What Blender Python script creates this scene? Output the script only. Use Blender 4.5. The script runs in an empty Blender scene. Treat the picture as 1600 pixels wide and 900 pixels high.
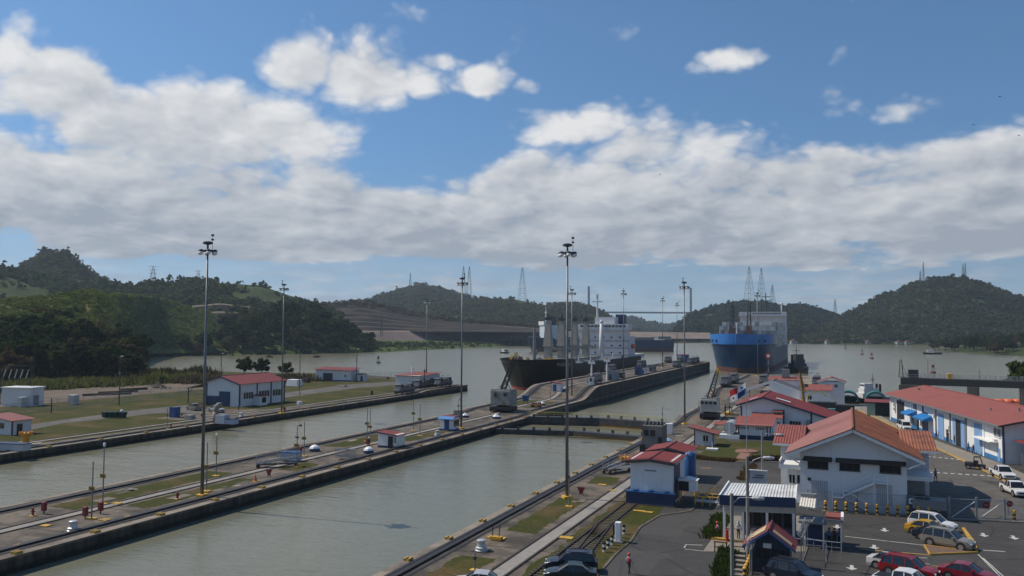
import bpy, bmesh, math, random
import numpy as np
from mathutils import Vector, Matrix
random.seed(7); rng = np.random.default_rng(7)
SC = bpy.context.scene
COL = SC.collection
# ------------------------------------------------------------------ camera
FPX = 1300.0; CAM_H = 21.3
YAW = math.atan(525/1300.0); PIT = math.atan(64.2/1300.0); ROLL = -0.0055
Fv = np.array([-math.sin(YAW)*math.cos(PIT), math.cos(YAW)*math.cos(PIT), math.sin(PIT)])
_R = np.array([math.cos(YAW), math.sin(YAW), 0.0]); _U = np.cross(_R, Fv)
Rv = _R*math.cos(ROLL)-_U*math.sin(ROLL); Uv = _R*math.sin(ROLL)+_U*math.cos(ROLL)
cd = bpy.data.cameras.new('camera'); cam = bpy.data.objects.new('camera', cd); COL.objects.link(cam)
cd.sensor_width = 36.0; cd.lens = 36.0*FPX/1600.0; cd.clip_start = 0.5; cd.clip_end = 40000
cam.matrix_world = Matrix(((Rv[0], Uv[0], -Fv[0], 0), (Rv[1], Uv[1], -Fv[1], 0), (Rv[2], Uv[2], -Fv[2], CAM_H), (0, 0, 0, 1)))
SC.camera = cam
def ray(x, y): return Fv*FPX+Rv*(x-800)-Uv*(y-450)
def G(x, y, z=0.0):                      # where the sight line of a photo point meets the level z
    d = ray(x, y); t = (z-CAM_H)/d[2]; return (float(d[0]*t), float(d[1]*t))
def atY(x, y, Y):                        # where it meets the plane Y
    d = ray(x, y); t = Y/d[1]; return (float(d[0]*t), Y, float(CAM_H+d[2]*t))
def atD(x, y, dist):                     # where it is dist metres away over ground
    d = ray(x, y); t = dist/math.hypot(d[0], d[1]); return (float(d[0]*t), float(d[1]*t), float(CAM_H+d[2]*t))
# ------------------------------------------------------------------ light
SUN_EL = math.radians(50); SUN_AZ = (-1.0, -0.06)       # horizontal direction towards the sun
_n = math.hypot(*SUN_AZ); SUN_AZ = (SUN_AZ[0]/_n, SUN_AZ[1]/_n)
SUNDIR = Vector((SUN_AZ[0]*math.cos(SUN_EL), SUN_AZ[1]*math.cos(SUN_EL), math.sin(SUN_EL)))
sl = bpy.data.lights.new('sun', 'SUN'); sl.energy = 5.0; sl.angle = math.radians(0.5); sl.color = (1.0, 0.905, 0.77)
so = bpy.data.objects.new('sun', sl); COL.objects.link(so)
so.rotation_euler = SUNDIR.to_track_quat('Z', 'Y').to_euler(); so.location = (-60, -40, 120)
W = bpy.data.worlds.new('World'); SC.world = W; W.use_nodes = True
SC.view_settings.view_transform = 'Standard'; SC.view_settings.look = 'None'
SC.view_settings.gamma = 1.0; SC.view_settings.use_curve_mapping = False; SC.view_settings.exposure = -0.2
SC.cycles.max_bounces = 6; SC.cycles.diffuse_bounces = 2; SC.cycles.glossy_bounces = 3; SC.cycles.transparent_max_bounces = 12
SC.cycles.volume_bounces = 0; SC.cycles.use_denoising = True; SC.cycles.sample_clamp_indirect = 4.0
SKY_STRENGTH = 0.098
class NG:                                # small node-graph helper
    def __init__(s, nt): s.nt = nt; s.n = nt.nodes; s.l = nt.links
    def new(s, t, **kw):
        nd = s.n.new(t)
        for k, v in kw.items(): setattr(nd, k, v)
        return nd
    def lk(s, a, b): s.l.new(a, b)
    def put(s, sock, v):
        if hasattr(v, 'is_linked') or hasattr(v, 'links'): s.lk(v, sock)
        elif v is not None: sock.default_value = v
    def m(s, op, a, b=None, c=None, clamp=False):
        nd = s.new('ShaderNodeMath', operation=op, use_clamp=clamp)
        s.put(nd.inputs[0], a); s.put(nd.inputs[1], b); s.put(nd.inputs[2], c); return nd.outputs[0]
    def vm(s, op, a, b=None, out=0):
        nd = s.new('ShaderNodeVectorMath', operation=op); s.put(nd.inputs[0], a); s.put(nd.inputs[1], b); return nd.outputs[out]
    def ss(s, v, a, b):                  # smoothstep
        nd = s.new('ShaderNodeMapRange', interpolation_type='SMOOTHSTEP'); s.put(nd.inputs[0], v)
        nd.inputs[1].default_value = a; nd.inputs[2].default_value = b; return nd.outputs[0]
    def mr(s, v, a, b, c, d):
        nd = s.new('ShaderNodeMapRange'); s.put(nd.inputs[0], v)
        for i, q in enumerate((a, b, c, d)): nd.inputs[i+1].default_value = q
        return nd.outputs[0]
    def noise(s, vec, scale, detail=4, rough=0.55, lac=2.0, dist=0.0):
        nd = s.new('ShaderNodeTexNoise'); s.put(nd.inputs['Vector'], vec); nd.inputs['Scale'].default_value = scale
        nd.inputs['Detail'].default_value = detail; nd.inputs['Roughness'].default_value = rough
        nd.inputs['Lacunarity'].default_value = lac; nd.inputs['Distortion'].default_value = dist
        return nd.outputs[0]
    def mix(s, f, a, b):
        nd = s.new('ShaderNodeMix', data_type='RGBA'); s.put(nd.inputs[0], f); s.put(nd.inputs[6], a); s.put(nd.inputs[7], b); return nd.outputs[2]
    def xyz(s, x, y, z=0.0):
        nd = s.new('ShaderNodeCombineXYZ'); s.put(nd.inputs[0], x); s.put(nd.inputs[1], y); s.put(nd.inputs[2], z); return nd.outputs[0]
def sky_world():
    g = NG(W.node_tree); g.n.clear()
    out = g.new('ShaderNodeOutputWorld')
    sk = g.new('ShaderNodeTexSky', sky_type='NISHITA', sun_disc=False); sk.sun_elevation = SUN_EL
    sk.sun_rotation = math.atan2(SUN_AZ[0], SUN_AZ[1]); sk.air_density = 1.0; sk.dust_density = 0.3; sk.ozone_density = 1.6
    bg = g.new('ShaderNodeBackground'); bg.inputs[1].default_value = SKY_STRENGTH
    tc = g.new('ShaderNodeTexCoord').outputs['Generated']
    sp = g.new('ShaderNodeSeparateXYZ'); g.lk(tc, sp.inputs[0])
    zz = g.m('ADD', g.m('MULTIPLY', g.m('ABSOLUTE', sp.outputs[2]), 0.95), 0.13)     # keep clear of the tan band of a dust-free horizon
    g.lk(g.vm('NORMALIZE', g.xyz(sp.outputs[0], sp.outputs[1], zz)), sk.inputs[0])
    tint = g.mix(g.ss(g.m('ABSOLUTE', sp.outputs[2]), 0.0, 0.24), (1.10, 1.12, 1.05, 1), (0.87, 1.17, 1.34, 1))
    g.lk(g.vm('MULTIPLY', sk.outputs[0], tint), bg.inputs[0])
    fx = g.vm('DOT_PRODUCT', tc, (-math.sin(YAW), math.cos(YAW), 0), out=1)
    rx = g.vm('DOT_PRODUCT', tc, (math.cos(YAW), math.sin(YAW), 0), out=1)
    az = g.m('ARCTAN2', rx, fx)                                # azimuth from the lock axis side, radians
    z = g.vm('DOT_PRODUCT', tc, (0, 0, 1), out=1)
    el = g.m('ARCSINE', z)
    ely = g.m('MULTIPLY', g.m('LOGARITHM', g.m('ADD', g.m('MAXIMUM', el, -0.02), 0.07), 2.71828), 0.50)     # features flatten towards the horizon
    p = g.xyz(az, ely, 0.37)
    warp = g.noise(p, 7.0, 4); warp2 = g.noise(g.vm('ADD', p, (5.2, 1.3, 0)), 26.0, 3)
    wx = g.m('ADD', g.m('MULTIPLY', g.m('SUBTRACT', warp, 0.5), 0.06), g.m('MULTIPLY', g.m('SUBTRACT', warp2, 0.5), 0.018))
    pw = g.xyz(g.m('ADD', az, wx), g.m('ADD', ely, g.m('MULTIPLY', wx, 0.6)), 0.37)
    def puff(v):                                               # lumpy heaped field: rounded cells over cells
        vo = g.new('ShaderNodeTexVoronoi', feature='F1', normalize=True); g.put(vo.inputs['Vector'], v)
        vo.inputs['Scale'].default_value = 13.0; vo.inputs['Detail'].default_value = 2.0; vo.inputs['Roughness'].default_value = 0.52; vo.inputs['Lacunarity'].default_value = 2.3
        cell = g.m('SUBTRACT', 1.0, g.m('MULTIPLY', vo.outputs['Distance'], 1.5))
        return g.m('ADD', g.m('MULTIPLY', cell, 0.52), g.m('MULTIPLY', g.noise(v, 8.0, 8, 0.56), 0.55))
    billow = puff(pw)
    billow2 = puff(g.vm('ADD', pw, (-0.016, 0.024, 0.0)))
    # cloud banks: soft bodies in (azimuth, elevation); the layer goes on all round the horizon
    def body(cx, cy, rx_, ry_, amp=1.0):                       # a body at photo point (cx, cy)
        d = ray(cx, cy); a0 = math.atan2(float(d@_R), float(d@np.array([-math.sin(YAW), math.cos(YAW), 0]))); e0 = math.asin(d[2]/np.linalg.norm(d))
        dx = g.m('DIVIDE', g.m('SUBTRACT', az, a0), rx_/1300.0); dy = g.m('DIVIDE', g.m('SUBTRACT', el, e0), ry_/1300.0)
        r2 = g.m('ADD', g.m('MULTIPLY', dx, dx), g.m('MULTIPLY', dy, dy))
        return g.m('MULTIPLY', g.m('POWER', 2.718, g.m('MULTIPLY', r2, -1.0)), amp)
    lowf = g.noise(g.xyz(az, 0.0, 2.2), 2.3, 2)
    topel = g.m('ADD', 0.155, g.m('MULTIPLY', lowf, 0.11))
    band = g.m('MULTIPLY', g.m('SUBTRACT', 1.0, g.m('DIVIDE', g.m('SUBTRACT', el, 0.09), g.m('SUBTRACT', topel, 0.09)), clamp=True), 1.0)
    band = g.m('MULTIPLY', g.m('POWER', band, 0.4), 0.70)
    blobs = None
    for b in [(110, 140, 95, 50, .62), (300, 200, 260, 75, .62), (130, 290, 300, 80, .6), (380, 320, 260, 60, .55), (590, 130, 130, 50, .60),
              (470, 110, 70, 45, .55), (745, 130, 60, 32, .52), (840, 195, 150, 40, .6), (1050, 225, 120, 45, .5), (900, 290, 330, 70, .55),
              (1250, 290, 320, 60, .5), (1570, 260, 90, 60, .5), (1480, 330, 220, 40, .45), (1140, 92, 70, 22, .37), (1306, 160, 50, 36, .38),
              (1430, 170, 56, 26, .37), (10, 90, 36, 42, .45), (822, 140, 32, 20, .42), (690, 95, 60, 22, .42)]:
        v = body(*b); blobs = v if blobs is None else g.m('MAXIMUM', blobs, v)
    hole = body(700, 215, 110, 55, .5); hole = g.m('ADD', hole, body(560, 260, 60, 30, .12))
    M = g.m('SUBTRACT', g.m('MAXIMUM', band, blobs), hole)
    base = g.ss(g.m('ADD', el, g.m('MULTIPLY', g.m('SUBTRACT', g.noise(pw, 5.0, 6, .6), .5), .13)), 0.058, 0.106)
    dens = g.m('MULTIPLY', g.m('ADD', M, g.m('MULTIPLY', g.m('SUBTRACT', billow, 0.52), 1.35)), base)
    alpha = g.ss(dens, 0.22, 0.50)
    # faint low heaps under the layer
    low = g.noise(g.vm('ADD', pw, (3.1, 0.4, 0)), 16.0, 7, 0.55)
    lowm = g.m('MULTIPLY', g.m('SUBTRACT', g.ss(el, -0.01, 0.02), g.ss(el, 0.05, 0.085)), g.m('MULTIPLY', g.ss(low, 0.43, 0.60), g.ss(g.noise(g.vm('ADD', pw, (1.7, 2.9, 0)), 5.0, 3), 0.38, 0.62)))
    lowm = g.m('ADD', g.m('MULTIPLY', lowm, 0.5), g.m('MULTIPLY', g.m('SUBTRACT', 1.0, g.ss(el, 0.0, 0.13)), 0.27))
    lit = g.m('ADD', 0.56, g.m('MULTIPLY', g.m('SUBTRACT', billow, billow2), 1.9))
    lit = g.m('ADD', lit, g.m('MULTIPLY', g.m('SUBTRACT', g.noise(pw, 4.5, 3), 0.5), 0.95))
    lit = g.m('ADD', lit, g.m('MULTIPLY', g.m('SUBTRACT', 0.55, dens), 0.22))
    lit = g.m('ADD', lit, g.mr(el, 0.085, 0.26, -0.46, 0.24), clamp=True)
    ccol = g.mix(lit, (0.42, 0.465, 0.54, 1), (1.0, 1.0, 1.0, 1))
    cb = g.new('ShaderNodeBackground'); cb.inputs[1].default_value = 0.94; g.lk(ccol, cb.inputs[0])
    mx = g.new('ShaderNodeMixShader')
    g.lk(g.m('MAXIMUM', g.m('MULTIPLY', alpha, 0.96), lowm), mx.inputs[0]); g.lk(bg.outputs[0], mx.inputs[1]); g.lk(cb.outputs[0], mx.inputs[2])
    g.lk(mx.outputs[0], out.inputs[0])
    W.cycles.sampling_method = 'MANUAL'; W.cycles.sample_map_resolution = 512
sky_world()
# ------------------------------------------------------------------ materials
MATS = {}
def mat(name, rgb, rough=0.8, metal=0.0, var=0.12, scale=1.5, rgb2=None, s2=0.15, t2=(0.45, 0.65), bump=0.0, bscale=8.0, spec=0.5, rnd=0.0, emit=0.0):
    """Principled surface: fine mottling, an optional second tone in large patches, optional relief."""
    if name in MATS: return MATS[name]
    M = bpy.data.materials.new(name); M.use_nodes = True; g = NG(M.node_tree)
    b = g.n['Principled BSDF']; tc = g.new('ShaderNodeTexCoord').outputs['Object']
    c = tuple(rgb)+(1,)
    n1 = g.noise(tc, scale, 5)
    v = g.mr(n1, 0.25, 0.75, 1-var, 1+var)
    if rgb2 is not None:
        n2 = g.noise(tc, s2, 6, 0.62)
        col = g.mix(g.ss(n2, *t2), c, tuple(rgb2)+(1,))
    else:
        rn = g.new('ShaderNodeRGB'); rn.outputs[0].default_value = c; col = rn.outputs[0]
    if rnd:
        oi = g.new('ShaderNodeObjectInfo').outputs['Random']
        v = g.m('MULTIPLY', v, g.mr(oi, 0, 1, 1-rnd, 1+rnd))
    hs = g.vm('SCALE', col); hs_n = hs.node; g.put(hs_n.inputs['Scale'], v)
    g.lk(hs, b.inputs['Base Color'])
    b.inputs['Roughness'].default_value = rough; b.inputs['Metallic'].default_value = metal
    b.inputs['Specular IOR Level'].default_value = spec
    if bump:
        bp = g.new('ShaderNodeBump'); bp.inputs['Strength'].default_value = bump; bp.inputs['Distance'].default_value = 0.05
        g.lk(g.noise(tc, bscale, 4), bp.inputs['Height']); g.lk(bp.outputs[0], b.inputs['Normal'])
    MATS[name] = M; return M
def weathered(name, rgb, stain, rough=.75, axis=2, fine=3.0, amt=(.5, .8), metal=0.0, crack=False, spec=.4):
    """painted or sheeted surface with run-off streaks along one axis, blotches and, for paving, tar seams"""
    if name in MATS: return MATS[name]
    M = bpy.data.materials.new(name); M.use_nodes = True; g = NG(M.node_tree); b = g.n['Principled BSDF']; tc = g.new('ShaderNodeTexCoord').outputs['Object']
    mp = g.new('ShaderNodeMapping'); g.lk(tc, mp.inputs[0]); sc = [1.0, 1.0, 1.0]
    if axis is not None: sc[axis] = .09
    mp.inputs['Scale'].default_value = sc
    st = g.noise(mp.outputs[0], fine, 5, .62); bl = g.noise(tc, .22, 5, .6); fi = g.noise(tc, 7.0, 3)
    f = g.m('ADD', g.m('MULTIPLY', g.ss(st, *amt), .75), g.m('MULTIPLY', g.ss(bl, .5, .75), .45), clamp=True)
    col = g.mix(f, tuple(rgb)+(1,), tuple(stain)+(1,))
    if crack:
        vo = g.new('ShaderNodeTexVoronoi', feature='DISTANCE_TO_EDGE'); g.lk(g.vm('ADD', tc, g.xyz(g.m('MULTIPLY', fi, .3), g.m('MULTIPLY', bl, 1.2))), vo.inputs['Vector']); vo.inputs['Scale'].default_value = .16
        seam = g.m('SUBTRACT', 1.0, g.ss(vo.outputs['Distance'], .006, .022)); col = g.mix(g.m('MULTIPLY', seam, .75), col, tuple(q*.35 for q in rgb)+(1,))
        oil = g.ss(g.noise(tc, .75, 3, .5), .66, .74); col = g.mix(g.m('MULTIPLY', oil, .6), col, tuple(q*.45 for q in rgb)+(1,))
        vp = g.new('ShaderNodeTexVoronoi', feature='F1', distance='CHEBYCHEV'); g.lk(tc, vp.inputs['Vector']); vp.inputs['Scale'].default_value = .09
        pt = g.ss(g.new('ShaderNodeSeparateColor').outputs[0], .7, .72); sp_ = pt.node.inputs[0].links[0].from_node; g.lk(vp.outputs['Color'], sp_.inputs[0]); col = g.mix(g.m('MULTIPLY', pt, .5), col, tuple(q*1.55 for q in rgb)+(1,))
    hs = g.vm('SCALE', col); g.put(hs.node.inputs['Scale'], g.mr(fi, .25, .75, .9, 1.1)); g.lk(hs, b.inputs['Base Color'])
    b.inputs['Roughness'].default_value = rough; b.inputs['Metallic'].default_value = metal; b.inputs['Specular IOR Level'].default_value = spec
    MATS[name] = M; return M
def leafmat(name, c1, c2, transl=0.25):
    M = bpy.data.materials.new(name); M.use_nodes = True; g = NG(M.node_tree); b = g.n['Principled BSDF']
    tc = g.new('ShaderNodeTexCoord').outputs['Object']; oi = g.new('ShaderNodeObjectInfo').outputs['Random']
    at = g.new('ShaderNodeAttribute', attribute_name='tint').outputs['Fac']
    f = g.m('ADD', g.m('MULTIPLY', at, 0.6), g.m('MULTIPLY', g.m('SUBTRACT', oi, 0.3), 0.55), clamp=True)
    g.lk(g.mix(f, tuple(c1)+(1,), tuple(c2)+(1,)), b.inputs['Base Color'])
    b.inputs['Roughness'].default_value = 0.8; b.inputs['Specular IOR Level'].default_value = 0.08
    tl = g.new('ShaderNodeBsdfTranslucent'); g.lk(b.inputs['Base Color'].links[0].from_socket, tl.inputs[0])     # sunlight through the leaves
    mx = g.new('ShaderNodeMixShader'); mx.inputs[0].default_value = 0.42; g.lk(b.outputs[0], mx.inputs[1]); g.lk(tl.outputs[0], mx.inputs[2]); g.lk(mx.outputs[0], g.n['Material Output'].inputs[0])
    MATS[name] = M; return M
# ------------------------------------------------------------------ mesh helpers
class MB:
    def __init__(s): s.v = []; s.f = []; s.mi = []
    def add(s, vs, fs, mi=0):
        o = len(s.v); s.v += [tuple(map(float, q)) for q in vs]; s.f += [tuple(i+o for i in f) for f in fs]; s.mi += [mi]*len(fs); return s
    def box(s, x0, x1, y0, y1, z0, z1, mi=0):
        return s.add([(x0, y0, z0), (x1, y0, z0), (x1, y1, z0), (x0, y1, z0), (x0, y0, z1), (x1, y0, z1), (x1, y1, z1), (x0, y1, z1)],
                     [(0, 3, 2, 1), (4, 5, 6, 7), (0, 1, 5, 4), (1, 2, 6, 5), (2, 3, 7, 6), (3, 0, 4, 7)], mi)
    def frustum(s, x0, x1, y0, y1, z0, X0, X1, Y0, Y1, z1, mi=0):
        return s.add([(x0, y0, z0), (x1, y0, z0), (x1, y1, z0), (x0, y1, z0), (X0, Y0, z1), (X1, Y0, z1), (X1, Y1, z1), (X0, Y1, z1)],
                     [(0, 3, 2, 1), (4, 5, 6, 7), (0, 1, 5, 4), (1, 2, 6, 5), (2, 3, 7, 6), (3, 0, 4, 7)], mi)
    def cyl(s, p0, p1, r0, r1=None, n=10, mi=0, cap=True):
        r1 = r0 if r1 is None else r1
        p0 = Vector(p0); p1 = Vector(p1); a = (p1-p0).normalized()
        u = a.orthogonal().normalized(); w = a.cross(u); vs = []
        for p, r in ((p0, r0), (p1, r1)):
            for i in range(n):
                t = 2*math.pi*i/n; vs.append(p+u*(r*math.cos(t))+w*(r*math.sin(t)))
        fs = [(i, (i+1) % n, n+(i+1) % n, n+i) for i in range(n)]
        if cap: fs += [tuple(range(n-1, -1, -1)), tuple(range(n, 2*n))]
        return s.add(vs, fs, mi)
    def tube(s, pts, r, n=6, mi=0):
        for a, b in zip(pts[:-1], pts[1:]): s.cyl(a, b, r, r, n, mi)
        return s
    def beam(s, p0, p1, w, h, mi=0):
        p0 = Vector(p0); p1 = Vector(p1); a = (p1-p0).normalized()
        sd = a.cross(Vector((0, 0, 1)))
        sd = Vector((1, 0, 0)) if sd.length < 1e-4 else sd.normalized()
        up = sd.cross(a); vs = []
        for p in (p0, p1):
            for i, j in ((-1, -1), (1, -1), (1, 1), (-1, 1)): vs.append(p+sd*(i*w/2)+up*(j*h/2))
        return s.add(vs, [(0, 1, 2, 3), (7, 6, 5, 4), (0, 4, 5, 1), (1, 5, 6, 2), (2, 6, 7, 3), (3, 7, 4, 0)], mi)
    def extr(s, poly, vec, mi=0):
        n = len(poly); vec = Vector(vec); a = [Vector(q) for q in poly]; b = [q+vec for q in a]
        return s.add(a+b, [tuple(range(n-1, -1, -1)), tuple(range(n, 2*n))]+[(i, (i+1) % n, n+(i+1) % n, n+i) for i in range(n)], mi)
    def poly(s, pts, mi=0): return s.add(pts, [tuple(range(len(pts)))], mi)
    def lathe(s, prof, n=12, c=(0, 0, 0), mi=0):               # prof: (r, z) from bottom to top
        vs = []; m = len(prof)
        for r, z in prof:
            for i in range(n): t = 2*math.pi*i/n; vs.append((c[0]+r*math.cos(t), c[1]+r*math.sin(t), c[2]+z))
        fs = [(j*n+i, j*n+(i+1) % n, (j+1)*n+(i+1) % n, (j+1)*n+i) for j in range(m-1) for i in range(n)]
        fs += [tuple(range(n-1, -1, -1)), tuple(range((m-1)*n, m*n))]
        return s.add(vs, fs, mi)
    def build(s, name, m, parent=None, loc=None, rz=0.0, smooth=False, bevel=0.0):
        me = bpy.data.meshes.new(name); me.from_pydata(s.v, [], s.f)
        ms = m if isinstance(m, (list, tuple)) else [m]
        for q in ms: me.materials.append(q)
        if len(ms) > 1: me.polygons.foreach_set('material_index', s.mi)
        bm = bmesh.new(); bm.from_mesh(me); bmesh.ops.recalc_face_normals(bm, faces=bm.faces); bm.to_mesh(me); bm.free()
        if smooth: me.polygons.foreach_set('use_smooth', [True]*len(me.polygons))
        me.update(); return link(name, me, parent, loc, rz, bevel)
def link(name, me, parent=None, loc=None, rz=0.0, bevel=0.0):
    o = bpy.data.objects.new(name, me); COL.objects.link(o)
    if parent is not None: o.parent = parent
    if loc is not None: o.location = loc
    if rz: o.rotation_euler = (0, 0, rz)
    if bevel:
        b = o.modifiers.new('bevel', 'BEVEL'); b.width = bevel; b.segments = 2; b.limit_method = 'ANGLE'
    return o
def tag(o, label, cat, group=None):
    o['label'] = label; o['category'] = cat
    if group: o['group'] = group
    return o
def thing(name, label, cat, loc=(0, 0, 0), rz=0.0, group=None):
    o = bpy.data.objects.new(name, None); COL.objects.link(o); o.location = loc; o.rotation_euler = (0, 0, rz); o.empty_display_size = 0.3
    return tag(o, label, cat, group)
def struct(o, kind='structure'): o['kind'] = kind; return o
def kids(o): return [c for c in ALLKIDS.get(o.name, [])]
def dup(root, loc, rz=0.0, label=None, group=None, scale=None, children=None):
    """copy a thing with copies of its parts and sub-parts (mesh data shared)"""
    r = root.copy(); COL.objects.link(r); r.location = loc; r.rotation_euler = (0, 0, rz)
    if scale is not None: r.scale = scale if hasattr(scale, '__len__') else (scale,)*3
    if label: r['label'] = label
    if group: r['group'] = group
    for c in list(root.children):
        k = c.copy(); COL.objects.link(k); k.parent = r
        for d in list(c.children):
            e = d.copy(); COL.objects.link(e); e.parent = k
    return r
def sheet(name, pts, z, m, kind='structure', sub=None):
    """flat ground sheet from world (x, y) points"""
    me = bpy.data.meshes.new(name); me.from_pydata([(p[0], p[1], z) for p in pts], [], [tuple(range(len(pts)))])
    me.materials.append(m); bm = bmesh.new(); bm.from_mesh(me)
    for f in bm.faces:
        f.normal_update()
        if f.normal.z < 0: f.normal_flip()
    bm.to_mesh(me); bm.free()
    return struct(link(name, me), kind)
def text_mesh(s, size, m, name, parent, loc, rot):
    cu = bpy.data.curves.new(name, 'FONT'); cu.body = s; cu.size = size; cu.align_x = 'CENTER'; cu.align_y = 'CENTER'; cu.extrude = 0.008
    t = bpy.data.objects.new(name, cu); COL.objects.link(t); dg = bpy.context.evaluated_depsgraph_get()
    me = bpy.data.meshes.new_from_object(t.evaluated_get(dg)); bpy.data.objects.remove(t); me.materials.clear(); me.materials.append(m)
    o = bpy.data.objects.new(name, me); COL.objects.link(o); o.parent = parent; o.location = loc; o.rotation_euler = rot; return o
# ------------------------------------------------------------------ palette
conc = mat('lock_concrete', (0.140, 0.112, 0.083), .9, var=.3, scale=1.6, rgb2=(0.044, 0.036, 0.027), s2=.22, t2=(.38, .64), bump=.3)
conc_l = mat('pale_concrete', (0.25, 0.232, 0.208), .9, var=.14, scale=1.2, rgb2=(0.2, 0.19, 0.175), s2=.2, bump=.15)
conc_r = mat('ramp_concrete', (0.22, 0.185, 0.145), .9, var=.22, scale=.7, rgb2=(0.11, 0.092, 0.075), s2=.12, bump=.2)
rust = mat('dark_rail_steel', (0.030, 0.028, 0.028), .6, .3, var=.3, scale=2)
rail_b = mat('rail_brown', (0.035, 0.027, 0.022), .7, .2, var=.3, scale=3)
steel_l = mat('worn_rail_top', (0.26, 0.25, 0.24), .45, .5, var=.1)
grass = mat('dry_grass', (0.046, 0.051, 0.012), .95, var=.36, scale=2.2, rgb2=(0.098, 0.070, 0.030), s2=.13, t2=(.46, .66), bump=.5, bscale=5, spec=.1)
grass_g = mat('lawn_grass', (0.050, 0.055, 0.014), .95, var=.34, scale=2.5, rgb2=(0.096, 0.071, 0.030), s2=.11, t2=(.48, .68), bump=.5, bscale=5, spec=.1)
asph = weathered('asphalt', (0.044, 0.042, 0.040), (0.066, 0.061, 0.056), .88, axis=None, fine=1.1, amt=(.5, .75), crack=True)
asph_l = weathered('worn_street', (0.088, 0.080, 0.070), (0.125, 0.113, 0.098), .9, axis=None, fine=.8, amt=(.45, .7), crack=True)
walk = mat('pavement', (0.22, 0.195, 0.16), .9, var=.15, scale=1.5, rgb2=(.19, .17, .14), s2=.3)
dirt = mat('bare_dirt', (0.125, 0.090, 0.062), .95, var=.25, scale=1.2, rgb2=(0.07, 0.053, 0.035), s2=.12, bump=.4)
white_p = mat('white_paint', (0.72, 0.72, 0.70), .6, var=.05, scale=.8, rgb2=(.58, .57, .54), s2=.35, t2=(.52, .75))
roadwhite = mat('road_white', (0.46, 0.45, 0.42), .8, var=.3, scale=5, rgb2=(.20, .195, .185), s2=1.2, t2=(.5, .72))
yellow = mat('yellow_paint', (0.66, 0.37, 0.035), .6, var=.14, scale=2.5)
yellow_r = mat('road_yellow', (0.46, 0.27, 0.045), .8, var=.3, scale=4, rgb2=(.20, .14, .06), s2=1.0, t2=(.52, .75))
navy = mat('navy_paint', (0.012, 0.030, 0.085), .5, var=.15, scale=2)
black = mat('black_paint', (0.012, 0.012, 0.013), .5, var=.2)
dark = mat('dark_opening', (0.010, 0.010, 0.011), .7, var=.2)
glass = mat('dark_glass', (0.012, 0.014, 0.017), .08, var=.05, spec=.7)
grey = mat('grey_metal', (0.20, 0.205, 0.21), .55, .3, var=.15, scale=2)
grey_d = mat('dark_grey_metal', (0.055, 0.057, 0.06), .6, .3, var=.25, scale=2)
galv = mat('galvanised_steel', (0.36, 0.37, 0.38), .5, .5, var=.15, scale=1)
red = mat('red_paint', (0.40, 0.035, 0.025), .5, var=.15)
wood = mat('weathered_wood', (0.085, 0.066, 0.05), .9, var=.3, scale=4)
# ------------------------------------------------------------------ water
def water_mat(name, c, amp):
    M = bpy.data.materials.new(name); M.use_nodes = True; g = NG(M.node_tree); b = g.n['Principled BSDF']
    tc = g.new('ShaderNodeTexCoord').outputs['Object']
    big = g.noise(tc, .012, 5, .6)
    g.lk(g.mix(g.ss(big, .3, .7), tuple(c)+(1,), tuple(q*1.13 for q in c)+(1,)), b.inputs['Base Color'])
    b.inputs['Roughness'].default_value = .16; b.inputs['IOR'].default_value = 1.333; b.inputs['Specular IOR Level'].default_value = .3
    mp = g.new('ShaderNodeMapping'); g.lk(tc, mp.inputs[0]); mp.inputs['Rotation'].default_value = (0, 0, math.radians(-22)); mp.inputs['Scale'].default_value = (.55, 1.5, 1)
    h = g.m('ADD', g.noise(mp.outputs[0], .9, 4, .6), g.m('MULTIPLY', g.noise(mp.outputs[0], .14, 3, .5), 2.0))
    bp = g.new('ShaderNodeBump'); bp.inputs['Strength'].default_value = amp; bp.inputs['Distance'].default_value = .22
    g.lk(h, bp.inputs['Height']); g.lk(bp.outputs[0], b.inputs['Normal']); return M
lakem = water_mat('silty_lake_water', (0.150, 0.145, 0.098), .55)
chamm = water_mat('silty_lock_water', (0.138, 0.141, 0.104), .45)
ZW, ZN = -1.5, -1.56
XCL, XCR, XR, XL = -93.0, -72.0, -38.2, -131.0           # edges of the lock walls
YG = 170.0                                               # the closed gate of the near lane
mb = MB(); F = 3150; FY = 4250
for x0, x1, y0 in ((-F, XCR, -110), (XCR, XR, YG), (XR, F, -110)): mb.poly([(x0, y0, ZW), (x1, y0, ZW), (x1, FY, ZW), (x0, FY, ZW)])
struct(mb.build('water', lakem))
mb = MB(); mb.poly([(XCR, -60, ZN), (XR, -60, ZN), (XR, YG-.5, ZN), (XCR, YG-.5, ZN)]); struct(mb.build('water', chamm))
struct(sheet('lake_bed', [(-F, -110), (F, -110), (F, FY), (-F, FY)], -14, dirt))
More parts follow.
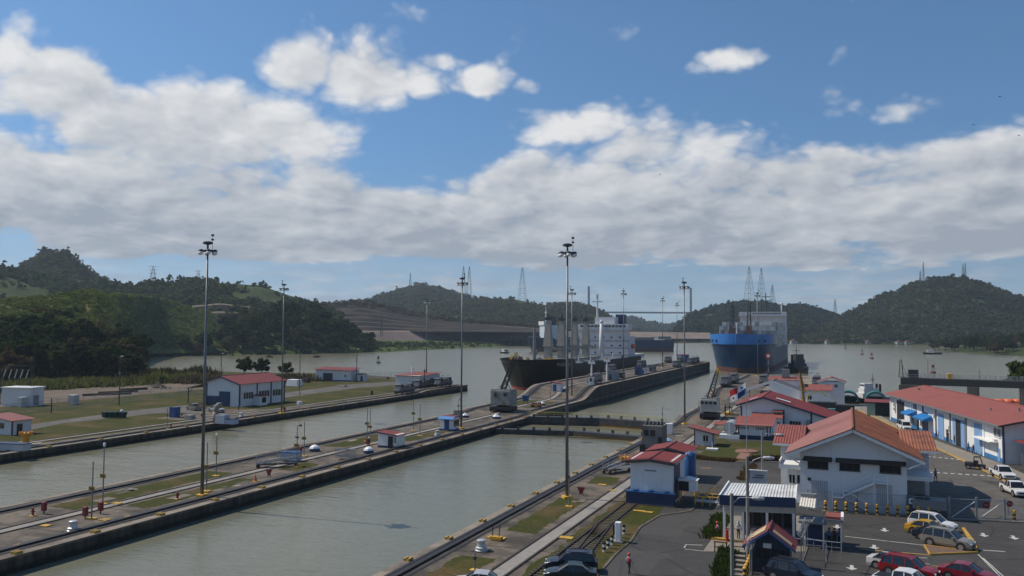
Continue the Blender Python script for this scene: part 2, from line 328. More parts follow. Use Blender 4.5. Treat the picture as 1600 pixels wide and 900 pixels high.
# ------------------------------------------------------------------ lock walls
def sst(a, b, x): t = min(1, max(0, (x-a)/(b-a))); return t*t*(3-2*t)
def zc(y): return .65*sst(190, 199, y)+3.05*sst(233, 251, y)
def zr(y): return .65*sst(196, 205, y)+3.05*sst(238, 257, y)
def zl(y): return .6*sst(242, 250, y)
def loft_wall(name, x0, x1, y0, y1, zf, m_top, m_face, step=3.0):
    ys = list(np.arange(y0, y1, step))+[y1]; mb = MB(); vs = []; n = len(ys)
    for y in ys:
        z = zf(y); vs += [(x0, y, -9), (x0, y, z), (x1, y, z), (x1, y, -9)]
    fs = []; mi = []
    for i in range(n-1):
        a = 4*i; b = a+4
        for k, q in ((0, 1), (1, 0), (2, 1)): fs.append((a+k, a+k+1, b+k+1, b+k)); mi.append(q)
    fs += [(0, 1, 2, 3), (4*n-1, 4*n-2, 4*n-3, 4*n-4)]; mi += [1, 1]
    mb.v = vs; mb.f = fs; mb.mi = mi
    return struct(mb.build(name, [m_top, m_face]))
def face_mat():
    M = bpy.data.materials.new('stained_lock_face'); M.use_nodes = True; g = NG(M.node_tree); b = g.n['Principled BSDF']
    tc = g.new('ShaderNodeTexCoord').outputs['Object']
    mp = g.new('ShaderNodeMapping'); g.lk(tc, mp.inputs[0]); mp.inputs['Scale'].default_value = (1, .8, .12)
    n = g.noise(mp.outputs[0], 1.3, 5, .65); n2 = g.noise(tc, .35, 4)
    c = g.mix(g.ss(n, .35, .7), (.028, .025, .021, 1), (.085, .075, .062, 1)); c = g.mix(g.ss(n2, .45, .8), c, (.05, .044, .034, 1))
    sz = g.new('ShaderNodeSeparateXYZ'); g.lk(tc, sz.inputs[0]); zn = g.m('ADD', sz.outputs[2], g.m('MULTIPLY', g.m('SUBTRACT', n, .5), .7))
    c = g.mix(g.m('SUBTRACT', 1.0, g.ss(zn, -1.15, -.75)), c, (.012, .014, .009, 1)); c = g.mix(g.m('MULTIPLY', g.ss(zn, -.32, -.12), g.m('SUBTRACT', 1.0, g.ss(sz.outputs[2], .02, .2))), c, (.15, .125, .098, 1))       # algae band at the water, bleached lip
    g.lk(c, b.inputs['Base Color']); b.inputs['Roughness'].default_value = .92; return M
facem = face_mat()
loft_wall('lock_wall_centre', XCL, XCR, -40, 474, zc, conc, facem)
loft_wall('lock_wall_left', XL-6.0, XL, -40, 281, zl, conc, facem)
loft_wall('lock_wall_right', XR, -24.0, -40, 345, zr, conc, facem)
# rounded end of the centre wall
mb = MB(); mb.cyl(((XCL+XCR)/2, 474, -9), ((XCL+XCR)/2, 474, 3.68), 10.4, n=28); struct(mb.build('lock_wall_end', [conc]))
def strip(name, x0, x1, y0, y1, zf, dz, m, h=None, step=3.0, kind='structure'):
    """a band laid along a lock wall, following its ramps; h gives it real height"""
    ys = list(np.arange(y0, y1, step))+[y1]; vs = []; fs = []
    for y in ys:
        z = zf(y)
        vs += [(x0, y, z-.05), (x0, y, z+dz), (x1, y, z+dz), (x1, y, z-.05)]
    for i in range(len(ys)-1):
        a = 4*i; b = a+4
        for k in range(3): fs.append((a+k, a+k+1, b+k+1, b+k))
    fs += [(0, 1, 2, 3), tuple(4*len(ys)-k for k in (1, 2, 3, 4))]
    mb = MB(); mb.v = vs; mb.f = fs; mb.mi = [0]*len(fs); return struct(mb.build(name, m), kind)
def track(name, label, xc, y0, y1, zf, tow):
    t = thing(name, label, 'railway track')
    def part(nm, a, b, dz, m):
        o = strip(nm, a, b, y0, y1, zf, dz, m); del o['kind']; o.parent = t
    if tow:
        part('rack_bed', xc-1.15, xc+1.15, .016, conc if tow != 2 else conc_l); part('rack_rail', xc-.28, xc+.28, .22, rust)
        part('cable_slot', xc-1.02, xc-.66, .06, rust); part('cable_slot', xc+.66, xc+1.02, .06, rust)
    else:
        part('track_slab', xc-.72, xc+.72, .024, conc_l); part('rail', xc-.98, xc-.76, .1, rail_b); part('rail', xc+.76, xc+.98, .1, rail_b)
    return t
track('tow_track', 'dark rack track along the near edge of the centre lock wall', -74.6, -40, 470, zc, 1)
track('tow_track', 'dark rack track along the far edge of the centre lock wall', -90.4, -40, 470, zc, 1)
track('tow_track', 'dark rack track beside the near lock chamber on the right bank', -36.3, -40, 340, zr, 1)
track('tow_track', 'dark rack track along the edge of the grassy left bank', -133.3, -40, 278, zl, 1)
track('return_track', 'pale slab track down the middle of the centre lock wall', -81.9, -40, 470, zc, 0)
track('return_track', 'pale slab track on the right bank beside the grass strip', -28.6, -40, 238, zr, 0)
track('return_track', 'pale slab track on the grassy left bank', -139.6, -40, 268, lambda y: .0, 0)
# copings
strip('coping', XCR-1.0, XCR+.12, -40, 474, zc, .05, conc_r); strip('coping', XCL-.12, XCL+.9, -40, 474, zc, .05, conc_r)
strip('coping', XR-.12, XR+.95, -40, 345, zr, .05, conc_r); strip('coping', XL-.9, XL+.12, -40, 281, zl, .05, conc_r)
# ------------------------------------------------------------------ land
def slab(name, pts, z, m, depth=8):
    mb = MB(); mb.extr([(p[0], p[1], z-depth) for p in pts], (0, 0, depth)); return struct(mb.build(name, m))
slab('ground_left', [(-136.9, -40), (-136.9, 280), (-141, 286), (-152, 299), (-185, 322), (-225, 331), (-262, 322), (-300, 325), (-335, 332), (-420, 350), (-900, 380), (-900, -40)], -.004, grass)
slab('ground_right', [(-24.0, -40), (-24.0, 262), (8, 262), (27.5, 230), (43.5, 154), (75, 100), (120, 60), (120, -40)], -.004, asph)
slab('approach_platform', [(-24.0, 257), (-24.0, 345), (-12, 345), (-6, 300), (-6, 263), (-12, 257.5)], 3.66, conc_r)
# left bank surfaces
sheet('path', [G(40, 665), G(90, 657), G(160, 648), G(200, 642), G(290, 633), G(330, 640), G(330, 648), G(280, 645), G(240, 646), G(200, 651), G(100, 661), G(45, 672)], .004, asph_l)
sheet('path', [G(430, 616), G(480, 609), G(540, 601), G(600, 597), G(640, 596), G(640, 600), G(560, 606), G(500, 614), G(440, 622)], .004, asph_l)
sheet('paved_yard', [G(330, 641), G(440, 638), G(500, 630), (-137, 192), (-137, 150), (-150, 150)], .008, conc)
sheet('paved_yard', [G(0, 694), G(30, 690), G(75, 687), G(60, 694), G(0, 704)], .008, walk)
sheet('gravel_yard', [(-207, 150), (-207, 240), (-236, 250), (-250, 200), (-245, 150)], .004, dirt, 'structure')
# centre wall grass plots between the tracks
def plot(x0, x1, y0, y1, zf=zc, m=grass, nm='grass_plot'):
    rp = random.Random(int(y0*7+x0)); ys = list(np.arange(y0, y1, .6))+[y1]; L_ = []; R2 = []; a = b = 0.0     # turf with a ragged edge
    for y in ys: a = .7*a+rp.uniform(-.22, .22); b = .7*b+rp.uniform(-.22, .22); L_.append((x0+.3+a, y+rp.uniform(-.15, .15), zf(y)+.012)); R2.append((x1-.3+b, y+rp.uniform(-.15, .15), zf(y)+.012))
    mb = MB()
    for i in range(len(ys)-1): mb.poly([L_[i], R2[i], R2[i+1], L_[i+1]])
    return struct(mb.build(nm, m))
for a in [(-80.3, -76.6, 47, 56.5), (-80.3, -76.4, 76, 96), (-88.6, -83.4, 72, 99), (-80.3, -76.6, 104, 111), (-88.6, -83.4, 128, 150), (-80.3, -76.6, 140, 158), (-88.6, -83.4, 45, 52), (-80.3, -76.6, 206, 226), (-88.7, -83.4, 205, 228)]: plot(*a)
for a in [(-34.4, -30.3, 82.5, 101), (-34.4, -30.2, 55, 72), (-34.4, -30.4, 112, 118)]: plot(*a, zf=zr)
plot(-26.9, -24.0, 40, 112, zr); plot(-26.5, -24.0, 150, 176, zr)
# joints and repair slabs in the wall tops
rj = random.Random(21); jm = mat('joint_tar', (.022, .019, .017), .95); pm = [mat('slab_pale', (.24, .21, .175), .9, var=.15), mat('slab_dark', (.075, .065, .055), .9, var=.2), mat('slab_mid', (.145, .12, .098), .9, var=.2)]
for (xa, xb, zf_, ya, yb) in ((-89.2, -76.0, zc, 44, 228), (-35.0, -24.2, zr, 44, 190), (-136.6, -134.6, zl, 80, 236)):
    y = ya
    while y < yb:
        mb = MB(); mb.poly([(xa, y, zf_(y)+.014), (xb, y, zf_(y)+.014), (xb, y+.12, zf_(y+.12)+.014), (xa, y+.12, zf_(y+.12)+.014)]); struct(mb.build('joint', jm)); y += rj.uniform(8.5, 11.5)
for k in range(70):
    zone = rj.choice([(-89, -83.4), (-80.4, -76.2), (-34.8, -30.3), (-26.8, -24.4)]); w = rj.uniform(.5, 1.8); x = rj.uniform(zone[0], zone[1]-w); y = rj.uniform(46, 185); h_ = rj.uniform(.6, 3.2); mb = MB(); mb.poly([(x, y, .018), (x+w, y, .018), (x+w, y+h_, .018), (x, y+h_, .018)]); struct(mb.build('repair_slab', rj.choice(pm)))
# right bank surfaces
sheet('grass_verge', [(-24.0, 40), (-24.0, 112), (-22.6, 112), G(1030, 806), G(1000, 824), G(985, 846), G(960, 868), G(930, 905), (-20.5, 60), (-20.5, 40)], .004, grass)
sheet('lawn', [(-24.0, 146), (-24.0, 172), G(1140, 690), G(1250, 690), G(1250, 716), G(1200, 722), G(1090, 719), G(1075, 724)], .006, grass_g)
sheet('concrete_apron', [(-24.0, 174), (-24.0, 262), (6, 262), (8, 236), (-11, 182), (-20, 174)], .004, conc_l)
sheet('street', [G(1300, 642), G(1360, 638), G(1450, 682), G(1560, 735), G(1620, 770), G(1620, 812), G(1450, 806), G(1440, 760)], .006, asph_l)
# pavement with kerb along the long building
pv = MB(); q = [G(1350, 634), G(1392, 660), G(1470, 692), G(1566, 726), G(1640, 760)]; q2 = [G(1340, 641), G(1372, 655), G(1445, 692), G(1540, 737), G(1620, 778)]
for i in range(4): pv.extr([q[i]+(.0,), q[i+1]+(.0,), q2[i+1]+(.0,), q2[i]+(.0,)], (0, 0, .14))
struct(pv.build('pavement', walk))
kb = MB()
for i in range(4): kb.beam(q2[i]+(.09,), q2[i+1]+(.09,), .22, .19)
struct(kb.build('kerb', yellow_r))
# kerb between the locks road and the car park, and its painted lines
def line(name, pts, w, m, z=.012):
    mb = MB()
    for a, b in zip(pts[:-1], pts[1:]):
        a = Vector(a); b = Vector(b); d = (b-a).normalized(); n = Vector((-d.y, d.x))*w/2
        mb.poly([(a+n).to_tuple()+(z,), (b+n).to_tuple()+(z,), (b-n).to_tuple()+(z,), (a-n).to_tuple()+(z,)])
    return struct(mb.build(name, m))
line('painted_line', [G(1320, 838), G(1452, 853)], .16, roadwhite); line('painted_line', [G(1343, 858), G(1452, 867)], .2, yellow_r)
line('painted_line', [G(1532, 859.5), G(1571, 862)], .22, roadwhite)
line('painted_line', [G(1528, 866), G(1562, 900)], .12, roadwhite); line('painted_line', [G(1536, 872), G(1568, 901)], .12, roadwhite)
line('painted_line', [G(1416, 870.5), G(1449, 872)], .14, roadwhite); line('painted_line', [G(1432, 880), G(1453, 881.5)], .14, roadwhite)
line('painted_line', [G(1455, 884), G(1500, 887)], .12, yellow_r); line('painted_line', [G(1464, 886), G(1471, 895)], .12, yellow_r)
line('painted_line', [G(1069, 856), G(1072, 851), G(1098, 852)], .14, roadwhite); line('painted_line', [G(1070, 858), G(1098, 861)], .14, roadwhite)
line('painted_line', [G(1095, 731), G(1111, 731.5)], .3, yellow_r)
def arrow(px, py, s=1.0):
    c = Vector(G(px, py)); d = Vector((0, -1)); n = Vector((1, 0)); P_ = lambda a, b: (c+d*a*s+n*b*s).to_tuple()+(.012,)
    mb = MB(); mb.poly([P_(-.9, -.16), P_(-.9, .16), P_(.1, .16), P_(.1, -.16)]); mb.poly([P_(.1, -.5), P_(.1, .5), P_(.95, 0)]); return struct(mb.build('painted_arrow', roadwhite))
for p in [(1308, 823), (1382, 828), (1366, 855), (1331, 887), (1537, 836), (1584, 840)]: arrow(*p)
for i in range(9):                                       # dashed crossing lines on the street
    for (xa, ya), (xb, yb) in (((1442, 712.5), (1520, 720)), ((1454, 738), (1552, 744))):
        t = i/8.5; c = Vector(G(xa+(xb-xa)*t, ya+(yb-ya)*t)); mb = MB(); mb.poly([(c.x-.28, c.y-.35, .014), (c.x+.28, c.y-.35, .014), (c.x+.28, c.y+.35, .014), (c.x-.28, c.y+.35, .014)]); struct(mb.build('painted_bar', roadwhite))
# raised wedge island with yellow kerb
isl = [G(1444, 853), G(1453, 867.5), G(1528, 864.5)]
mb = MB(); mb.extr([p+(0,) for p in isl], (0, 0, .12)); struct(mb.build('traffic_island', mat('island_brick', (.14, .085, .06), .9, var=.2)))
mb = MB()
for i in range(3): mb.beam(isl[i]+(.08,), isl[(i+1) % 3]+(.08,), .12, .17)
struct(mb.build('island_kerb', yellow_r))
mb = MB(); w = [G(1503, 826), G(1507, 826), G(1523, 847), G(1529, 862), G(1524, 862)]; mb.extr([p+(0,) for p in w], (0, 0, .13)); struct(mb.build('median_kerb', yellow_r))
mb = MB(); ks = [G(1285, 800), G(1360, 803.5), G(1440, 808), G(1470, 811), G(1640, 819)]
for a, b in zip(ks[:-1], ks[1:]): mb.beam(a+(.07,), b+(.07,), .3, .15)
struct(mb.build('kerb', walk))
mb = MB(); ks = [G(930, 903), G(960, 868), G(985, 846), G(1000, 824), G(1030, 806), G(1078, 799), G(1092, 788)]
for a, b in zip(ks[:-1], ks[1:]): mb.beam(a+(.03,), b+(.03,), .25, .1)
struct(mb.build('kerb', conc))
mb = MB(); ks = [G(1150, 722.5), G(1250, 722)]
for a, b in zip(ks[:-1], ks[1:]): mb.beam(a+(.05,), b+(.05,), .25, .14)
struct(mb.build('kerb', conc_l))
sheet('entrance_pavement', [G(1098, 862), G(1112, 843), G(1140, 806), G(1250, 806), G(1262, 862)], .02, walk)
# sidings with a switch in the foreground
def siding(name, label, pts, zf=lambda y: 0.0):
    t = thing(name, label, 'railway track'); bd = MB(); L = MB(); Rr = MB()
    ps = [Vector(p) for p in pts]; nn = []
    for i, p in enumerate(ps):
        d = (ps[min(i+1, len(ps)-1)]-ps[max(i-1, 0)]).normalized(); nn.append(Vector((-d.y, d.x)))
    for i in range(len(ps)-1):
        for mbx, o, w, h in ((L, .72, .16, .17), (Rr, -.72, .16, .17)):
            mbx.beam((ps[i]+nn[i]*o).to_tuple()+(.085,), (ps[i+1]+nn[i+1]*o).to_tuple()+(.085,), w, h)
    L.build('rail', rail_b, t); Rr.build('rail', rail_b, t)
    tot = 0; tp = None
    for i in range(len(ps)-1):
        d = ps[i+1]-ps[i]; n = max(1, int(d.length/.75))
        for k in range(n):
            c = ps[i]+d*(k+.5)/n; u = nn[i]; sb = MB(); sb.beam((c+u*1.15).to_tuple()+(.03,), (c-u*1.15).to_tuple()+(.03,), .26, .08); sb.build('sleeper', wood, t)
    return t
siding('siding_track', 'brown siding track with wooden sleepers running beside the parked dark cars', [(-25.9+.9, 60), (-24.95, 75), (-24.95, 88), (-24.95, 100), (-24.95, 112)])
siding('siding_track', 'curving branch of the siding, splitting off behind the dark parked cars', [(-23.2, 67), (-23.45, 74), (-24.0, 80), (-24.55, 85), (-24.9, 89)])
# ------------------------------------------------------------------ hills and woods
hill_m = mat('wooded_hill_soil', (0.042, 0.056, 0.018), .95, var=.3, scale=.05, rgb2=(0.11, 0.095, 0.042), s2=.012, t2=(.52, .7), spec=.1)
grasshill_m = mat('grassy_hill', (0.062, 0.092, 0.022), .95, var=.35, scale=.25, rgb2=(0.12, 0.105, 0.040), s2=.03, t2=(.5, .7), bump=.6, bscale=.8, spec=.1)
def terrace_mat():
    M = bpy.data.materials.new('terraced_cut'); M.use_nodes = True; g = NG(M.node_tree); b = g.n['Principled BSDF']; tc = g.new('ShaderNodeTexCoord').outputs['Object']
    sp = g.new('ShaderNodeSeparateXYZ'); g.lk(g.new('ShaderNodeNewGeometry').outputs['True Normal'], sp.inputs[0])     # dark ground with paler lines along the bench lips
    c = g.mix(g.ss(g.noise(tc, .03, 4), .4, .7), (.020, .018, .020, 1), (.050, .040, .030, 1)); c = g.mix(g.new('ShaderNodeAttribute', attribute_name='lip').outputs['Fac'], c, (.34, .28, .19, 1)); g.lk(c, b.inputs['Base Color']); b.inputs['Roughness'].default_value = .95; b.inputs['Specular IOR Level'].default_value = .1; return M
terr_m = terrace_mat()
dike_m = mat('brown_dike', (0.225, 0.175, 0.148), .95, var=.16, scale=.05, rgb2=(0.18, 0.14, 0.118), s2=.012, spec=.1)
def vnoise(x, y, seed=0):                # smooth value noise, numpy
    xi = np.floor(x).astype(int); yi = np.floor(y).astype(int); fx = x-xi; fy = y-yi; fx = fx*fx*(3-2*fx); fy = fy*fy*(3-2*fy)
    def h(a, b): q = np.sin(a*127.1+b*311.7+seed*74.7)*43758.5453; return q-np.floor(q)
    return (h(xi, yi)*(1-fx)+h(xi+1, yi)*fx)*(1-fy)+(h(xi, yi+1)*(1-fx)+h(xi+1, yi+1)*fx)*fy
def ridge(name, prof, dist, front, m, foot=-2.0, rows=26, colpx=10, rough=3.0, steps=0, power=1.0, tree_h=0.0, back=.6, seed=1):
    """a hill whose crest stands dist metres out and whose near foot is front metres out; prof: crest line as seen"""
    xs = np.arange(prof[0][0], prof[-1][0]+.1, colpx); ys = np.interp(xs, [p[0] for p in prof], [p[1] for p in prof])
    fr = front if callable(front) else (lambda x: front)
    n = len(xs); nb = rows//3; P = np.zeros((n, rows+nb, 3))
    for i, (x, y) in enumerate(zip(xs, ys)):
        dd = dist(x) if callable(dist) else dist
        cx, cy, cz = atD(x, y, dd); cz -= tree_h; a = np.array([cx, cy])/dd; f = fr(x)
        cz = max(cz, foot+.5)
        for j in range(rows):
            t = j/(rows-1); s = t**power
            if steps: k = t*steps; s = (math.floor(k)+min(1, (k-math.floor(k))*2.2))/steps
            r = f+(dd-f)*t; z = foot+(cz-foot)*s
            P[i, j] = (a[0]*r, a[1]*r, z)
        for j in range(nb):
            t = (j+1)/nb; r = dd+(dd-f)*back*t; P[i, rows+j] = (a[0]*r, a[1]*r, cz+(foot-cz)*t**1.4)
    w = np.sin(np.linspace(0, math.pi, rows+nb))[None, :]**.7
    sc = max(25.0, (dist(xs[0]) if callable(dist) else dist)*.05)
    P[:, :, 2] += w*rough*((vnoise(P[:, :, 0]/sc, P[:, :, 1]/sc, seed)-.5)*2+(vnoise(P[:, :, 0]/sc*2.7, P[:, :, 1]/sc*2.7, seed+3)-.5))
    R_ = rows+nb; vs = P.reshape(-1, 3); fs = [(i*R_+j, (i+1)*R_+j, (i+1)*R_+j+1, i*R_+j+1) for i in range(n-1) for j in range(R_-1)]
    me = bpy.data.meshes.new(name); me.from_pydata(vs.tolist(), [], fs); me.materials.append(m); me.polygons.foreach_set('use_smooth', [not steps]*len(me.polygons)); me.update()
    if steps:
        lp = [1.0 if (j < rows and (j/(rows-1)*steps) % 1.0 > .44 and ((j-2)/(rows-1)*steps) % 1.0 < .44) else 0.0 for i in range(n) for j in range(R_)]
        me.attributes.new('lip', 'FLOAT', 'POINT').data.foreach_set('value', lp)
    return struct(link(name, me)), P, rows
def tuft(nq, seed):                       # a crown of a few leafy facets spread over an uneven dome
    rg = np.random.default_rng(seed); V = np.zeros((nq, 4, 3)); c3 = rg.normal(size=(4, 3))*np.array([.42, .42, .25])
    for k in range(nq):
        e = rg.normal(size=3); e[2] = abs(e[2])*.9-.15; e /= np.linalg.norm(e); q = c3[k % 4]+e*np.array([.62, .62, .6])*(.75+.35*rg.random())
        n = e+rg.normal(size=3)*.45; n /= np.linalg.norm(n); u = np.cross(n, rg.normal(size=3)); u /= np.linalg.norm(u); w = np.cross(n, u); s = .30+.26*rg.random()
        V[k] = [q-u*s, q+w*s*.8, q+u*s*.9, q-w*s*.7]
    return V
TUFTS = np.array([tuft(22, k) for k in range(12)])
def forest(name, label, P, rows, n, r0, r1, m, sub=1, lo=.03, hi=1.0, dens=None, seed=5, flat=.9, kind='stuff', mult=1.6, rs=.75):
    """many leafy crowns over the near side of a hill as one mass"""
    rg = np.random.default_rng(seed); n = int(n*mult); r0 *= rs; r1 *= rs; nc = P.shape[0]; u = rg.random(n*3)*(nc-1.01); t = (lo+(hi-lo)*rg.random(n*3))*(rows-1.01)
    i = u.astype(int); j = t.astype(int); fu = (u-i)[:, None]; ft = (t-j)[:, None]
    p = (P[i, j]*(1-fu)+P[i+1, j]*fu)*(1-ft)+(P[i, j+1]*(1-fu)+P[i+1, j+1]*fu)*ft
    keep = np.ones(len(p), bool)
    if dens is not None: keep = rg.random(len(p)) < dens(p, u/(nc-1), t/(rows-1))
    p = p[keep][:n]; N = len(p)
    r = r0+(r1-r0)*rg.random(N)**1.8; B = TUFTS[rg.integers(0, len(TUFTS), N)]; nq = B.shape[1]
    ang = rg.random(N)*6.28; ca, sa = np.cos(ang)[:, None, None], np.sin(ang)[:, None, None]
    x = B[..., 0]*ca-B[..., 1]*sa; y = B[..., 0]*sa+B[..., 1]*ca; z = B[..., 2]*flat*(.75+.6*rg.random((N, 1, 1)))
    V = np.stack([x, y, z], 3)*r[:, None, None, None]+p[:, None, None, :]; V[..., 2] += (r*.35)[:, None, None]
    nv = N*nq*4; me = bpy.data.meshes.new(name); me.vertices.add(nv); me.vertices.foreach_set('co', V.reshape(-1)); me.loops.add(nv); me.polygons.add(nv//4)
    me.loops.foreach_set('vertex_index', np.arange(nv, dtype=np.int32)); me.polygons.foreach_set('loop_start', np.arange(0, nv, 4, dtype=np.int32))
    tn = np.clip(.85*rg.random(N)**1.6+.75*(vnoise(p[:, 0]/55, p[:, 1]/55, seed)-.32), 0, 1)
    at = me.attributes.new('tint', 'FLOAT', 'POINT'); at.data.foreach_set('value', np.clip(np.repeat(tn, nq*4)*.8+np.repeat(rg.random(N*nq), 4)*.3, 0, 1).astype(np.float32))
    me.materials.append(m); me.update(); me.validate(); o = struct(link(name, me), kind); o['label'] = label; o['category'] = 'woods'; return o
far_leaf = leafmat('far_foliage', (0.012, 0.022, 0.007), (0.092, 0.090, 0.038))
mid_leaf = leafmat('mid_foliage', (0.016, 0.031, 0.008), (0.084, 0.096, 0.032))
hill_leaf = leafmat('hill_scrub', (0.040, 0.072, 0.013), (0.160, 0.185, 0.042)); reed_leaf = leafmat('reed_leaves', (.060, .085, .018), (.17, .165, .055)); dry_leaf = leafmat('dry_foliage', (0.035, 0.032, 0.016), (0.105, 0.085, 0.050))
# crest lines read off the photograph
h, P, R_ = ridge('hill', [(-260, 430), (-120, 424), (0, 424), (22, 420), (36, 409), (52, 397), (68, 389), (86, 386), (102, 388), (118, 399), (135, 415), (155, 429), (185, 442), (240, 454), (330, 472)], 1500, 1050, hill_m, foot=25, rough=4, tree_h=7, seed=2)
forest('woods', 'dark wooded cone hill rising on the far left', P, R_, 2600, 4, 9, far_leaf, lo=.25, seed=2)
h, P, R_ = ridge('hill', [(-300, 440), (-60, 415), (0, 414), (60, 424), (150, 436), (200, 441), (262, 437), (320, 432), (352, 437), (410, 442), (450, 454), (490, 464), (515, 478), (535, 496)], 1180, 900, hill_m, foot=18, rough=5, tree_h=5, seed=4)
forest('woods', 'patchy wooded ridge behind the grassy hill on the left', P, R_, 1700, 4, 9, mid_leaf, lo=.1, seed=4, dens=lambda p, u, t: np.clip((vnoise(p[:, 0]/70, p[:, 1]/70, 9)-.38)*4, .03, 1))
h, P, R_ = ridge('hill', [(520, 490), (560, 470), (600, 456), (650, 443), (690, 449), (735, 460), (800, 474), (860, 480), (905, 484), (960, 505), (1000, 520)], 2350, 1700, hill_m, foot=10, rough=5, tree_h=6, seed=6)
forest('woods', 'hazy blue wooded hill in the middle distance with lattice mast', P, R_, 2600, 6, 11, far_leaf, lo=.2, seed=6)
h, P, R_ = ridge('hill', [(560, 498), (640, 486), (700, 470), (760, 462), (800, 460), (850, 470), (900, 471), (930, 478), (945, 488), (965, 505), (985, 515)], 1950, 1450, hill_m, foot=4, rough=5, tree_h=6, seed=8)
forest('woods', 'wooded hill behind the bulk carrier carrying a pylon', P, R_, 2800, 5, 10, far_leaf, lo=.02, seed=8, dens=lambda p, u, t: np.clip((vnoise(p[:, 0]/90, p[:, 1]/90, 5)-.2)*3, .1, 1))
h, P, R_ = ridge('hill', [(900, 508), (950, 500), (985, 492), (1010, 500), (1040, 506), (1070, 502), (1100, 500)], 3600, 2900, hill_m, foot=0, rough=6, tree_h=6, seed=10)
forest('woods', 'faint low hills under the distant bridge deck', P, R_, 900, 8, 14, far_leaf, lo=.2, seed=10)
h, P, R_ = ridge('hill', [(1045, 525), (1065, 500), (1085, 486), (1120, 475), (1150, 468), (1170, 468), (1200, 470), (1225, 478), (1250, 473), (1275, 480), (1300, 489), (1340, 497), (1400, 505)], 2100, 1650, hill_m, foot=-2, rough=5, tree_h=6, seed=12)
forest('woods', 'wooded hill right behind the container ship with three masts', P, R_, 2600, 5, 10, far_leaf, lo=.02, seed=12)
h, P, R_ = ridge('hill', [(1255, 520), (1290, 505), (1330, 482), (1365, 462), (1400, 448), (1425, 437), (1465, 430), (1510, 431), (1545, 441), (1580, 456), (1640, 468), (1760, 478), (1900, 500)], 1880, 1520, hill_m, foot=-2, rough=6, tree_h=6, power=.9, seed=14)
forest('woods', 'tall wooded hill with radio masts at the right', P, R_, 4200, 4, 9, far_leaf, lo=.02, seed=14)
# shore wood along the far water's edge, right
h, P, R_ = ridge('shore', [(1225, 528), (1300, 524), (1400, 522), (1500, 520), (1620, 516), (1800, 512)], 1600, 1540, hill_m, foot=-2, rough=1, rows=8, tree_h=9, seed=16)
forest('woods', 'low shoreline trees along the far bank on the right', P, R_, 900, 4, 8, mid_leaf, lo=.1, seed=16)
# brown dike and terraced cut
h, P, R_ = ridge('hill', [(300, 478), (345, 474), (400, 480), (440, 500), (470, 520)], 1010, 880, terr_m, foot=2, rough=.6, steps=5, rows=40, seed=18)
h, P, R_ = ridge('hill', [(470, 480), (520, 473), (565, 470), (600, 478), (660, 492), (720, 501), (800, 508), (850, 512)], 1330, 1120, terr_m, foot=17, rough=.5, steps=7, rows=50, seed=20)
forest('woods', 'scrub on top of the terraced cut', P, R_, 260, 2.5, 5, dry_leaf, lo=.75, seed=20)
def dist_dike(x): return float(np.interp(x, [540, 830, 960, 1110], [1010, 1340, 1560, 1620]))
h, P, R_ = ridge('dike', [(530, 516.5), (700, 517), (840, 517.5), (960, 518), (1115, 520)], dist_dike, lambda x: dist_dike(x)-38, dike_m, foot=5.5, rough=.25, rows=10, colpx=20, seed=22)
def shore_d(x): return float(np.interp(x, [500, 600, 640, 730, 830, 900, 960, 1115], [800, 800, 870, 985, 1200, 1350, 1480, 1560]))
h, P, R_ = ridge('shore', [(500, 531), (600, 531.5), (700, 532), (830, 532), (960, 533), (1115, 535.5)], lambda x: dist_dike(x)-36, shore_d, grasshill_m, foot=-2, rough=.5, rows=10, colpx=15, power=.35, seed=24)
forest('undergrowth', 'green scrub along the shore below the brown dike', P, R_, 800, 1.2, 3.2, mid_leaf, lo=.02, hi=.55, seed=24)
# grassy hill on the left with a wood at its foot
def nf(x): return float(np.interp(x, [-300, 0, 150, 235, 300, 420, 560, 610], [300, 345, 395, 440, 700, 735, 790, 805]))
h, P, R_ = ridge('hill', [(-300, 455), (-60, 468), (0, 470), (60, 466), (110, 458), (160, 456), (210, 458), (250, 464), (290, 476), (320, 484), (345, 500), (370, 520)], lambda x: float(np.interp(x, [-300, 150, 250, 370], [560, 560, 800, 950])), lambda x: float(np.interp(x, [-300, 180, 232, 370], [400, 410, 690, 735])), grasshill_m, foot=1, rough=2.5, power=.85, seed=26)
forest('undergrowth', 'thick green scrub over the grassy hill on the left', P, R_, 6500, .7, 2.4, hill_leaf, lo=.05, seed=26, flat=.7)
h, P, R_ = ridge('hill', [(180, 540), (225, 535), (300, 528), (360, 505), (420, 490), (480, 488), (530, 500), (560, 520), (585, 535), (612, 548)], 900, lambda x: float(np.interp(x, [180, 225, 300, 420, 560, 612], [760, 740, 715, 735, 790, 840])), grasshill_m, foot=-2, rough=2, power=.8, seed=28)
forest('undergrowth', 'shore scrub on the wooded point across the inlet', P, R_, 1800, 1.5, 4, mid_leaf, lo=.0, hi=.95, seed=28); P_POINT, R_POINT = P, R_
h, P, R_ = ridge('shore', [(1470, 545), (1500, 538), (1560, 532), (1640, 528), (1800, 520)], lambda x: float(np.interp(x, [1470, 1800], [1180, 1080])), lambda x: float(np.interp(x, [1470, 1500, 1600, 1800], [1120, 1040, 905, 850])), hill_m, foot=-2, rough=.8, rows=12, colpx=15, tree_h=3, seed=30)
P_RP, R_RP = P, R_
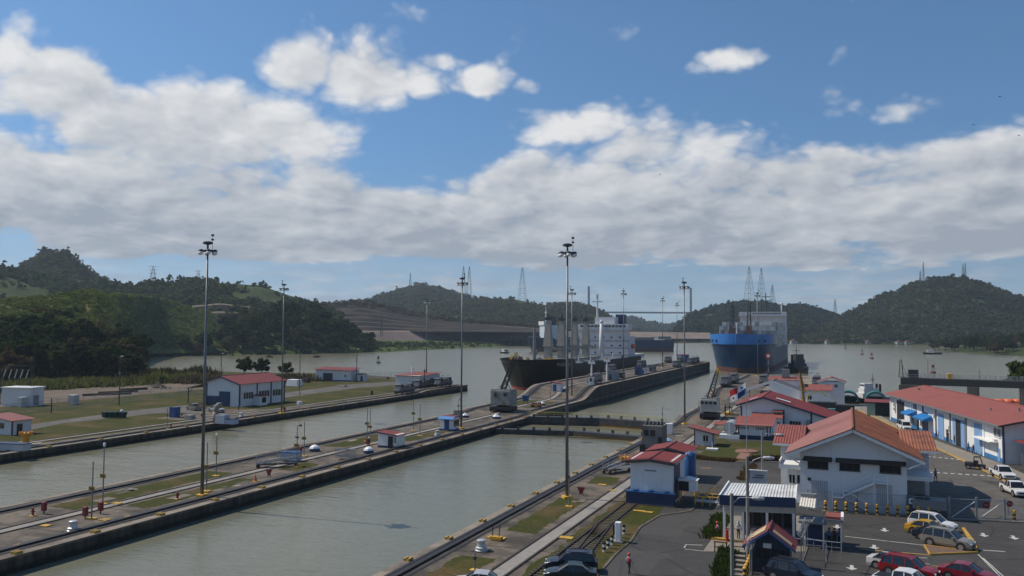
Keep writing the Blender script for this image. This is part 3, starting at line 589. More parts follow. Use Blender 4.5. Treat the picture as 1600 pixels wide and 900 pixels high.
# ------------------------------------------------------------------ single trees
bark = mat('bark', (0.060, 0.048, 0.036), .95, var=.3, scale=3, spec=.1)
def crown_mesh(name, seed, n_cl=26, per=55, size=(3.6, 3.6, 3.0), leaf=.5, m=None, gap=0.0):
    """clumps of leaf-sized faces spread through an uneven crown"""
    rg = np.random.default_rng(seed); V = []; T = []
    for c in range(n_cl):
        d = rg.normal(size=3); d /= np.linalg.norm(d); rr = rg.random()**.33
        cc = d*rr*np.array(size); cc[2] = cc[2]*.9+size[2]*.15*rg.random()
        cr = (.7+.9*rg.random())*min(size)*.29; tint = rg.random()
        for k in range(per):
            e = rg.normal(size=3); e /= np.linalg.norm(e); q = cc+e*cr*(.55+.45*rg.random())*np.array([1, 1, .75])
            nrm = e+rg.normal(size=3)*.6; nrm /= np.linalg.norm(nrm); u = np.cross(nrm, [0, 0, 1]); u /= (np.linalg.norm(u)+1e-6); w = np.cross(nrm, u)
            s = leaf*(.6+.8*rg.random()); a = rg.random()*3.14; u2 = u*math.cos(a)+w*math.sin(a); w2 = np.cross(nrm, u2)
            V += [q-u2*s, q+w2*s*.55, q+u2*s, q-w2*s*.55]; T += [min(1, max(0, tint*.7+.3*rg.random()))]*4
    V = np.array(V); n = len(V)//4
    me = bpy.data.meshes.new(name); me.from_pydata(V.tolist(), [], [(4*i, 4*i+1, 4*i+2, 4*i+3) for i in range(n)])
    at = me.attributes.new('tint', 'FLOAT', 'POINT'); at.data.foreach_set('value', np.array(T, np.float32)); me.materials.append(m); return me
def trunk_mesh(name, seed, hgt, r, limbs=5, spread=2.0):
    rg = random.Random(seed); mb = MB(); top = (rg.uniform(-.3, .3), rg.uniform(-.3, .3), hgt*.62); mb.cyl((0, 0, -.6), top, r, r*.5, 8)
    for k in range(limbs):
        a = rg.uniform(0, 6.28); t = rg.uniform(.45, 1.0); p = (top[0]*t, top[1]*t, top[2]*t); e = (math.cos(a)*spread*rg.uniform(.5, 1), math.sin(a)*spread*rg.uniform(.5, 1), hgt*rg.uniform(.72, .98))
        mb.cyl(p, e, r*.4, r*.1, 6)
    me = mb.build('tmp', bark).data; o = [x for x in bpy.data.objects if x.data == me][0]; bpy.data.objects.remove(o); me.name = name; return me
leaf_d = leafmat('deep_green_leaves', (0.010, 0.026, 0.006), (0.066, 0.090, 0.022)); leaf_g = leafmat('bright_green_leaves', (0.020, 0.040, 0.008), (0.080, 0.105, 0.026))
leaf_o = leafmat('olive_leaves', (0.034, 0.036, 0.010), (0.135, 0.115, 0.045)); leaf_b = leafmat('russet_leaves', (0.055, 0.040, 0.018), (0.150, 0.098, 0.048))
TP = {}
for k, (lm, nm, sz, hh) in {'deep': (leaf_d, 'deep', (3.7, 3.7, 3.0), 8.5), 'bright': (leaf_g, 'bright', (4.0, 4.0, 2.8), 8.0), 'olive': (leaf_o, 'olive', (3.3, 3.3, 3.0), 8.0), 'russet': (leaf_b, 'russet', (3.2, 3.2, 2.4), 6.5), 'deep2': (leaf_d, 'deep', (3.2, 3.4, 3.6), 9.5)}.items():
    TP[k] = (crown_mesh('crown', len(TP)+11, 34, 64, sz, .52, lm), trunk_mesh('trunk', len(TP)+3, hh, .26), hh-sz[2]*.85)
def tree(x, y, z, s, kind, label, group=None, name='tree', sx=1.0):
    cm, tm, ch = TP[kind]; t = thing(name, label, 'tree', (x, y, z), random.uniform(0, 6.28), group); t.scale = (s*sx, s*sx, s)
    c = link('crown', cm, t, (0, 0, ch)); c.rotation_euler = (0, 0, random.uniform(0, 6.28)); link('trunk', tm, t); return t
# wood at the foot of the left hill: big trees one can tell apart
rt = random.Random(3); gz = lambda x, y: 0.0
LT = 'tree in the dark wood at the foot of the left hill'
for i in range(105):
    px = rt.uniform(-60, 228); depth = rt.random(); yb = 602-depth*22-px*.02
    x, y = G(px, yb, 0.0); rise = depth*7
    k = rt.choices(['deep', 'deep2', 'olive', 'russet', 'bright'], [4, 4, 3, 1.6, .8])[0]
    s = rt.uniform(1.1, 1.9)*(1.15 if depth > .4 else .9)
    if px > 170: s *= .75
    tree(x, y, rise, s, k, {'deep': 'dark green rounded ', 'deep2': 'dark green tall ', 'olive': 'olive green ', 'russet': 'russet brown ', 'bright': 'light green '}[k]+LT, 'trees of the dark left wood')
for i in range(46):                        # second storey up the slope
    px = rt.uniform(-40, 150); d = rt.uniform(400, 520); t = (d-400)/160; x, y, _ = atD(px, 500, d); zz = 1+t**.85*32*(1-.25*abs(px-100)/200)
    k = rt.choices(['deep', 'olive', 'russet', 'deep2'], [3, 3, 2, 2])[0]
    tree(x, y, zz-2, rt.uniform(.8, 1.35), k, {'deep': 'dark green', 'olive': 'olive', 'russet': 'russet brown', 'deep2': 'tall dark'}[k]+' tree scattered on the slope of the left hill', 'trees on the slope of the left hill')
for i in range(110):                       # wooded point across the inlet
    px = rt.uniform(232, 590); t = rt.random()**1.3*.85; ci = min(P_POINT.shape[0]-2, int((px-180)/10)); rj = int(t*(R_POINT-2)); q = P_POINT[ci, rj]
    green = 395 < px < 535 and t > .25
    k = 'bright' if green else rt.choices(['deep', 'olive', 'deep2', 'russet'], [4, 3, 3, 1])[0]
    s = rt.uniform(1.3, 2.0)*(1.25 if green else .95)*(.6 if px > 560 else 1)
    tree(q[0], q[1], q[2]-.5, s, k, {'bright': 'bright green broad', 'deep': 'dark green', 'olive': 'olive', 'deep2': 'tall dark green', 'russet': 'brownish'}[k]+' tree on the wooded point across the inlet', 'trees on the point across the inlet')
for i in range(60):                        # right-hand point
    ci = rt.randrange(0, min(12, P_RP.shape[0]-1)); rj = rt.randrange(0, R_RP-1); q = P_RP[ci, rj]
    k = rt.choices(['deep', 'olive', 'deep2', 'russet', 'bright'], [3, 3, 3, 1, 2])[0]
    tree(q[0]+rt.uniform(-8, 8), q[1]+rt.uniform(-8, 8), q[2]-.5, rt.uniform(1.2, 1.9), k, {'bright': 'light green', 'deep': 'dark green', 'olive': 'olive', 'deep2': 'tall dark green', 'russet': 'russet'}[k]+' tree on the point at the right edge of the lake', 'trees on the right-hand point')
for (px, py, s, k, lb) in [(382, 591, .95, 'deep2', 'tall dark green tree behind the red-roofed workshop, leftmost of three'), (408, 592, .95, 'deep', 'dark green broad tree behind the red-roofed workshop, middle of three'), (447, 592, .78, 'deep', 'smaller rounded tree behind the workshop, rightmost of three')]:
    x, y = G(px, py); tree(x, y, -.3, s, k, lb)
x, y = G(212, 594); tree(x, y, 0, 1.2, 'olive', 'sparse tree at the water edge right of the dark wood')
x, y, z = atD(1606, 600, 300); tree(x, y, -1.6, 1.7, 'bright', 'leafy tree cut by the right edge beside the spillway bridge')
# reeds and scrub along the left bank
mbx = []
def scrub(name, label, pts, n, h0, h1, m, seed, spread=6.0, lw=1.0):
    rg = np.random.default_rng(seed); V = []; T = []; pts = np.array(pts)
    seg = rg.random(n)*(len(pts)-1); i = seg.astype(int); f = (seg-i)[:, None]; p = pts[i]*(1-f)+pts[np.minimum(i+1, len(pts)-1)]*f
    p = p+rg.normal(size=(n, 2))*spread*.5; hh = h0+(h1-h0)*rg.random(n)*vnoise(p[:, 0]/7, p[:, 1]/7, seed)*1.5
    for k in range(n):
        for q in range(3):
            a = rg.random()*6.28; w = (.22+.3*rg.random())*lw; dx, dy = math.cos(a)*w, math.sin(a)*w; lx, ly = rg.normal(size=2)*.5*lw; x, y = p[k]+rg.normal(size=2)*.5*lw; h = hh[k]*(.6+.5*rg.random())
            V += [(x-dx, y-dy, -.1), (x+dx, y+dy, -.1), (x+dx*.8+lx, y+dy*.8+ly, h*.7), (x+lx*1.5, y+ly*1.5, h)]; T += [rg.random()*.6+.4*vnoise(np.array([x/9]), np.array([y/9]), 3)[0]]*4
    me = bpy.data.meshes.new(name); me.from_pydata(V, [], [(4*i, 4*i+1, 4*i+2, 4*i+3) for i in range(len(V)//4)]); at = me.attributes.new('tint', 'FLOAT', 'POINT'); at.data.foreach_set('value', np.array(T, np.float32)); me.materials.append(m)
    o = struct(link(name, me), 'stuff'); o['label'] = label; o['category'] = 'undergrowth'
scrub('tall_grass', 'tall green reeds along the foot of the left wood', [G(-40, 612), G(60, 607), G(120, 603), G(180, 601), G(240, 597), G(300, 594)], 4200, 1.6, 4.4, reed_leaf, 5, 9)
scrub('tall_grass', 'brown and green scrub behind the workshop on the left bank', [G(290, 598), G(340, 596), G(400, 594), G(470, 595)], 2600, 1.2, 3.2, dry_leaf, 6, 8)
scrub('tall_grass', 'low dry growth at the water edge of the left bank', [G(200, 592), G(260, 588), G(330, 587)], 900, 1.5, 5.0, leaf_o, 7, 6)
# ------------------------------------------------------------------ air
mb = MB(); mb.box(-3200, 3200, -120, 4300, -16, 245)
o = mb.build('haze', []); M = bpy.data.materials.new('hazy_air'); M.use_nodes = True; nt = M.node_tree; nt.nodes.clear(); oo = nt.nodes.new('ShaderNodeOutputMaterial'); pv_ = nt.nodes.new('ShaderNodeVolumePrincipled')
pv_.inputs['Color'].default_value = (.66, .83, 1.0, 1); pv_.inputs['Density'].default_value = 0.85e-4; pv_.inputs['Anisotropy'].default_value = 0.2; nt.links.new(pv_.outputs[0], oo.inputs[1])
o.data.materials.clear(); o.data.materials.append(M); struct(o, 'stuff'); M.cycles.homogeneous_volume = True
# ------------------------------------------------------------------ ships
def loft(secs, closed=False):
    """secs: list of equally long point lists; returns verts and faces of the skin"""
    n = len(secs[0]); vs = [p for s in secs for p in s]
    fs = [(i*n+j, i*n+j+1, (i+1)*n+j+1, (i+1)*n+j) for i in range(len(secs)-1) for j in range(n-1)]
    return vs, fs
def hull(L, B, zk, zm, zd, bow=.16, flare=.55, fore=0.0, rake=6.0):
    """half-breadth table hull, bow at y=0 pointing to -y; returns section function"""
    def half(t, lev):                    # t along the ship 0 bow .. 1 stern; lev 0 keel .. 1 deck
        e = bow*(1.0-flare*lev)+.02; f = min(1, max(0, t/e)); w = math.sin(f*math.pi/2)**(.75-.25*lev)
        if t > .88: w *= 1-(1-lev*.45)*((t-.88)/.12)**2*.5
        return B/2*w
    return half
def ship_hull(root, L, B, zdeck, zbulw, m_top, m_boot, m_dark, zboot=.9, bow=.17, flare=.6, rake=7.0, n=40, fore_len=.12, fc_h=2.2, keel=-4):
    half = hull(L, B, keel, 0, zdeck, bow, flare)
    levs = [(keel, 0), (ZW-root.location.z, .22), (zboot, .3), (zboot+.01, .3), (zdeck*.55, .62), (zdeck*.8, .85), (zdeck, 1.0)]
    secs = []
    ts = [0]+[(i/n)**1.5 for i in range(1, n+1)]
    for t in ts:
        up = fc_h*(1-sst(fore_len, fore_len+.03, t)); row = []
        for z, lv in levs:
            zz = z if lv < .5 else z+up*(lv-.5)*2
            y = t*L-rake*lv*(1-min(1, t/.12)); row.append((half(t, lv), y, zz))
        secs.append(row)
    for sgn in (1, -1):
        vs, fs = loft([[(sgn*x, y, z) for x, y, z in r] for r in secs]); a = MB(); b = MB()
        nl = len(levs)
        ft = [f for i, f in enumerate(fs) if (i % (nl-1)) >= 3]; fb = [f for i, f in enumerate(fs) if (i % (nl-1)) < 2]
        a.add(vs, ft); b.add(vs, fb)
        oa = a.build('hull_side', m_top, root, smooth=True); ob = b.build('boot_topping', m_boot, root, smooth=True)
    # deck and transom
    d = MB(); dk = [(half(t, 1.0), t*L-rake*(1-min(1, t/.12)), zdeck-1.0+fc_h*(1-sst(fore_len, fore_len+.03, t))) for t in ts]
    for i in range(len(ts)-1):
        (x0, y0, z0), (x1, y1, z1) = dk[i], dk[i+1]; d.poly([(-x0, y0, z0), (x0, y0, z0), (x1, y1, z1), (-x1, y1, z1)])
    d.build('deck', m_dark, root)
    s = secs[-1]; tr = MB(); tr.poly([(x, y, z) for x, y, z in s]+[(-x, y, z) for x, y, z in reversed(s)]); tr.build('transom', m_top, root)
    return half
hull_black = weathered('black_hull', (0.009, 0.009, 0.010), (.030, .026, .022), .5, axis=2, fine=.6, amt=(.52, .85))
boot_red = mat('red_boot_topping', (0.36, 0.065, 0.045), .6, var=.25, scale=.3)
ship_white = weathered('ship_white', (0.60, 0.60, 0.61), (.40, .37, .33), .55, axis=2, fine=.9, amt=(.5, .8))
buff = mat('crane_buff', (0.27, 0.25, 0.215), .6, var=.12, scale=.5)
deck_m = mat('deck_red_brown', (0.10, 0.055, 0.045), .8, var=.25, scale=.3)
deck_g = mat('deck_grey', (0.18, 0.18, 0.175), .8, var=.2, scale=.3)
def windows_row(root, x0, x1, y, z, n, w, h, m=glass, name='window'):
    for i in range(n):
        x = x0+(x1-x0)*(i+.5)/n; b = MB(); b.box(x-w/2, x+w/2, y-.08, y+.02, z-h/2, z+h/2); b.build(name, m, root)
# bulk carrier in the far lane
bs = thing('bulk_carrier', 'black bulk carrier with white deckhouse and pale cargo cranes, bow towards the centre wall', 'ship', (-112.5, 293, ZW), 0)
ship_hull(bs, 146, 26, 9.4, 1.1, hull_black, boot_red, deck_g, zboot=1.1, bow=.16, flare=.62, rake=8, fc_h=2.2)
b = MB(); b.lathe([(.1, -6.2), (1.7, -5.4), (2.2, -3), (2.1, 0), (1.7, 3)], 14); o = b.build('bulbous_bow', boot_red, bs, (0, 4.5, 1.0), smooth=True); o.rotation_euler = (math.radians(-90)*-1, 0, 0)
for k, y in enumerate((25, 42, 60, 77)):
    b = MB(); b.frustum(-1.5, 1.5, y-1.5, y+1.5, 9.4, -1.25, 1.25, y-1.25, y+1.25, 16); p = b.build('crane_pedestal', buff, bs)
    b = MB(); b.frustum(-1.65, 1.65, y-1.7, y+1.7, 16.002, -.95, .95, y-.8, y+.8, 26.0); b.box(-1.75, 1.75, y-1.8, y+1.8, 15.7, 16.0); b.build('crane_house', buff, bs)
    b = MB(); b.box(-1.1, 1.1, y-1, y+1, 26.5, 27.6); b.cyl((0, y, 27.6), (0, y, 28.8), .4); b.build('crane_sheaves', grey_d, bs)
    b = MB(); b.beam((.9, y+2.2, 15.6), (.9, y+14, 14.2), .5, .6); b.beam((-.9, y+2.2, 15.6), (-.9, y+14, 14.2), .5, .6); b.box(-1.2, 1.2, y+13.6, y+14.2, 13.8, 14.7); b.build('crane_jib', buff, bs)
b = MB(); b.cyl((0, 9, 11), (0, 9, 23), .75, .5); b.box(-2.4, 2.4, 8.7, 9.3, 19.6, 20.1); b.build('foremast', grey, bs)
for y in (33.5, 51, 68.5): b = MB(); b.box(-8, 8, y-5, y+5, 8.4, 10.8); b.build('hatch_cover', deck_g, bs)
DH = 107
b = MB(); b.box(-12.4, 12.4, DH, DH+2.5, 8.4, 22.5); b.box(-12.0, 12.0, DH+2.5, DH+16, 8.4, 19.5); b.build('deckhouse', ship_white, bs)
b = MB(); b.box(-12.9, 12.9, DH-1.4, DH+6, 22.5, 25.6); b.build('bridge', ship_white, bs)
windows_row(bs, -11.6, 11.6, DH-1.4, 24.5, 13, 1.35, 1.0)
for zz in (11.5, 15, 19): windows_row(bs, -10.5, 10.5, DH, zz, 5, .8, .8, name='porthole')
b = MB(); b.box(-5, 5, DH+2, DH+10, 25.6, 29); b.build('monkey_island', ship_white, bs)
b = MB(); b.cyl((-4, DH+3, 29), (-4, DH+3, 40), .5, .3); b.box(-6.6, -1.4, DH+2.7, DH+3.3, 36.5, 37); b.box(-4.4, -3.6, DH+2.4, DH+3.6, 38.2, 40.4); b.build('radar_mast', ship_white, bs)
b = MB(); b.box(3.5, 7.5, DH+10, DH+16, 19.5, 30.5); b.build('funnel', navy, bs)
b = MB(); b.lathe([(.1, -.9), (.8, -.5), (.95, 0), (.8, .5), (.1, .9)], 10, (3.5, 91, 26.5)); b.cyl((3.5, 91, 8.4), (3.5, 91, 25.7), 1.3, .8); b.build('satellite_dome', ship_white, bs, smooth=True)
orange = mat('orange_paint', (.55, .09, .03), .5, var=.1)
b = MB(); b.box(10.8, 13.0, DH+8, DH+15, 13.5, 15.6); b.build('lifeboat', orange, bs, bevel=.5)
b = MB(); b.box(-12.6, 12.6, DH+16, 141, 8.4, 10.4); b.build('poop_house', ship_white, bs)
for zz in (11.9, 15.4, 18.9): b = MB(); b.box(-12.7, 12.7, DH-.35, DH+2.6, zz-1.75, zz-1.55); b.build('deck_edge', grey, bs)
for X_ in (-9.5, 9.5): b = MB(); b.box(X_-.5, X_+.5, DH-.06, DH+.02, 8.5, 10.5); b.build('door', grey_d, bs)
rgd = random.Random(4)
for k in range(16): X_ = rgd.uniform(-9, 9); Y_ = rgd.uniform(3, 18); b = MB(); b.box(X_-.5, X_+.5, Y_-.5, Y_+.5, 10.5, 11.2+rgd.random()*1.4); b.build('deck_gear', rgd.choice([grey, deck_m, yellow, ship_white]), bs)
for y_ in (31, 48, 66, 84): b = MB(); b.box(-12.6, 12.6, y_-.5, y_+.5, 9.2, 9.7); b.cyl((11, y_, 8.4), (11, y_, 12.2), .25); b.build('deck_arch', ship_white, bs)
b = MB()
for k in range(40):
    t = k/39; y = 20+t*120
    b.cyl((12.6, y, 8.5), (12.6, y, 10.6), .05, n=4)
b.beam((12.6, 20, 10.6), (12.6, 140, 10.6), .08, .08); b.beam((12.6, 20, 9.9), (12.6, 140, 9.9), .06, .06); b.build('railing', ship_white, bs)
pale_txt = mat('faded_white_lettering', (.30, .30, .30), .7)
tx = text_mesh('PEGASUS III', 1.7, pale_txt, 'ship_name', bs, (12.7, 6.6, 9.5), (math.radians(84), 0, math.radians(73)))
# container ship entering the near lane
cs = thing('container_ship', 'blue container ship with bright blue bulwark and grey container stacks', 'ship', (-55.5, 462, ZW), math.radians(.6))
hull_navy = weathered('navy_hull', (0.005, 0.042, 0.115), (.018, .046, .080), .45, axis=2, fine=.5, amt=(.5, .8))
blue_b = mat('bright_blue_paint', (0.022, 0.16, 0.47), .5, var=.1, scale=.4)
boot_dull = mat('dull_red_boot', (0.11, 0.042, 0.036), .7, var=.3, scale=.3)
hf = ship_hull(cs, 205, 32.2, 12.8, 1.2, hull_navy, boot_dull, deck_m, zboot=2.7, bow=.22, flare=.62, rake=7, fc_h=3.2, fore_len=.13)
# bright bulwark ring round the forecastle
b = MB(); ins = []
for sgn in (1, -1):
    row = []
    for t in [0]+[(i/16)**1.5*.13 for i in range(1, 17)]:
        y = t*205-7*(1-min(1, t/.12)); x = sgn*(hf(t, 1.0)+.08); row.append([(x, y, 15.2), (x*1.03, y-.3, 17.6), (x*1.045, y-.4, 19.9+1.1*(1-t/.13))])
    vs, fs = loft(row); b.add(vs, fs)
b.build('bulwark', blue_b, cs, smooth=True)
b = MB()
for sgn in (1, -1):
    for k in range(22):
        t = (k+.5)/22*.128; y = t*205-7*(1-min(1, t/.12)); x = sgn*(hf(t, 1.0)-.4); b.beam((x, y, 15.2), (x, y+.2, 20.0), .25, .5)
b.build('bulwark_stays', navy, cs)
for sgn, t in ((1, .03), (-1, .03), (1, .05), (-1, .05), (-1, .09)):
    y = t*205-7*(1-min(1, t/.12)); x = sgn*(hf(t, 1.0)*1.02+.1); b = MB(); b.box(x-.5, x+.5, y-.9, y+.5, 16.6, 17.7); b.build('fairlead', dark, cs)
cont_m = [mat('container_'+str(i), c, .6, var=.12, scale=.5, rgb2=tuple(q*.7 for q in c), s2=.3) for i, c in enumerate([(.52, .52, .51), (.42, .43, .44), (.30, .31, .32), (.58, .56, .53), (.20, .22, .25), (.15, .06, .04)])]
cb = MB()
cb.box(0, 2.36, 0, 12.0, 0, 2.5)
for k in range(2): cb.box(.12+k*1.14, 1.06+k*1.14, -.06, 0, .12, 2.4)
cmesh = cb.build('container', cont_m[0], cs); cdata = cmesh.data; bpy.data.objects.remove(cmesh)
cms = []
for m_ in cont_m: d = cdata.copy(); d.materials.clear(); d.materials.append(m_); cms.append(d)
rc = random.Random(5)
for bay, (y, tiers, cols) in enumerate([(36, 4, 11), (49.5, 5, 13), (63, 6, 13)]):
    for c in range(cols):
        for t in range(tiers):
            if bay < 2 and 4 < c < cols-4 and t > 1 and bay == 0: continue
            if bay == 0 and t == tiers-1 and c > 7: continue
            top = t == tiers-1
            o = link('container', cms[0 if rc.random() < .3 else rc.choice([0, 1, 2, 3, 4, 4, 2])] if rc.random() > .04 else cms[5], cs, ((c-cols/2)*2.44, y, 12.4+t*2.6))
for bay, y in enumerate((77, 91, 105, 119, 133, 147)):
    for t in range(6): o = link('container', cms[rc.choice([0, 1, 2, 3, 4])], cs, (12.9, y, 12.4+t*2.6))
b = MB(); b.box(-15.8, 15.8, 163, 178, 12, 33); b.build('deckhouse', ship_white, cs)
b = MB(); b.box(-16.4, 16.4, 160.5, 169, 33, 36.2); b.build('bridge', ship_white, cs); windows_row(cs, -7, 13, 160.5, 35.1, 12, 1.2, .9)
b = MB(); b.cyl((2, 168, 36), (2, 168, 50), .6, .3); b.box(-2, 6, 167.7, 168.3, 44, 44.6); b.box(-1, 5, 167.7, 168.3, 47, 47.5); b.build('radar_mast', grey_d, cs)
b = MB(); b.lathe([(.1, -1), (1, -.4), (1.1, .2), (.6, 1), (.1, 1.2)], 10, (13, 165, 42)); b.cyl((13, 165, 36), (13, 165, 41), .4); b.build('satellite_dome', ship_white, cs, smooth=True)
for x in (-6.4, 3.2):                                        # two deck cranes just behind the forecastle
    b = MB(); b.cyl((x, 31, 13), (x, 31, 20), 1.7, 1.5, 12); b.build('crane_pedestal', ship_white, cs)
    b = MB(); b.frustum(x-1.9, x+1.9, 29.4, 32.6, 20, x-1.3, x+1.3, 30, 32.2, 25.5); b.build('crane_house', deck_m, cs)
    b = MB(); b.beam((x-1.1, 30.5, 21), (x-.6, 33, 38.5), .6, .8); b.beam((x+1.1, 30.5, 21), (x+.6, 33, 38.5), .6, .8)
    for k in range(6): b.beam((x-1.0+.07*k, 30.6+.35*k, 23+2.4*k), (x+1.0-.07*k, 30.6+.35*(k+1), 25.2+2.4*k), .3, .3)
    b.build('crane_jib', grey_d, cs)
b = MB(); b.cyl((-1.5, 12, 15.5), (-1.5, 12, 27), .5, .3); b.box(-3.4, .4, 11.8, 12.2, 24.4, 24.8); b.build('foremast', ship_white, cs)
b = MB(); b.box(-4, 4, 22, 23, 15, 20.5); b.build('breakwater', ship_white, cs)
# vessel further out on the lake
ls = thing('cargo_vessel', 'dark-hulled cargo vessel with pale blue and white deckhouse on the lake', 'ship', G(832, 549, ZW)+(ZW,), math.radians(-58))
ship_hull(ls, 150, 27, 12, 1, navy, boot_dull, deck_g, zboot=3.5, bow=.14, flare=.5, rake=6)
pale_b = mat('pale_blue_paint', (.42, .50, .56), .6, var=.1, scale=.2)
b = MB(); b.box(-12, 12, 10, 24, 12, 27); b.build('deckhouse', pale_b, ls)
b = MB(); b.box(-13.2, 13.2, 9, 17, 27, 31); b.build('bridge', ship_white, ls)
b = MB(); b.box(-4, 4, 18, 24, 27, 36); b.build('funnel', grey_d, ls); b = MB(); b.cyl((0, 14, 31), (0, 14, 46), .6, .3); b.box(-4, 4, 13.6, 14.4, 40, 40.8); b.build('mast', ship_white, ls)
b = MB(); b.box(-9, 9, 30, 128, 12, 15); b.build('hatch_cover', deck_g, ls); b = MB(); b.box(-11, 11, 132, 146, 13, 16.0); b.build('forecastle', grey, ls)
# harbour tug and small boats
def tug(loc, rz, label, s=1.0):
    t = thing('tugboat', label, 'tugboat', loc, rz); t.scale = (s, s, s)
    b = MB(); pr = [(0, -13), (2.6, -10.5), (4.2, -6), (4.6, 0), (4.5, 9), (3.9, 12.5)]; n = len(pr)
    rows = [[(x*k, y, z+(1.4 if y < -6 else 0)*(z > 0)) for x, y in pr] for z, k in ((-1, .8), (.8, .95), (2.4, 1.0))]
    for sgn in (1, -1):
        vs, fs = loft([[(sgn*x, y, z) for x, y, z in r] for r in rows]); b.add(vs, fs)
    b.poly([(x, y, 2.0) for x, y in pr]+[(-x, y, 2.0) for x, y in reversed(pr)]); b.poly([(3.12, 12.5, -1), (3.9, 12.5, 2.4), (-3.9, 12.5, 2.4), (-3.12, 12.5, -1)]); b.build('hull', hull_black, t)
    b = MB(); b.box(-3.2, 3.2, -6, 6, 2.0, 5.0); b.box(-2.6, 2.6, -5, 3, 5.0, 7.4); b.build('deckhouse', grey_d, t)
    b = MB(); b.box(-2.1, 2.1, -4.5, .5, 7.4, 10.0); b.build('wheelhouse', grey_d, t); windows_row(t, -1.9, 1.9, -4.5, 9.0, 4, .7, .8)
    b = MB(); b.cyl((0, 1.5, 7.4), (0, 1.5, 14.5), .25, .12); b.box(-1.6, 1.6, 1.3, 1.7, 11.6, 11.9); b.build('mast', black, t)
    b = MB(); b.cyl((-1.5, 4.5, 5), (-1.5, 4.5, 9.6), .6); b.cyl((1.5, 4.5, 5), (1.5, 4.5, 9.6), .6); b.build('funnels', black, t)
    b = MB(); b.cyl((0, -12.9, 2.2), (0, -13.6, 3.6), 1.2, 1.0, 10); b.build('bow_fender', black, t)
    return t
x, y = G(1246, 582, ZW); tug((x, y, ZW), math.radians(20), 'black tugboat on the water beside the blue container ship')
x, y = G(992, 546, ZW); 
def launch(px, py, label, rz=0.0, col=None, s=1.0):
    x, y = G(px, py, ZW); t = thing('motor_launch', label, 'boat', (x, y, ZW), rz); t.scale = (s, s, s)
    b = MB(); pr = [(0, -6.5), (1.3, -4.5), (1.9, -1), (1.9, 5)]
    for sgn in (1, -1):
        vs, fs = loft([[(sgn*q*k, w, z) for q, w in pr] for z, k in ((-.4, .7), (1.2, 1.0))]); b.add(vs, fs)
    b.poly([(q, w, 1.0) for q, w in pr]+[(-q, w, 1.0) for q, w in reversed(pr)]); b.build('hull', col or hull_black, t)
    b = MB(); b.frustum(-1.4, 1.4, -2.5, 3, 1.0, -1.2, 1.2, -1.6, 2.8, 2.9); b.build('cabin', ship_white, t); b = MB(); b.box(-1.32, 1.32, -2.35, 1.9, 1.9, 2.5); b.build('window_band', glass, t); b = MB(); b.cyl((0, .5, 2.9), (0, .5, 5.2), .08); b.build('mast', grey, t); return t
launch(789, 552, 'small dark launch on the lake left of the bulk carrier', .8, s=1.3); launch(836, 553, 'small launch between the foremast and first crane of the bulk carrier', .5, s=1.2); launch(1003, 541, 'small white launch far out right of the bulk carrier', 1.0, ship_white, 1.3)

for px, lb in ((421, 'low dark red barge in the inlet, left of two'), (495, 'low dark red barge in the inlet, right of two')):
    x, y = G(px, 558.5, ZW); t = thing('barge', lb, 'barge', (x, y, ZW), .4); b = MB(); b.frustum(-2.2, 2.2, -1.2, 1.2, -.3, -2.7, 2.7, -1.5, 1.5, 1.0); b.build('hull', mat('barge_red', (.16, .03, .025), .7), t); b = MB(); b.box(-1.4, 1.4, -.9, .9, 1.0, 1.5); b.build('deck_box', black, t)
launch(1455, 553.5, 'dark low boat far out above the spillway bridge', 1.5, s=1.5)
# buoys
def buoy(px, py, label, m, s=1.0):
    x, y = G(px, py, ZW); t = thing('buoy', label, 'buoy', (x, y, ZW), 0, 'channel buoys'); t.scale = (s, s, s)
    b = MB(); b.lathe([(.6, -.6), (1.5, -.2), (1.5, .7), (1.0, 1.0), (.3, 1.1)], 12); b.build('float', m, t)
    b = MB()
    for k in range(4): a = k*1.57; b.beam((math.cos(a)*.9, math.sin(a)*.9, 1.0), (math.cos(a)*.35, math.sin(a)*.35, 4.0), .14, .14)
    b.build('frame', m, t); b = MB(); b.cyl((0, 0, 3.0), (0, 0, 4.6), .75, .6, 10); b.build('daymark', m, t); return t
dred = mat('dark_red_buoy', (.12, .012, .014), .6); dgreen = mat('dark_green_buoy', (.01, .07, .035), .6)
buoy(1347, 554, 'dark red channel buoy in mid lake, second from the left', dred, 1.05); buoy(1362, 560.5, 'dark red channel buoy in mid lake, nearest of the middle row', dred, 1.05); buoy(1321, 545, 'dark red channel buoy far out on the lake, leftmost of the row', dred, 1.05); buoy(1458, 583, 'red channel buoy rising behind the spillway bridge', dred, 1.0); buoy(591, 567.5, 'dark green buoy in the inlet on the left', dgreen, 1.0)
for px in (1561, 1576, 1590):
    x, y = G(px, 629.5, ZW); t = MB(); t.lathe([(.2, -1.7), (.85, -1.3), (.95, 0), (.85, 1.3), (.2, 1.7)], 12); o = t.build('barrier_float', mat('orange_float', (.62, .12, .03), .5), None, (x, y, ZW+.35), smooth=True); o.rotation_euler = (math.radians(90), 0, math.radians(70))
    tag(o, {1561: 'orange barrier float nearest the roof of the long building', 1576: 'middle orange barrier float in front of the spillway', 1590: 'orange barrier float beside the spillway pier'}[px], 'float', 'barrier floats')
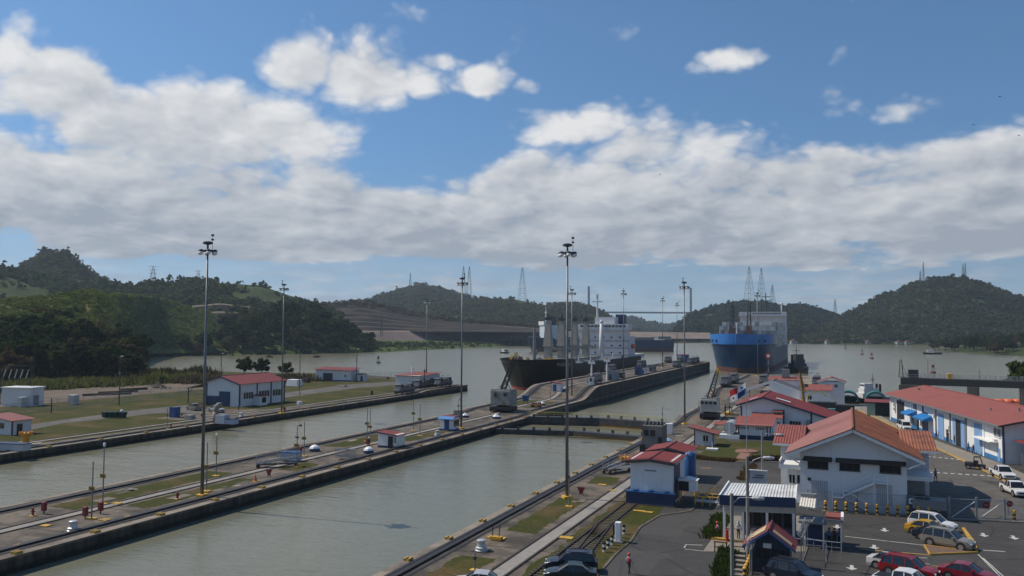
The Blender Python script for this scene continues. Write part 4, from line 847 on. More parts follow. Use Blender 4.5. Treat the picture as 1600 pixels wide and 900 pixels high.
# ------------------------------------------------------------------ far bridge, masts and pylons
pale_gr = mat('hazy_concrete', (.30, .30, .31), .8)
br = thing('road_bridge', 'long flat cable-stayed road bridge far beyond the lake', 'bridge', atD(1000, 487, 2750)[:2]+(0,), YAW+.02)
d = 2750; zd = atD(1000, 487, d)[2]
b = MB(); b.box(-330, 330, -8, 8, zd-5.5, zd-.3); b.build('deck', pale_gr, br); 
for px, yt in ((921, 448), (1077, 449)):
    q = atD(px, yt, d); lx = (px-1000)/1300*d/math.cos(math.atan((px-800)/1300))*1.0; b = MB(); b.frustum(lx-4.5, lx+4.5, -3, 3, -10, lx-3.4, lx+3.4, -2.4, 2.4, q[2]); b.build('pylon', pale_gr, br)
    b = MB()
    for k in range(1, 8):
        for s_ in (-1, 1): b.cyl((lx, 0, q[2]-k*4), (lx+s_*(150-k*17), 0, zd), .12, n=4)
    b.build('stay_cables', pale_gr, br)
def lattice(px, ytop, ybase, dist, label, wpx, arms=0, group=None, name='lattice_mast'):
    x, y, z0 = atD(px, ybase, dist); zt = atD(px, ytop, dist)[2]; w = wpx/1300*dist/2; hh = zt-z0+8; th = max(.22, dist/1300*.26)
    t = thing(name, label, 'pylon' if arms else 'radio mast', (x, y, z0-8), YAW+.3, group); b = MB()
    n = 7; prev = None
    for k in range(n+1):
        f = k/n; r = w*(1-f)**.85+w*.08; zz = hh*f; ring = [(r, r, zz), (-r, r, zz), (-r, -r, zz), (r, -r, zz)]
        if prev:
            for i in range(4):
                b.beam(prev[i], ring[i], th, th); b.beam(prev[i], ring[(i+1) % 4], th*.6, th*.6)
                if k < n: b.beam(ring[i], ring[(i+1) % 4], th*.6, th*.6)
        prev = ring
    b.build('lattice_legs', grey_d, t)
    if arms:
        for k in range(arms):
            zz = hh*(.98-.17*k); c = MB(); L_ = w*1.35; c.beam((-L_, 0, zz), (L_, 0, zz), th, th); c.beam((-L_, 0, zz), (0, 0, zz+hh*.05), th*.6, th*.6); c.beam((L_, 0, zz), (0, 0, zz+hh*.05), th*.6, th*.6); c.build('crossarm', grey_d, t)
    return t
for a in [(239, 416, 438, 1190, 'tall power pylon with three crossarms on the left ridge', 9, 3), (310, 423, 440, 1200, 'smaller power pylon right of the tall one on the left ridge', 7, 2)]: lattice(*a, name='power_pylon')
for a in [(641, 426, 444, 2340, 'thin mast on the hazy hill in the centre-left', 3), (724, 416, 461, 2250, 'left of two twin masts behind the lamp post', 7), (733, 416, 461, 2240, 'right of two twin masts behind the lamp post', 7), (816, 418, 470, 1990, 'single tall lattice mast on the wooded hill', 12),
          (1171, 417, 470, 2060, 'leftmost tall mast behind the container ship', 12), (1190, 419, 470, 2060, 'middle tall mast behind the container ship', 10), (1207, 445, 472, 2060, 'short mast right of the two tall ones behind the container ship', 7), (1305, 467, 488, 2080, 'short mast on the saddle left of the tall right hill', 4),
          (1443, 409, 434, 1870, 'tall thin mast left on the summit of the right hill', 2.5), (1438, 423, 436, 1870, 'short mast beside the tall one on the right hill summit', 2.5), (1505, 412, 431, 1870, 'mast right on the summit of the right hill', 3), (1508.5, 410, 431, 1870, 'thin mast touching the right summit mast', 2), (596, 494, 516, 1050, 'thin grey mast standing before the terraced cut', 3)]: lattice(*a)
# far waterside houses on the right shore
for px, py, w, lb in [(1405, 536, 9, 'white house with orange roof on the far right shore'), (1418, 537, 8, 'low orange-roofed house right of the white one on the far shore'), (1356, 536, 7, 'small grey boathouse on the far shore'), (1240, 535.5, 9, 'pale shed on the far shore behind the tug'), (1293, 533.5, 6, 'small white house on the far shore')]:
    x, y, z = atD(px, py, 1528); t = thing('shore_house', lb, 'house', (x, y, 0), YAW, 'houses on the far shore'); b = MB(); b.box(-w*.6, w*.6, -4, 4, -2, 3.6); b.build('wall', mat('far_wall', (.36, .35, .33), .8), t)
    b = MB(); b.extr([(-w*.68, -4.6, 3.6), (w*.68, -4.6, 3.6), (0, -4.6, 5.6)], (0, 9.2, 0)); b.build('roof', mat('far_roof', (.17, .07, .05), .8), t); windows_row(t, -w*.5, w*.5, -4, 2.2, 3, 1.2, 1.2)
# ------------------------------------------------------------------ tall lamp masts
mast_m = mat('mast_steel', (0.15, 0.158, 0.17), .45, .4, var=.2, scale=1.0); lampw = mat('lamp_reflector', (.74, .75, .76), .5, 0, var=.05)
def mast_proto():
    t = thing('lamp_mast', 'tall grey lamp mast', 'lamp post')
    b = MB(); b.cyl((0, 0, 0), (0, 0, 31.4), .22, .11, 12); b.build('pole', mast_m, t, smooth=True)
    b = MB(); b.box(-.55, .55, -.55, .55, 0, .28); b.build('yellow_base', yellow, t)
    b = MB(); b.lathe([(.8, 31.0), (.85, 31.05), (.85, 31.15), (.8, 31.2)], 16); 
    for k in range(6): a = k*math.pi/3+.3; b.beam((0, 0, 31.1), (math.cos(a)*.98, math.sin(a)*.98, 31.1), .1, .1)
    b.cyl((.75, 0, 31.2), (.75, 0, 33.0), .03, n=5); b.box(.62, .88, -.12, .12, 32.4, 32.6); b.box(.6, .9, -.1, .1, 32.95, 33.2); b.build('ring', grey_d, t)
    b = MB(); b.lathe([(.3, 31.9), (.62, 32.0), (.62, 32.2), (.35, 32.32)], 14); b.cyl((0, 0, 31.1), (0, 0, 32), .12); b.build('head_cover', grey_d, t)
    for k in range(6):
        a = k*math.pi/3+.3; c = (math.cos(a)*.98, math.sin(a)*.98, 0)
        b = MB(); b.lathe([(.28, 30.94), (.28, 31.12), (.2, 31.22), (.1, 31.25)], 12, c); l = b.build('floodlight', grey_d, t, smooth=False)
        b = MB(); b.lathe([(.12, 30.58), (.24, 30.62), (.31, 30.76), (.29, 30.936)], 12, c); b.build('reflector', lampw, l, smooth=True)
    return t
MP = mast_proto()
ml = [((315.5, 775.5), 0, 'tall lamp mast on the centre wall nearest the camera'), ((885.8, 778), 0, 'tall lamp mast on the grass strip beside the near chamber'), ((720.5, 670), 0, 'tall lamp mast on the centre wall by the blue kiosk'),
      ((1070, 663), 0, 'tall lamp mast on the right bank left of the yellow-tipped crane'), ((440, 646), 0, 'tall lamp mast on the left bank right of the workshop'), ((666, 604), 0, 'lamp mast among the locomotives on the left bank'),
      ((-77, 239), 1.1, 'lamp mast at the ramp of the centre wall, half hidden by a nearer mast'), ((-78, 305), 3.7, 'lamp mast on the raised centre wall beside the bulk carrier stern'), ((-79.5, 383), 3.7, 'far lamp mast on the raised centre wall, left of the farthest one'),
      ((-86, 452), 3.7, 'farthest lamp mast on the tip of the centre wall'), ((-32.6, 335), 3.66, 'lamp mast in front of the bow of the blue container ship')]
for i, (p, z, lb) in enumerate(ml):
    x, y = G(*p, z) if p[0] > 0 else p
    if i == 0: MP.location = (x, y, z); MP['label'] = lb; MP['group'] = 'tall lamp masts along the locks'
    else: dup(MP, (x, y, z), i*.7, lb, 'tall lamp masts along the locks')
# ------------------------------------------------------------------ number posts
plate_m = mat('ochre_plate', (.30, .19, .03), .6, var=.15)
def num_post(px, py, h, zp, label, top=None, zf=zc):
    x, y = G(px, py); z = zf(y); t = thing('number_post', label, 'sign post', (x, y, z), 0, 'numbered posts on the centre wall')
    b = MB(); b.cyl((0, 0, .1), (0, 0, h), .085, .06, 8); b.build('post', grey, t)
    b = MB(); b.box(-.5, .5, -.35, .35, 0, .12); b.build('yellow_foot', yellow, t)
    b = MB(); b.box(-.44, .44, -.13, -.09, zp-.24, zp+.24); p = b.build('number_plate', plate_m, t)
    text_mesh('510', .36, black, 'numerals', p, (0, -.135, zp), (math.pi/2, 0, 0))
    b = MB()
    if top == 'lamp': b.lathe([(.12, h), (.16, h+.1), (.16, h+.35), (.08, h+.45)], 8); b.build('lamp_cap', lampw, t)
    elif top == 'camera': b.beam((0, 0, h), (.55, 0, h), .06, .06); b.box(.4, .8, -.12, .12, h-.05, h+.22); b.box(-.25, .25, -.15, .15, zp+1.1, zp+1.3); b.build('camera_bracket', grey_d, t)
    else: b.cyl((0, 0, h), (0, 0, h+.1), .06); b.build('cap', grey_d, t)
for a in [(143, 811, 6.2, 3.35, 'numbered yellow-plate post by the red cabinet, nearest on the centre wall'), (160.5, 788, 6.9, 3.4, 'taller numbered post with lamp cap behind the nearest one', 'lamp'), (337.5, 744, 5.7, 3.3, 'numbered post right of the nearest big mast, far track side', 'lamp'), (322.5, 768, 6.2, 3.2, 'numbered post touching the nearest big mast'),
          (463.5, 730, 6.3, 3.35, 'numbered post with camera bracket beside the blue and white box', 'camera'), (475, 713, 5.6, 3.0, 'numbered post behind the camera post'), (573.5, 690, 6.0, 3.4, 'left numbered post of the pair by the white hut'), (578, 694, 6.2, 3.2, 'right numbered post of the pair by the white hut'),
          (646, 673, 6.2, 3.6, 'left numbered post of the pair left of the blue kiosk'), (656, 681, 6.2, 3.3, 'right numbered post of the pair left of the blue kiosk'), (716, 664, 5.6, 3.0, 'numbered post behind the mast by the blue kiosk', 'camera')]: num_post(*a)
for i, (px, py, h, lb) in enumerate([(889, 792, 5.6, 'thin pipe post with yellow foot beside the nearest right-bank mast'), (742, 892, 1.6, 'short post with wide yellow foot on the grass at the bottom'), (261, 670, 4.4, 'thin post on the left bank with small red box'), (468, 640, 6.8, 'thin pale post on the left bank right of the workshop'), (1035, 668, 4.6, 'thin white post behind the concrete gate machine'), (860, 630, 3.2, 'thin post before the small ramp hut'), (1092, 650, 3.6, 'thin white post left of the yellow-tipped crane')]):
    x, y = G(px, py); t = thing('pipe_post', lb, 'post', (x, y, zc(y) if -95 < x < -70 else 0)); b = MB(); b.cyl((0, 0, .1), (0, 0, h), .08, .06, 8); b.build('pole', grey, t); b = MB(); b.box(-.42, .42, -.3, .3, 0, .12); b.build('foot', yellow, t)
    b = MB(); b.box(-.12, .12, -.12, .12, h*.62, h*.62+.25); b.build('junction_box', grey_d, t)
# ------------------------------------------------------------------ capstans, chocks, hydrants and the like
silver = mat('silver_paint', (.50, .51, .52), .4, .4, var=.12)
def capstan(px, py, label):
    x, y = G(px, py); t = thing('capstan', label, 'bollard', (x, y, zc(y) if x > -95 and x < -70 else 0), 0, 'silver capstans along the lock walls')
    b = MB(); b.lathe([(.62, 0), (.62, .1), (.56, .14), (.56, .34), (.40, .42), (.36, .75), (.43, .85), (.43, 1.02), (.3, 1.08)], 18); b.build('drum', silver, t); b = MB(); b.box(-.75, .75, -.75, .75, 0, .06); b.build('foot_plate', grey_d, t)
for a in [(114, 829.5, 'silver capstan left of the red cabinet on the centre wall'), (752, 860.5, 'silver capstan on the right bank beside the yellow valve'), (683, 680.5, 'silver capstan left of the blue kiosk'), (377, 652, 'silver capstan before the workshop on the left bank')]: capstan(*a)
cm = MB(); cm.box(-.3, .3, -.4, .4, 0, .1); cm.box(-.3, -.14, -.4, .4, .1, .24); cm.box(.14, .3, -.4, .4, .1, .24)
cp = cm.build('mooring_chock', mat('worn_yellow', (.42, .27, .06), .7, var=.3, scale=5), None, (XR+.45, 60, .05)); tag(cp, 'yellow mooring chock on the coping of the near chamber, right bank', 'mooring chock', 'chocks along the right coping')
for k in range(1, 14): y = 60+k*8.4; o = cp.copy(); COL.objects.link(o); o.location = (XR+.45, y, zr(y)+.05)
for k in range(16):
    y = 56+k*8.8; o = cp.copy(); COL.objects.link(o); o.location = (XCR-.5, y, zc(y)+.05); o['label'] = 'yellow mooring chock on the near coping of the centre wall'; o['group'] = 'chocks along the centre wall coping'
for k in range(10):
    y = 96+k*11; o = cp.copy(); COL.objects.link(o); o.location = (XL-.45, y, zl(y)+.05); o['label'] = 'yellow mooring chock on the coping of the left bank'; o['group'] = 'chocks along the left coping'
def floorplate(px, py, w, d, lb):
    x, y = G(px, py); b = MB(); b.box(-w/2, w/2, -d/2, d/2, 0, .09); tag(b.build('hatch_plate', mat('plate_yellow', (.45, .27, .04), .75, var=.35, scale=4), None, (x, y, .012)), lb, 'hatch plate', 'yellow hatch plates set in the wall tops')
for a in [(31, 853, 1, .8, 'yellow hatch plate at the left edge near the coping'), (71, 822, 1, .8, 'yellow hatch plate on the pale slab track'), (183, 787, 1.1, .8, 'yellow hatch plate right of the tall numbered post'), (203, 808, 1, .8, 'yellow hatch plate before the grass plot'), (164, 813, 1.0, .8, 'yellow hatch plate right of the nearest numbered post'), (776, 841, 1.9, .9, 'large yellow hatch plate under the valve on the right bank'), (941, 758, 1.1, .7, 'yellow hatch plate beside the gangway on wheels'), (957, 767, .9, .6, 'yellow hatch plate on the right return track'), (885, 841, 1.4, .9, 'yellow box at the head of the siding'), (998, 799, 1.3, .6, 'yellow plate on the verge left of two'), (1013, 801, 1.1, .6, 'yellow plate on the verge right of two')]: floorplate(*a)
def hydrant(px, py, label, kind=0, zf=None):
    x, y = G(px, py); z = zc(y) if -95 < x < -70 else 0; t = thing('hydrant' if kind == 0 else 'hose_cabinet', label, 'hydrant' if kind == 0 else 'cabinet', (x, y, z))
    rd = mat('hydrant_red', (.17, .016, .018), .5, var=.15)
    if kind == 0:
        b = MB(); b.lathe([(.2, 0), (.2, .1), (.13, .15), (.13, .65), (.17, .7), (.13, .85), (.05, .92)], 10); b.cyl((-.28, 0, .5), (.28, 0, .5), .08, n=8); b.build('barrel', rd, t); b = MB(); b.box(-.3, .3, -.3, .3, 0, .08); b.build('foot', yellow, t)
    elif kind == 1:
        b = MB(); b.box(-.27, .27, -.2, .2, .35, 1.35); b.build('cabinet_box', rd, t, bevel=.05); b = MB(); b.cyl((0, 0, 0), (0, 0, .35), .07); b.build('stand', grey_d, t); b = MB(); b.box(-.22, .22, -.215, -.2, .45, 1.25); b.build('door', mat('cab_red', (.21, .025, .022), .5), t)
    else:
        b = MB(); b.extr([(-.55, -.06, 1.05), (.55, -.06, 1.05), (.1, -.06, .15), (-.1, -.06, .15)], (0, .12, 0)); b.build('shield', rd, t); b = MB(); b.cyl((-.3, .1, 0), (-.1, 0, .9), .04); b.cyl((.3, .1, 0), (.1, 0, .9), .04); b.build('legs', grey_d, t)
for a in [(277, 780, 'red hydrant left of the nearest big mast', 0), (133, 811, 'tall red hose cabinet at the nearest numbered post', 1), (157, 803, 'small red cabinet right of the nearest numbered post', 1), (51, 806, 'dark red hydrant near the far coping at left', 0), (68.5, 803, 'dark red cabinet near the far coping at left', 1), (420, 745, 'red shield-shaped stand beside the gangway', 2), (469, 711, 'red cabinet behind the camera post', 1), (574, 697, 'red cabinet by the paired posts', 1), (908, 774, 'red shield-shaped stand right of the right-bank mast', 2), (267, 668, 'dark red hydrant on the left bank by the track', 0), (444.5, 643, 'red triangular stand right of the left-bank mast', 2), (284, 651, 'red barrel-like hydrant right of the blue cabin', 0), (315, 652, 'red hydrant left of the pickup on the left bank', 0), (713, 664, 'red cabinet behind the kiosk mast', 1)]: hydrant(*a)
x, y = G(399, 752); t = thing('traffic_cone', 'orange traffic cone on the centre wall before the gangway', 'traffic cone', (x, y, 0)); b = MB(); b.lathe([(.24, .05), (.05, .95)], 12); b.build('cone', mat('cone_orange', (.55, .12, .06), .6), t); b = MB(); b.box(-.35, .35, -.35, .35, 0, .06); b.build('base', yellow, t)
blue_m = mat('blue_paint', (.013, .075, .215), .5, var=.12); blue_v = mat('vivid_blue', (.015, .16, .44), .5, var=.1); roof_r = weathered('red_sheet_roof', (.19, .036, .035), (.115, .034, .030), .65, axis=0, fine=2.2, amt=(.45, .75)); roof_p = weathered('faded_red_roof', (.25, .072, .056), (.15, .052, .040), .7, axis=1, fine=2.0, amt=(.45, .75)); roof_t = mat('clay_tile_roof', (.255, .088, .046), .8, var=.34, scale=2.5, rgb2=(.16, .055, .032), s2=.4)
def cover(px, py, label, s=1.0, dome=False):
    x, y = G(px, py); t = thing('vent_cover', label, 'vent cover', (x, y, zc(y)), 0, 'white-topped vent covers on the centre wall'); b = MB(); b.cyl((0, 0, 0), (0, 0, .5), 1.15*s, 1.1*s, 10); b.build('blue_base', navy, t)
    b = MB(); b.lathe([(1.12*s, .5), (.95*s, .78), (.6*s, 1.0), (.15*s, 1.12)] if dome else [(1.1*s, .5), (.1, 1.1)], 10 if dome else 4); b.build('white_top', lampw, t)
for a in [(491.5, 705, 'white domed vent cover behind the camera post', .8, True), (576, 708, 'white domed vent cover left of the white hut', .78, True), (727, 652, 'white pyramid vent cover behind the kiosk mast', .85), (775.5, 654, 'white pyramid vent cover before the crane', .95), (848, 637, 'white pyramid vent cover right of the crane', .7)]: cover(*a)
def corr(b, a0, a1, c1, c0, n, amp, th=.07):
    """ribbed sheet: a0-a1 lower edge, c0-c1 upper edge, n ribs"""
    a0, a1, c0, c1 = map(Vector, (a0, a1, c0, c1)); nr = (a1-a0).cross(c0-a0).normalized()
    if nr.z < 0: nr = -nr
    vs = []; N = n*3
    prof = [0, 0, amp]
    for i in range(N+1):
        f = i/N; h = nr*prof[i % 3]; p = a0+(a1-a0)*f; q = c0+(c1-c0)*f; vs += [p+h, q+h, p-nr*th, q-nr*th]
    fs = []
    for i in range(N): k = 4*i; fs += [(k, k+4, k+5, k+1), (k+2, k+3, k+7, k+6), (k, k+2, k+6, k+4), (k+1, k+5, k+7, k+3)]
    fs += [(0, 1, 3, 2), (4*N, 4*N+2, 4*N+3, 4*N+1)]; b.add(vs, fs); return b
def gutter_hut(name, label, loc, w, d, h, roof_m, wall_m, base_m=None, rz=0.0, slope=.5, door=None, win=None, over=.45, post=None, cat='hut'):
    """small hut with a single-pitch roof; front faces -y"""
    t = thing(name, label, cat, loc, rz); b = MB(); b.extr([(-w/2, -d/2, 0), (w/2, -d/2, 0), (w/2, -d/2, h), (-w/2, -d/2, h+slope)], (0, d, 0)); b.build('wall', wall_m, t)
    b = MB(); corr(b, (w/2+over, -d/2-over, h-.18+.1), (w/2+over, d/2+over, h-.18+.1), (-w/2-over, d/2+over, h+slope+.22), (-w/2-over, -d/2-over, h+slope+.22), max(5, int(d/.4)), .05); b.build('roof', roof_m, t)
    b = MB(); b.beam((-w/2-over, -d/2-over-.02, h+slope+.12), (w/2+over, -d/2-over-.02, h-.14), .08, .2); b.build('fascia', navy, t)
    if base_m: b = MB(); b.box(-w/2-.05, w/2+.05, -d/2-.05, d/2+.05, 0, .4); b.build('plinth', base_m, t)
    if door: b = MB(); b.box(door[0]-door[1]/2, door[0]+door[1]/2, -d/2-.06, -d/2+.05, .05, 2.1); b.build('door', door[2], t)
    for q in (win or []):
        b = MB(); b.box(q[0]-q[2]/2, q[0]+q[2]/2, -d/2-.05, -d/2+.05, q[1]-q[3]/2, q[1]+q[3]/2); wd = b.build('window', glass, t); f = MB()
        for sx in (-1, 0, 1): f.box(q[0]+sx*q[2]/2-.05, q[0]+sx*q[2]/2+.05, -d/2-.09, -d/2-.04, q[1]-q[3]/2-.05, q[1]+q[3]/2+.05)
        f.box(q[0]-q[2]/2-.1, q[0]+q[2]/2+.1, -d/2-.16, -d/2-.03, q[1]-q[3]/2-.14, q[1]-q[3]/2-.05); f.build('frame', wall_m, wd)
    return t
x, y = G(604, 700); gutter_hut('watch_hut', 'white hut with red single-pitch roof on the centre wall beside paired posts', (x+.2, y+1.4, 0), 3.9, 2.8, 2.4, roof_r, white_p, navy, 0, .2, (.6, 1.0, dark), [(1.5, 1.5, .6, 1.0)], .25)
x, y = G(698, 673); t = thing('kiosk', 'blue and white kiosk with bright blue awning on the centre wall', 'kiosk', (x, y+1.3, 0)); b = MB(); b.box(-1.6, 1.6, -1.2, 1.2, 0, 2.7); b.build('wall', white_p, t); b = MB(); b.box(-.6, .5, -1.26, -1.1, .1, 2.3); b.build('door', blue_m, t); b = MB(); b.box(1.55, 1.66, -1.2, 1.2, .9, 2.2); b.build('window', glass, t); b = MB(); b.box(-1.68, 1.68, -1.28, 1.28, 0, .35); b.build('plinth', blue_m, t); b = MB(); b.extr([(-1.8, -2.0, 2.35), (1.8, -2.0, 2.35), (1.8, -1.2, 2.85), (-1.8, -1.2, 2.85)], (0, 0, .12)); b.build('awning', blue_v, t); b = MB(); b.box(-1.75, 1.75, -1.2, 1.35, 2.75, 2.95); b.build('roof', roof_r, t)
x, y = G(714, 655); b = MB(); b.box(-.95, .95, -.6, .6, 0, 2.1); tag(b.build('switch_cabinet', grey, None, (x, y+.6, 0), bevel=.06), 'grey switch cabinet behind the blue kiosk', 'cabinet')
x, y = G(869.5, 623.5); z = zc(y); gutter_hut('ramp_hut', 'small white hut with blue door at the foot of the ramp', (x, y+1.2, z), 2.6, 2.4, 2.6, roof_p, white_p, None, 0, .2, (-.6, 1.1, blue_m))
x, y = G(451, 721); t = thing('machine_box', 'blue and white box at the end of the gangway on the centre wall', 'box', (x, y+.6, 0), .2); b = MB(); b.box(-1.5, 1.5, -.8, .8, .15, 1.35); b.build('box', mat('pale_blue_grey', (.32, .38, .46), .6), t); b = MB(); b.box(-1.55, 1.55, -.85, .85, 1.35, 1.5); b.build('lid', blue_m, t)
def gangway(px, py, L, rz, label):
    x, y = G(px, py); t = thing('wheeled_gangway', label, 'gangway', (x, y, 0), rz); b = MB()
    b.beam((0, -.55, .7), (L, -.55, 1.5), .12, .25); b.beam((0, .55, .7), (L, .55, 1.5), .12, .25); b.build('stringers', galv, t)
    for k in range(9): f = (k+.5)/9; c = MB(); c.box(L*f-.18, L*f+.18, -.5, .5, .7+.8*f, .78+.8*f); c.build('tread', grey_d, t)
    b = MB()
    for sd in (-.6, .6):
        for k in range(5): f = k/4; b.cyl((L*f, sd, .7+.8*f), (L*f, sd, 1.75+.8*f), .035, n=5)
        b.cyl((0, sd, 1.75), (L, sd, 2.55), .035, n=5); b.cyl((0, sd, 1.25), (L, sd, 2.05), .03, n=5)
    b.build('handrail', galv, t)
    for sd in (-.6, .6):
        for fx in (.3, L-.5): c = MB(); c.cyl((fx, sd-.08, .3), (fx, sd+.08, .3), .3, n=12); c.build('wheel', black, t)
    b = MB(); b.box(.1, L-.3, -.5, .5, .42, .6); b.build('chassis', grey_d, t); return t
gangway(400, 731, 6.4, math.radians(38), 'grey wheeled gangway with handrails on the centre wall'); gangway(946, 741, 5.0, math.radians(62), 'wheeled gangway with mesh rails by the right return track')
x, y = G(969, 737); t = thing('boat_trailer', 'small white and blue boat-like float beside the right-bank gangway', 'boat', (x, y, 0), 1.0); b = MB(); b.frustum(-1.2, 1.2, -.6, .6, .2, -1.6, 1.6, -.85, .85, 1.0); b.build('hull', white_p, t); b = MB(); b.box(-1.5, 1.5, -.8, .8, 1.0, 1.1); b.build('gunwale', blue_m, t)
x, y = G(535, 719); t = thing('wire_cage', 'grey wire cage of stacked barriers on the centre wall', 'barrier stack', (x, y+.4, 0), .15); 
for k in range(6):
    b = MB(); o_ = k*.28
    for q in range(7): b.cyl((-1.5+q*.5, o_, .1), (-1.5+q*.5, o_, 1.6), .025, n=4)
    b.cyl((-1.5, o_, 1.6), (1.5, o_, 1.6), .03, n=4); b.cyl((-1.5, o_, .5), (1.5, o_, .5), .03, n=4); b.build('barrier', galv, t)
# ------------------------------------------------------------------ locomotives
loco_m = mat('locomotive_silver', (.17, .175, .18), .45, .5, var=.2, scale=1.2, rgb2=(.13, .13, .13), s2=.5)
def loco_proto():
    t = thing('lock_locomotive', 'silver locomotive', 'locomotive'); b = MB(); b.box(-1.2, 1.2, -4.7, 4.7, .45, 1.15); b.build('chassis', grey_d, t)
    for s_ in (-1, 1):
        b = MB(); b.frustum(-1.25, 1.25, s_*3.4-1.35, s_*3.4+1.35, 1.15, -1.05, 1.05, s_*3.3-1.0, s_*3.3+1.0, 3.3); c = b.build('cab', loco_m, t, bevel=.12)
        b = MB(); b.box(-.95, .95, s_*4.35-.1, s_*4.35+.1, 2.2, 2.95); b.build('windscreen', glass, c)
        for sx in (-1, 1): b = MB(); b.box(sx*1.13-.05, sx*1.13+.05, s_*3.3-.6, s_*3.3+.6, 2.2, 2.9); b.build('side_window', glass, c)
        b = MB(); b.box(-1.15, 1.15, s_*5.0-.35, s_*5.0+.35, .9, 1.7); b.build('nose', loco_m, t, bevel=.15)
        for sx in (-.7, .7): b = MB(); b.cyl((sx, s_*5.36-.03, 1.35), (sx, s_*5.36+.03, 1.35), .14, n=8); b.build('headlamp', lampw, t)
    b = MB(); b.box(-1.1, 1.1, -1.9, 1.9, 1.15, 2.2); b.build('winch_housing', loco_m, t, bevel=.1); b = MB(); b.cyl((-.9, .7, 2.4), (.9, .7, 2.4), .55, n=14); b.build('winch_drum', grey_d, t); b = MB(); b.cyl((-.9, -.7, 2.4), (.9, -.7, 2.4), .55, n=14); b.build('winch_drum', grey_d, t)
    b = MB(); b.cyl((.3, 2.9, 3.3), (.3, 2.9, 4.1), .06); b.box(-.1, .7, 2.8, 3.0, 3.9, 4.05); b.build('signal_arm', red, t)
    for s_ in (-1, 1):
        for sx in (-1, 1):
            b = MB(); b.cyl((sx*.95, s_*3.2, .42), (sx*1.15, s_*3.2, .42), .42, n=12); b.build('wheel', black, t)
    return t
LP = loco_proto()
lc = [((632, 615.5), 0, 'silver locomotive on the left bank, nearest one facing the camera'), ((-134, 267), .6, 'silver locomotive near the tip of the left bank'), ((-139.6, 262), 0, 'locomotive on the left return track behind the white shed, near one'), ((-139.6, 274), 0, 'locomotive on the left return track behind the white shed, far one'),
      ((-76.5, 262), 3.7, 'silver locomotive just above the ramp of the centre wall'), ((-74.6, 392), 3.7, 'locomotive on the near track of the raised centre wall left of the farther masts'), ((-89.8, 330), 3.7, 'locomotive beside the bulk carrier amidships'), ((-89.8, 385), 3.7, 'locomotive beside the bulk carrier stern'), ((-75, 446), 3.7, 'locomotive near the tip of the centre wall, near edge'), ((-75, 432), 3.7, 'locomotive near the tip of the centre wall, second from the tip'), ((-82, 440), 3.7, 'locomotive in the middle near the tip of the centre wall'), ((-90, 448), 3.7, 'locomotive on the far edge near the tip of the centre wall'),
      ((-35.6, 268), 3.66, 'locomotive on the right approach just above the ramp'), ((-35.6, 286), 3.66, 'locomotive on the right approach, second from the ramp'), ((-25.5, 282), 3.66, 'locomotive behind the white pitched frame on the right approach'), ((-15.5, 278), 3.66, 'locomotive behind the red-roofed houses, left one'), ((-9.5, 281), 3.66, 'locomotive behind the red-roofed houses, right one')]
for i, (p, z, lb) in enumerate(lc):
    x, y = G(*p, z) if p[0] > 0 else p
    if i == 0: LP.location = (x, y, z+.1); LP['label'] = lb; LP['group'] = 'lock locomotives'
    else: dup(LP, (x, y, z+.1), 0, lb, 'lock locomotives')
# cabins, signals and boxes on the raised centre wall
for (X, Y, w, d, h, m_, lb, zz) in [(-76.5, 284, 3.0, 6, 3.0, mat('grey_blue_box', (.20, .25, .31), .6), 'grey-blue container on the raised centre wall beside the mast', 3.7), (-76.3, 322, 2.6, 3, 3.2, blue_m, 'blue cabin on the raised centre wall right of the mast', 3.7), (-76.3, 331, 2.2, 3, 2.4, white_p, 'white box with red stripe next to the blue cabin', 3.7), (-84, 458, 6, 6, 4.2, white_p, 'white cabin at the tip of the centre wall', 3.7), (-82, 452.5, 3.2, 2.6, 4.2, blue_m, 'blue cabin at the tip of the centre wall', 3.7), (-77.5, 352, 2.2, 5, 2.2, grey, 'grey crate on the raised centre wall', 3.7), (-78, 412, 2.4, 4, 2.4, grey, 'grey equipment box far along the centre wall', 3.7), (-80, 270, 2.2, 2.2, 1.6, grey_d, 'dark winch box above the ramp', 3.7), (-77.2, 298, 1.8, 4.5, 1.9, grey_d, 'dark equipment rack right of the grey-blue container', 3.7)]:
    t = thing('equipment_cabin', lb, 'cabin', (X, Y, zz)); b = MB(); b.box(-w/2, w/2, -d/2, d/2, 0, h); b.build('body', m_, t, bevel=.06); b = MB(); b.box(-w/2-.1, w/2+.1, -d/2-.1, d/2+.1, h, h+.14); b.build('roof', roof_p if h > 4 else grey_d, t); b = MB(); b.box(w/2-.02, w/2+.05, -d*.3, d*.2, h*.4, h*.75); b.build('window', glass, t); b = MB(); b.box(-w*.25, w*.15, -d/2-.05, -d/2+.02, .1, h*.7); b.build('door', grey_d, t)
for i, (X, Y, lb) in enumerate([(-76.2, 257, 'white arrow signal mast with small booth at the top of the ramp'), (-76.4, 276, 'white arrow signal mast right of the one at the ramp')]):
    t = thing('arrow_signal', lb, 'signal', (X, Y, 3.7)); b = MB(); b.cyl((0, 0, 0), (0, 0, 6.6), .32, .24, 10); b.build('mast', white_p, t); b = MB(); b.box(-1.1, 1.1, -.25, .25, 6.6, 7.3); b.build('arrow_housing', white_p, t); b = MB(); b.box(-.15, .15, -.15, .15, 7.3, 8.0); b.build('top_lamp', red, t)
    if i == 0: b = MB(); b.box(-.8, .8, -.9, .9, 0, 2.6); b.build('booth', white_p, t); b = MB(); b.box(-.4, .4, -.96, -.88, 1.1, 2.1); b.build('booth_window', glass, t); b = MB(); b.box(-.95, .95, -1.05, 1.05, 2.6, 2.8); b.build('booth_roof', roof_p, t)
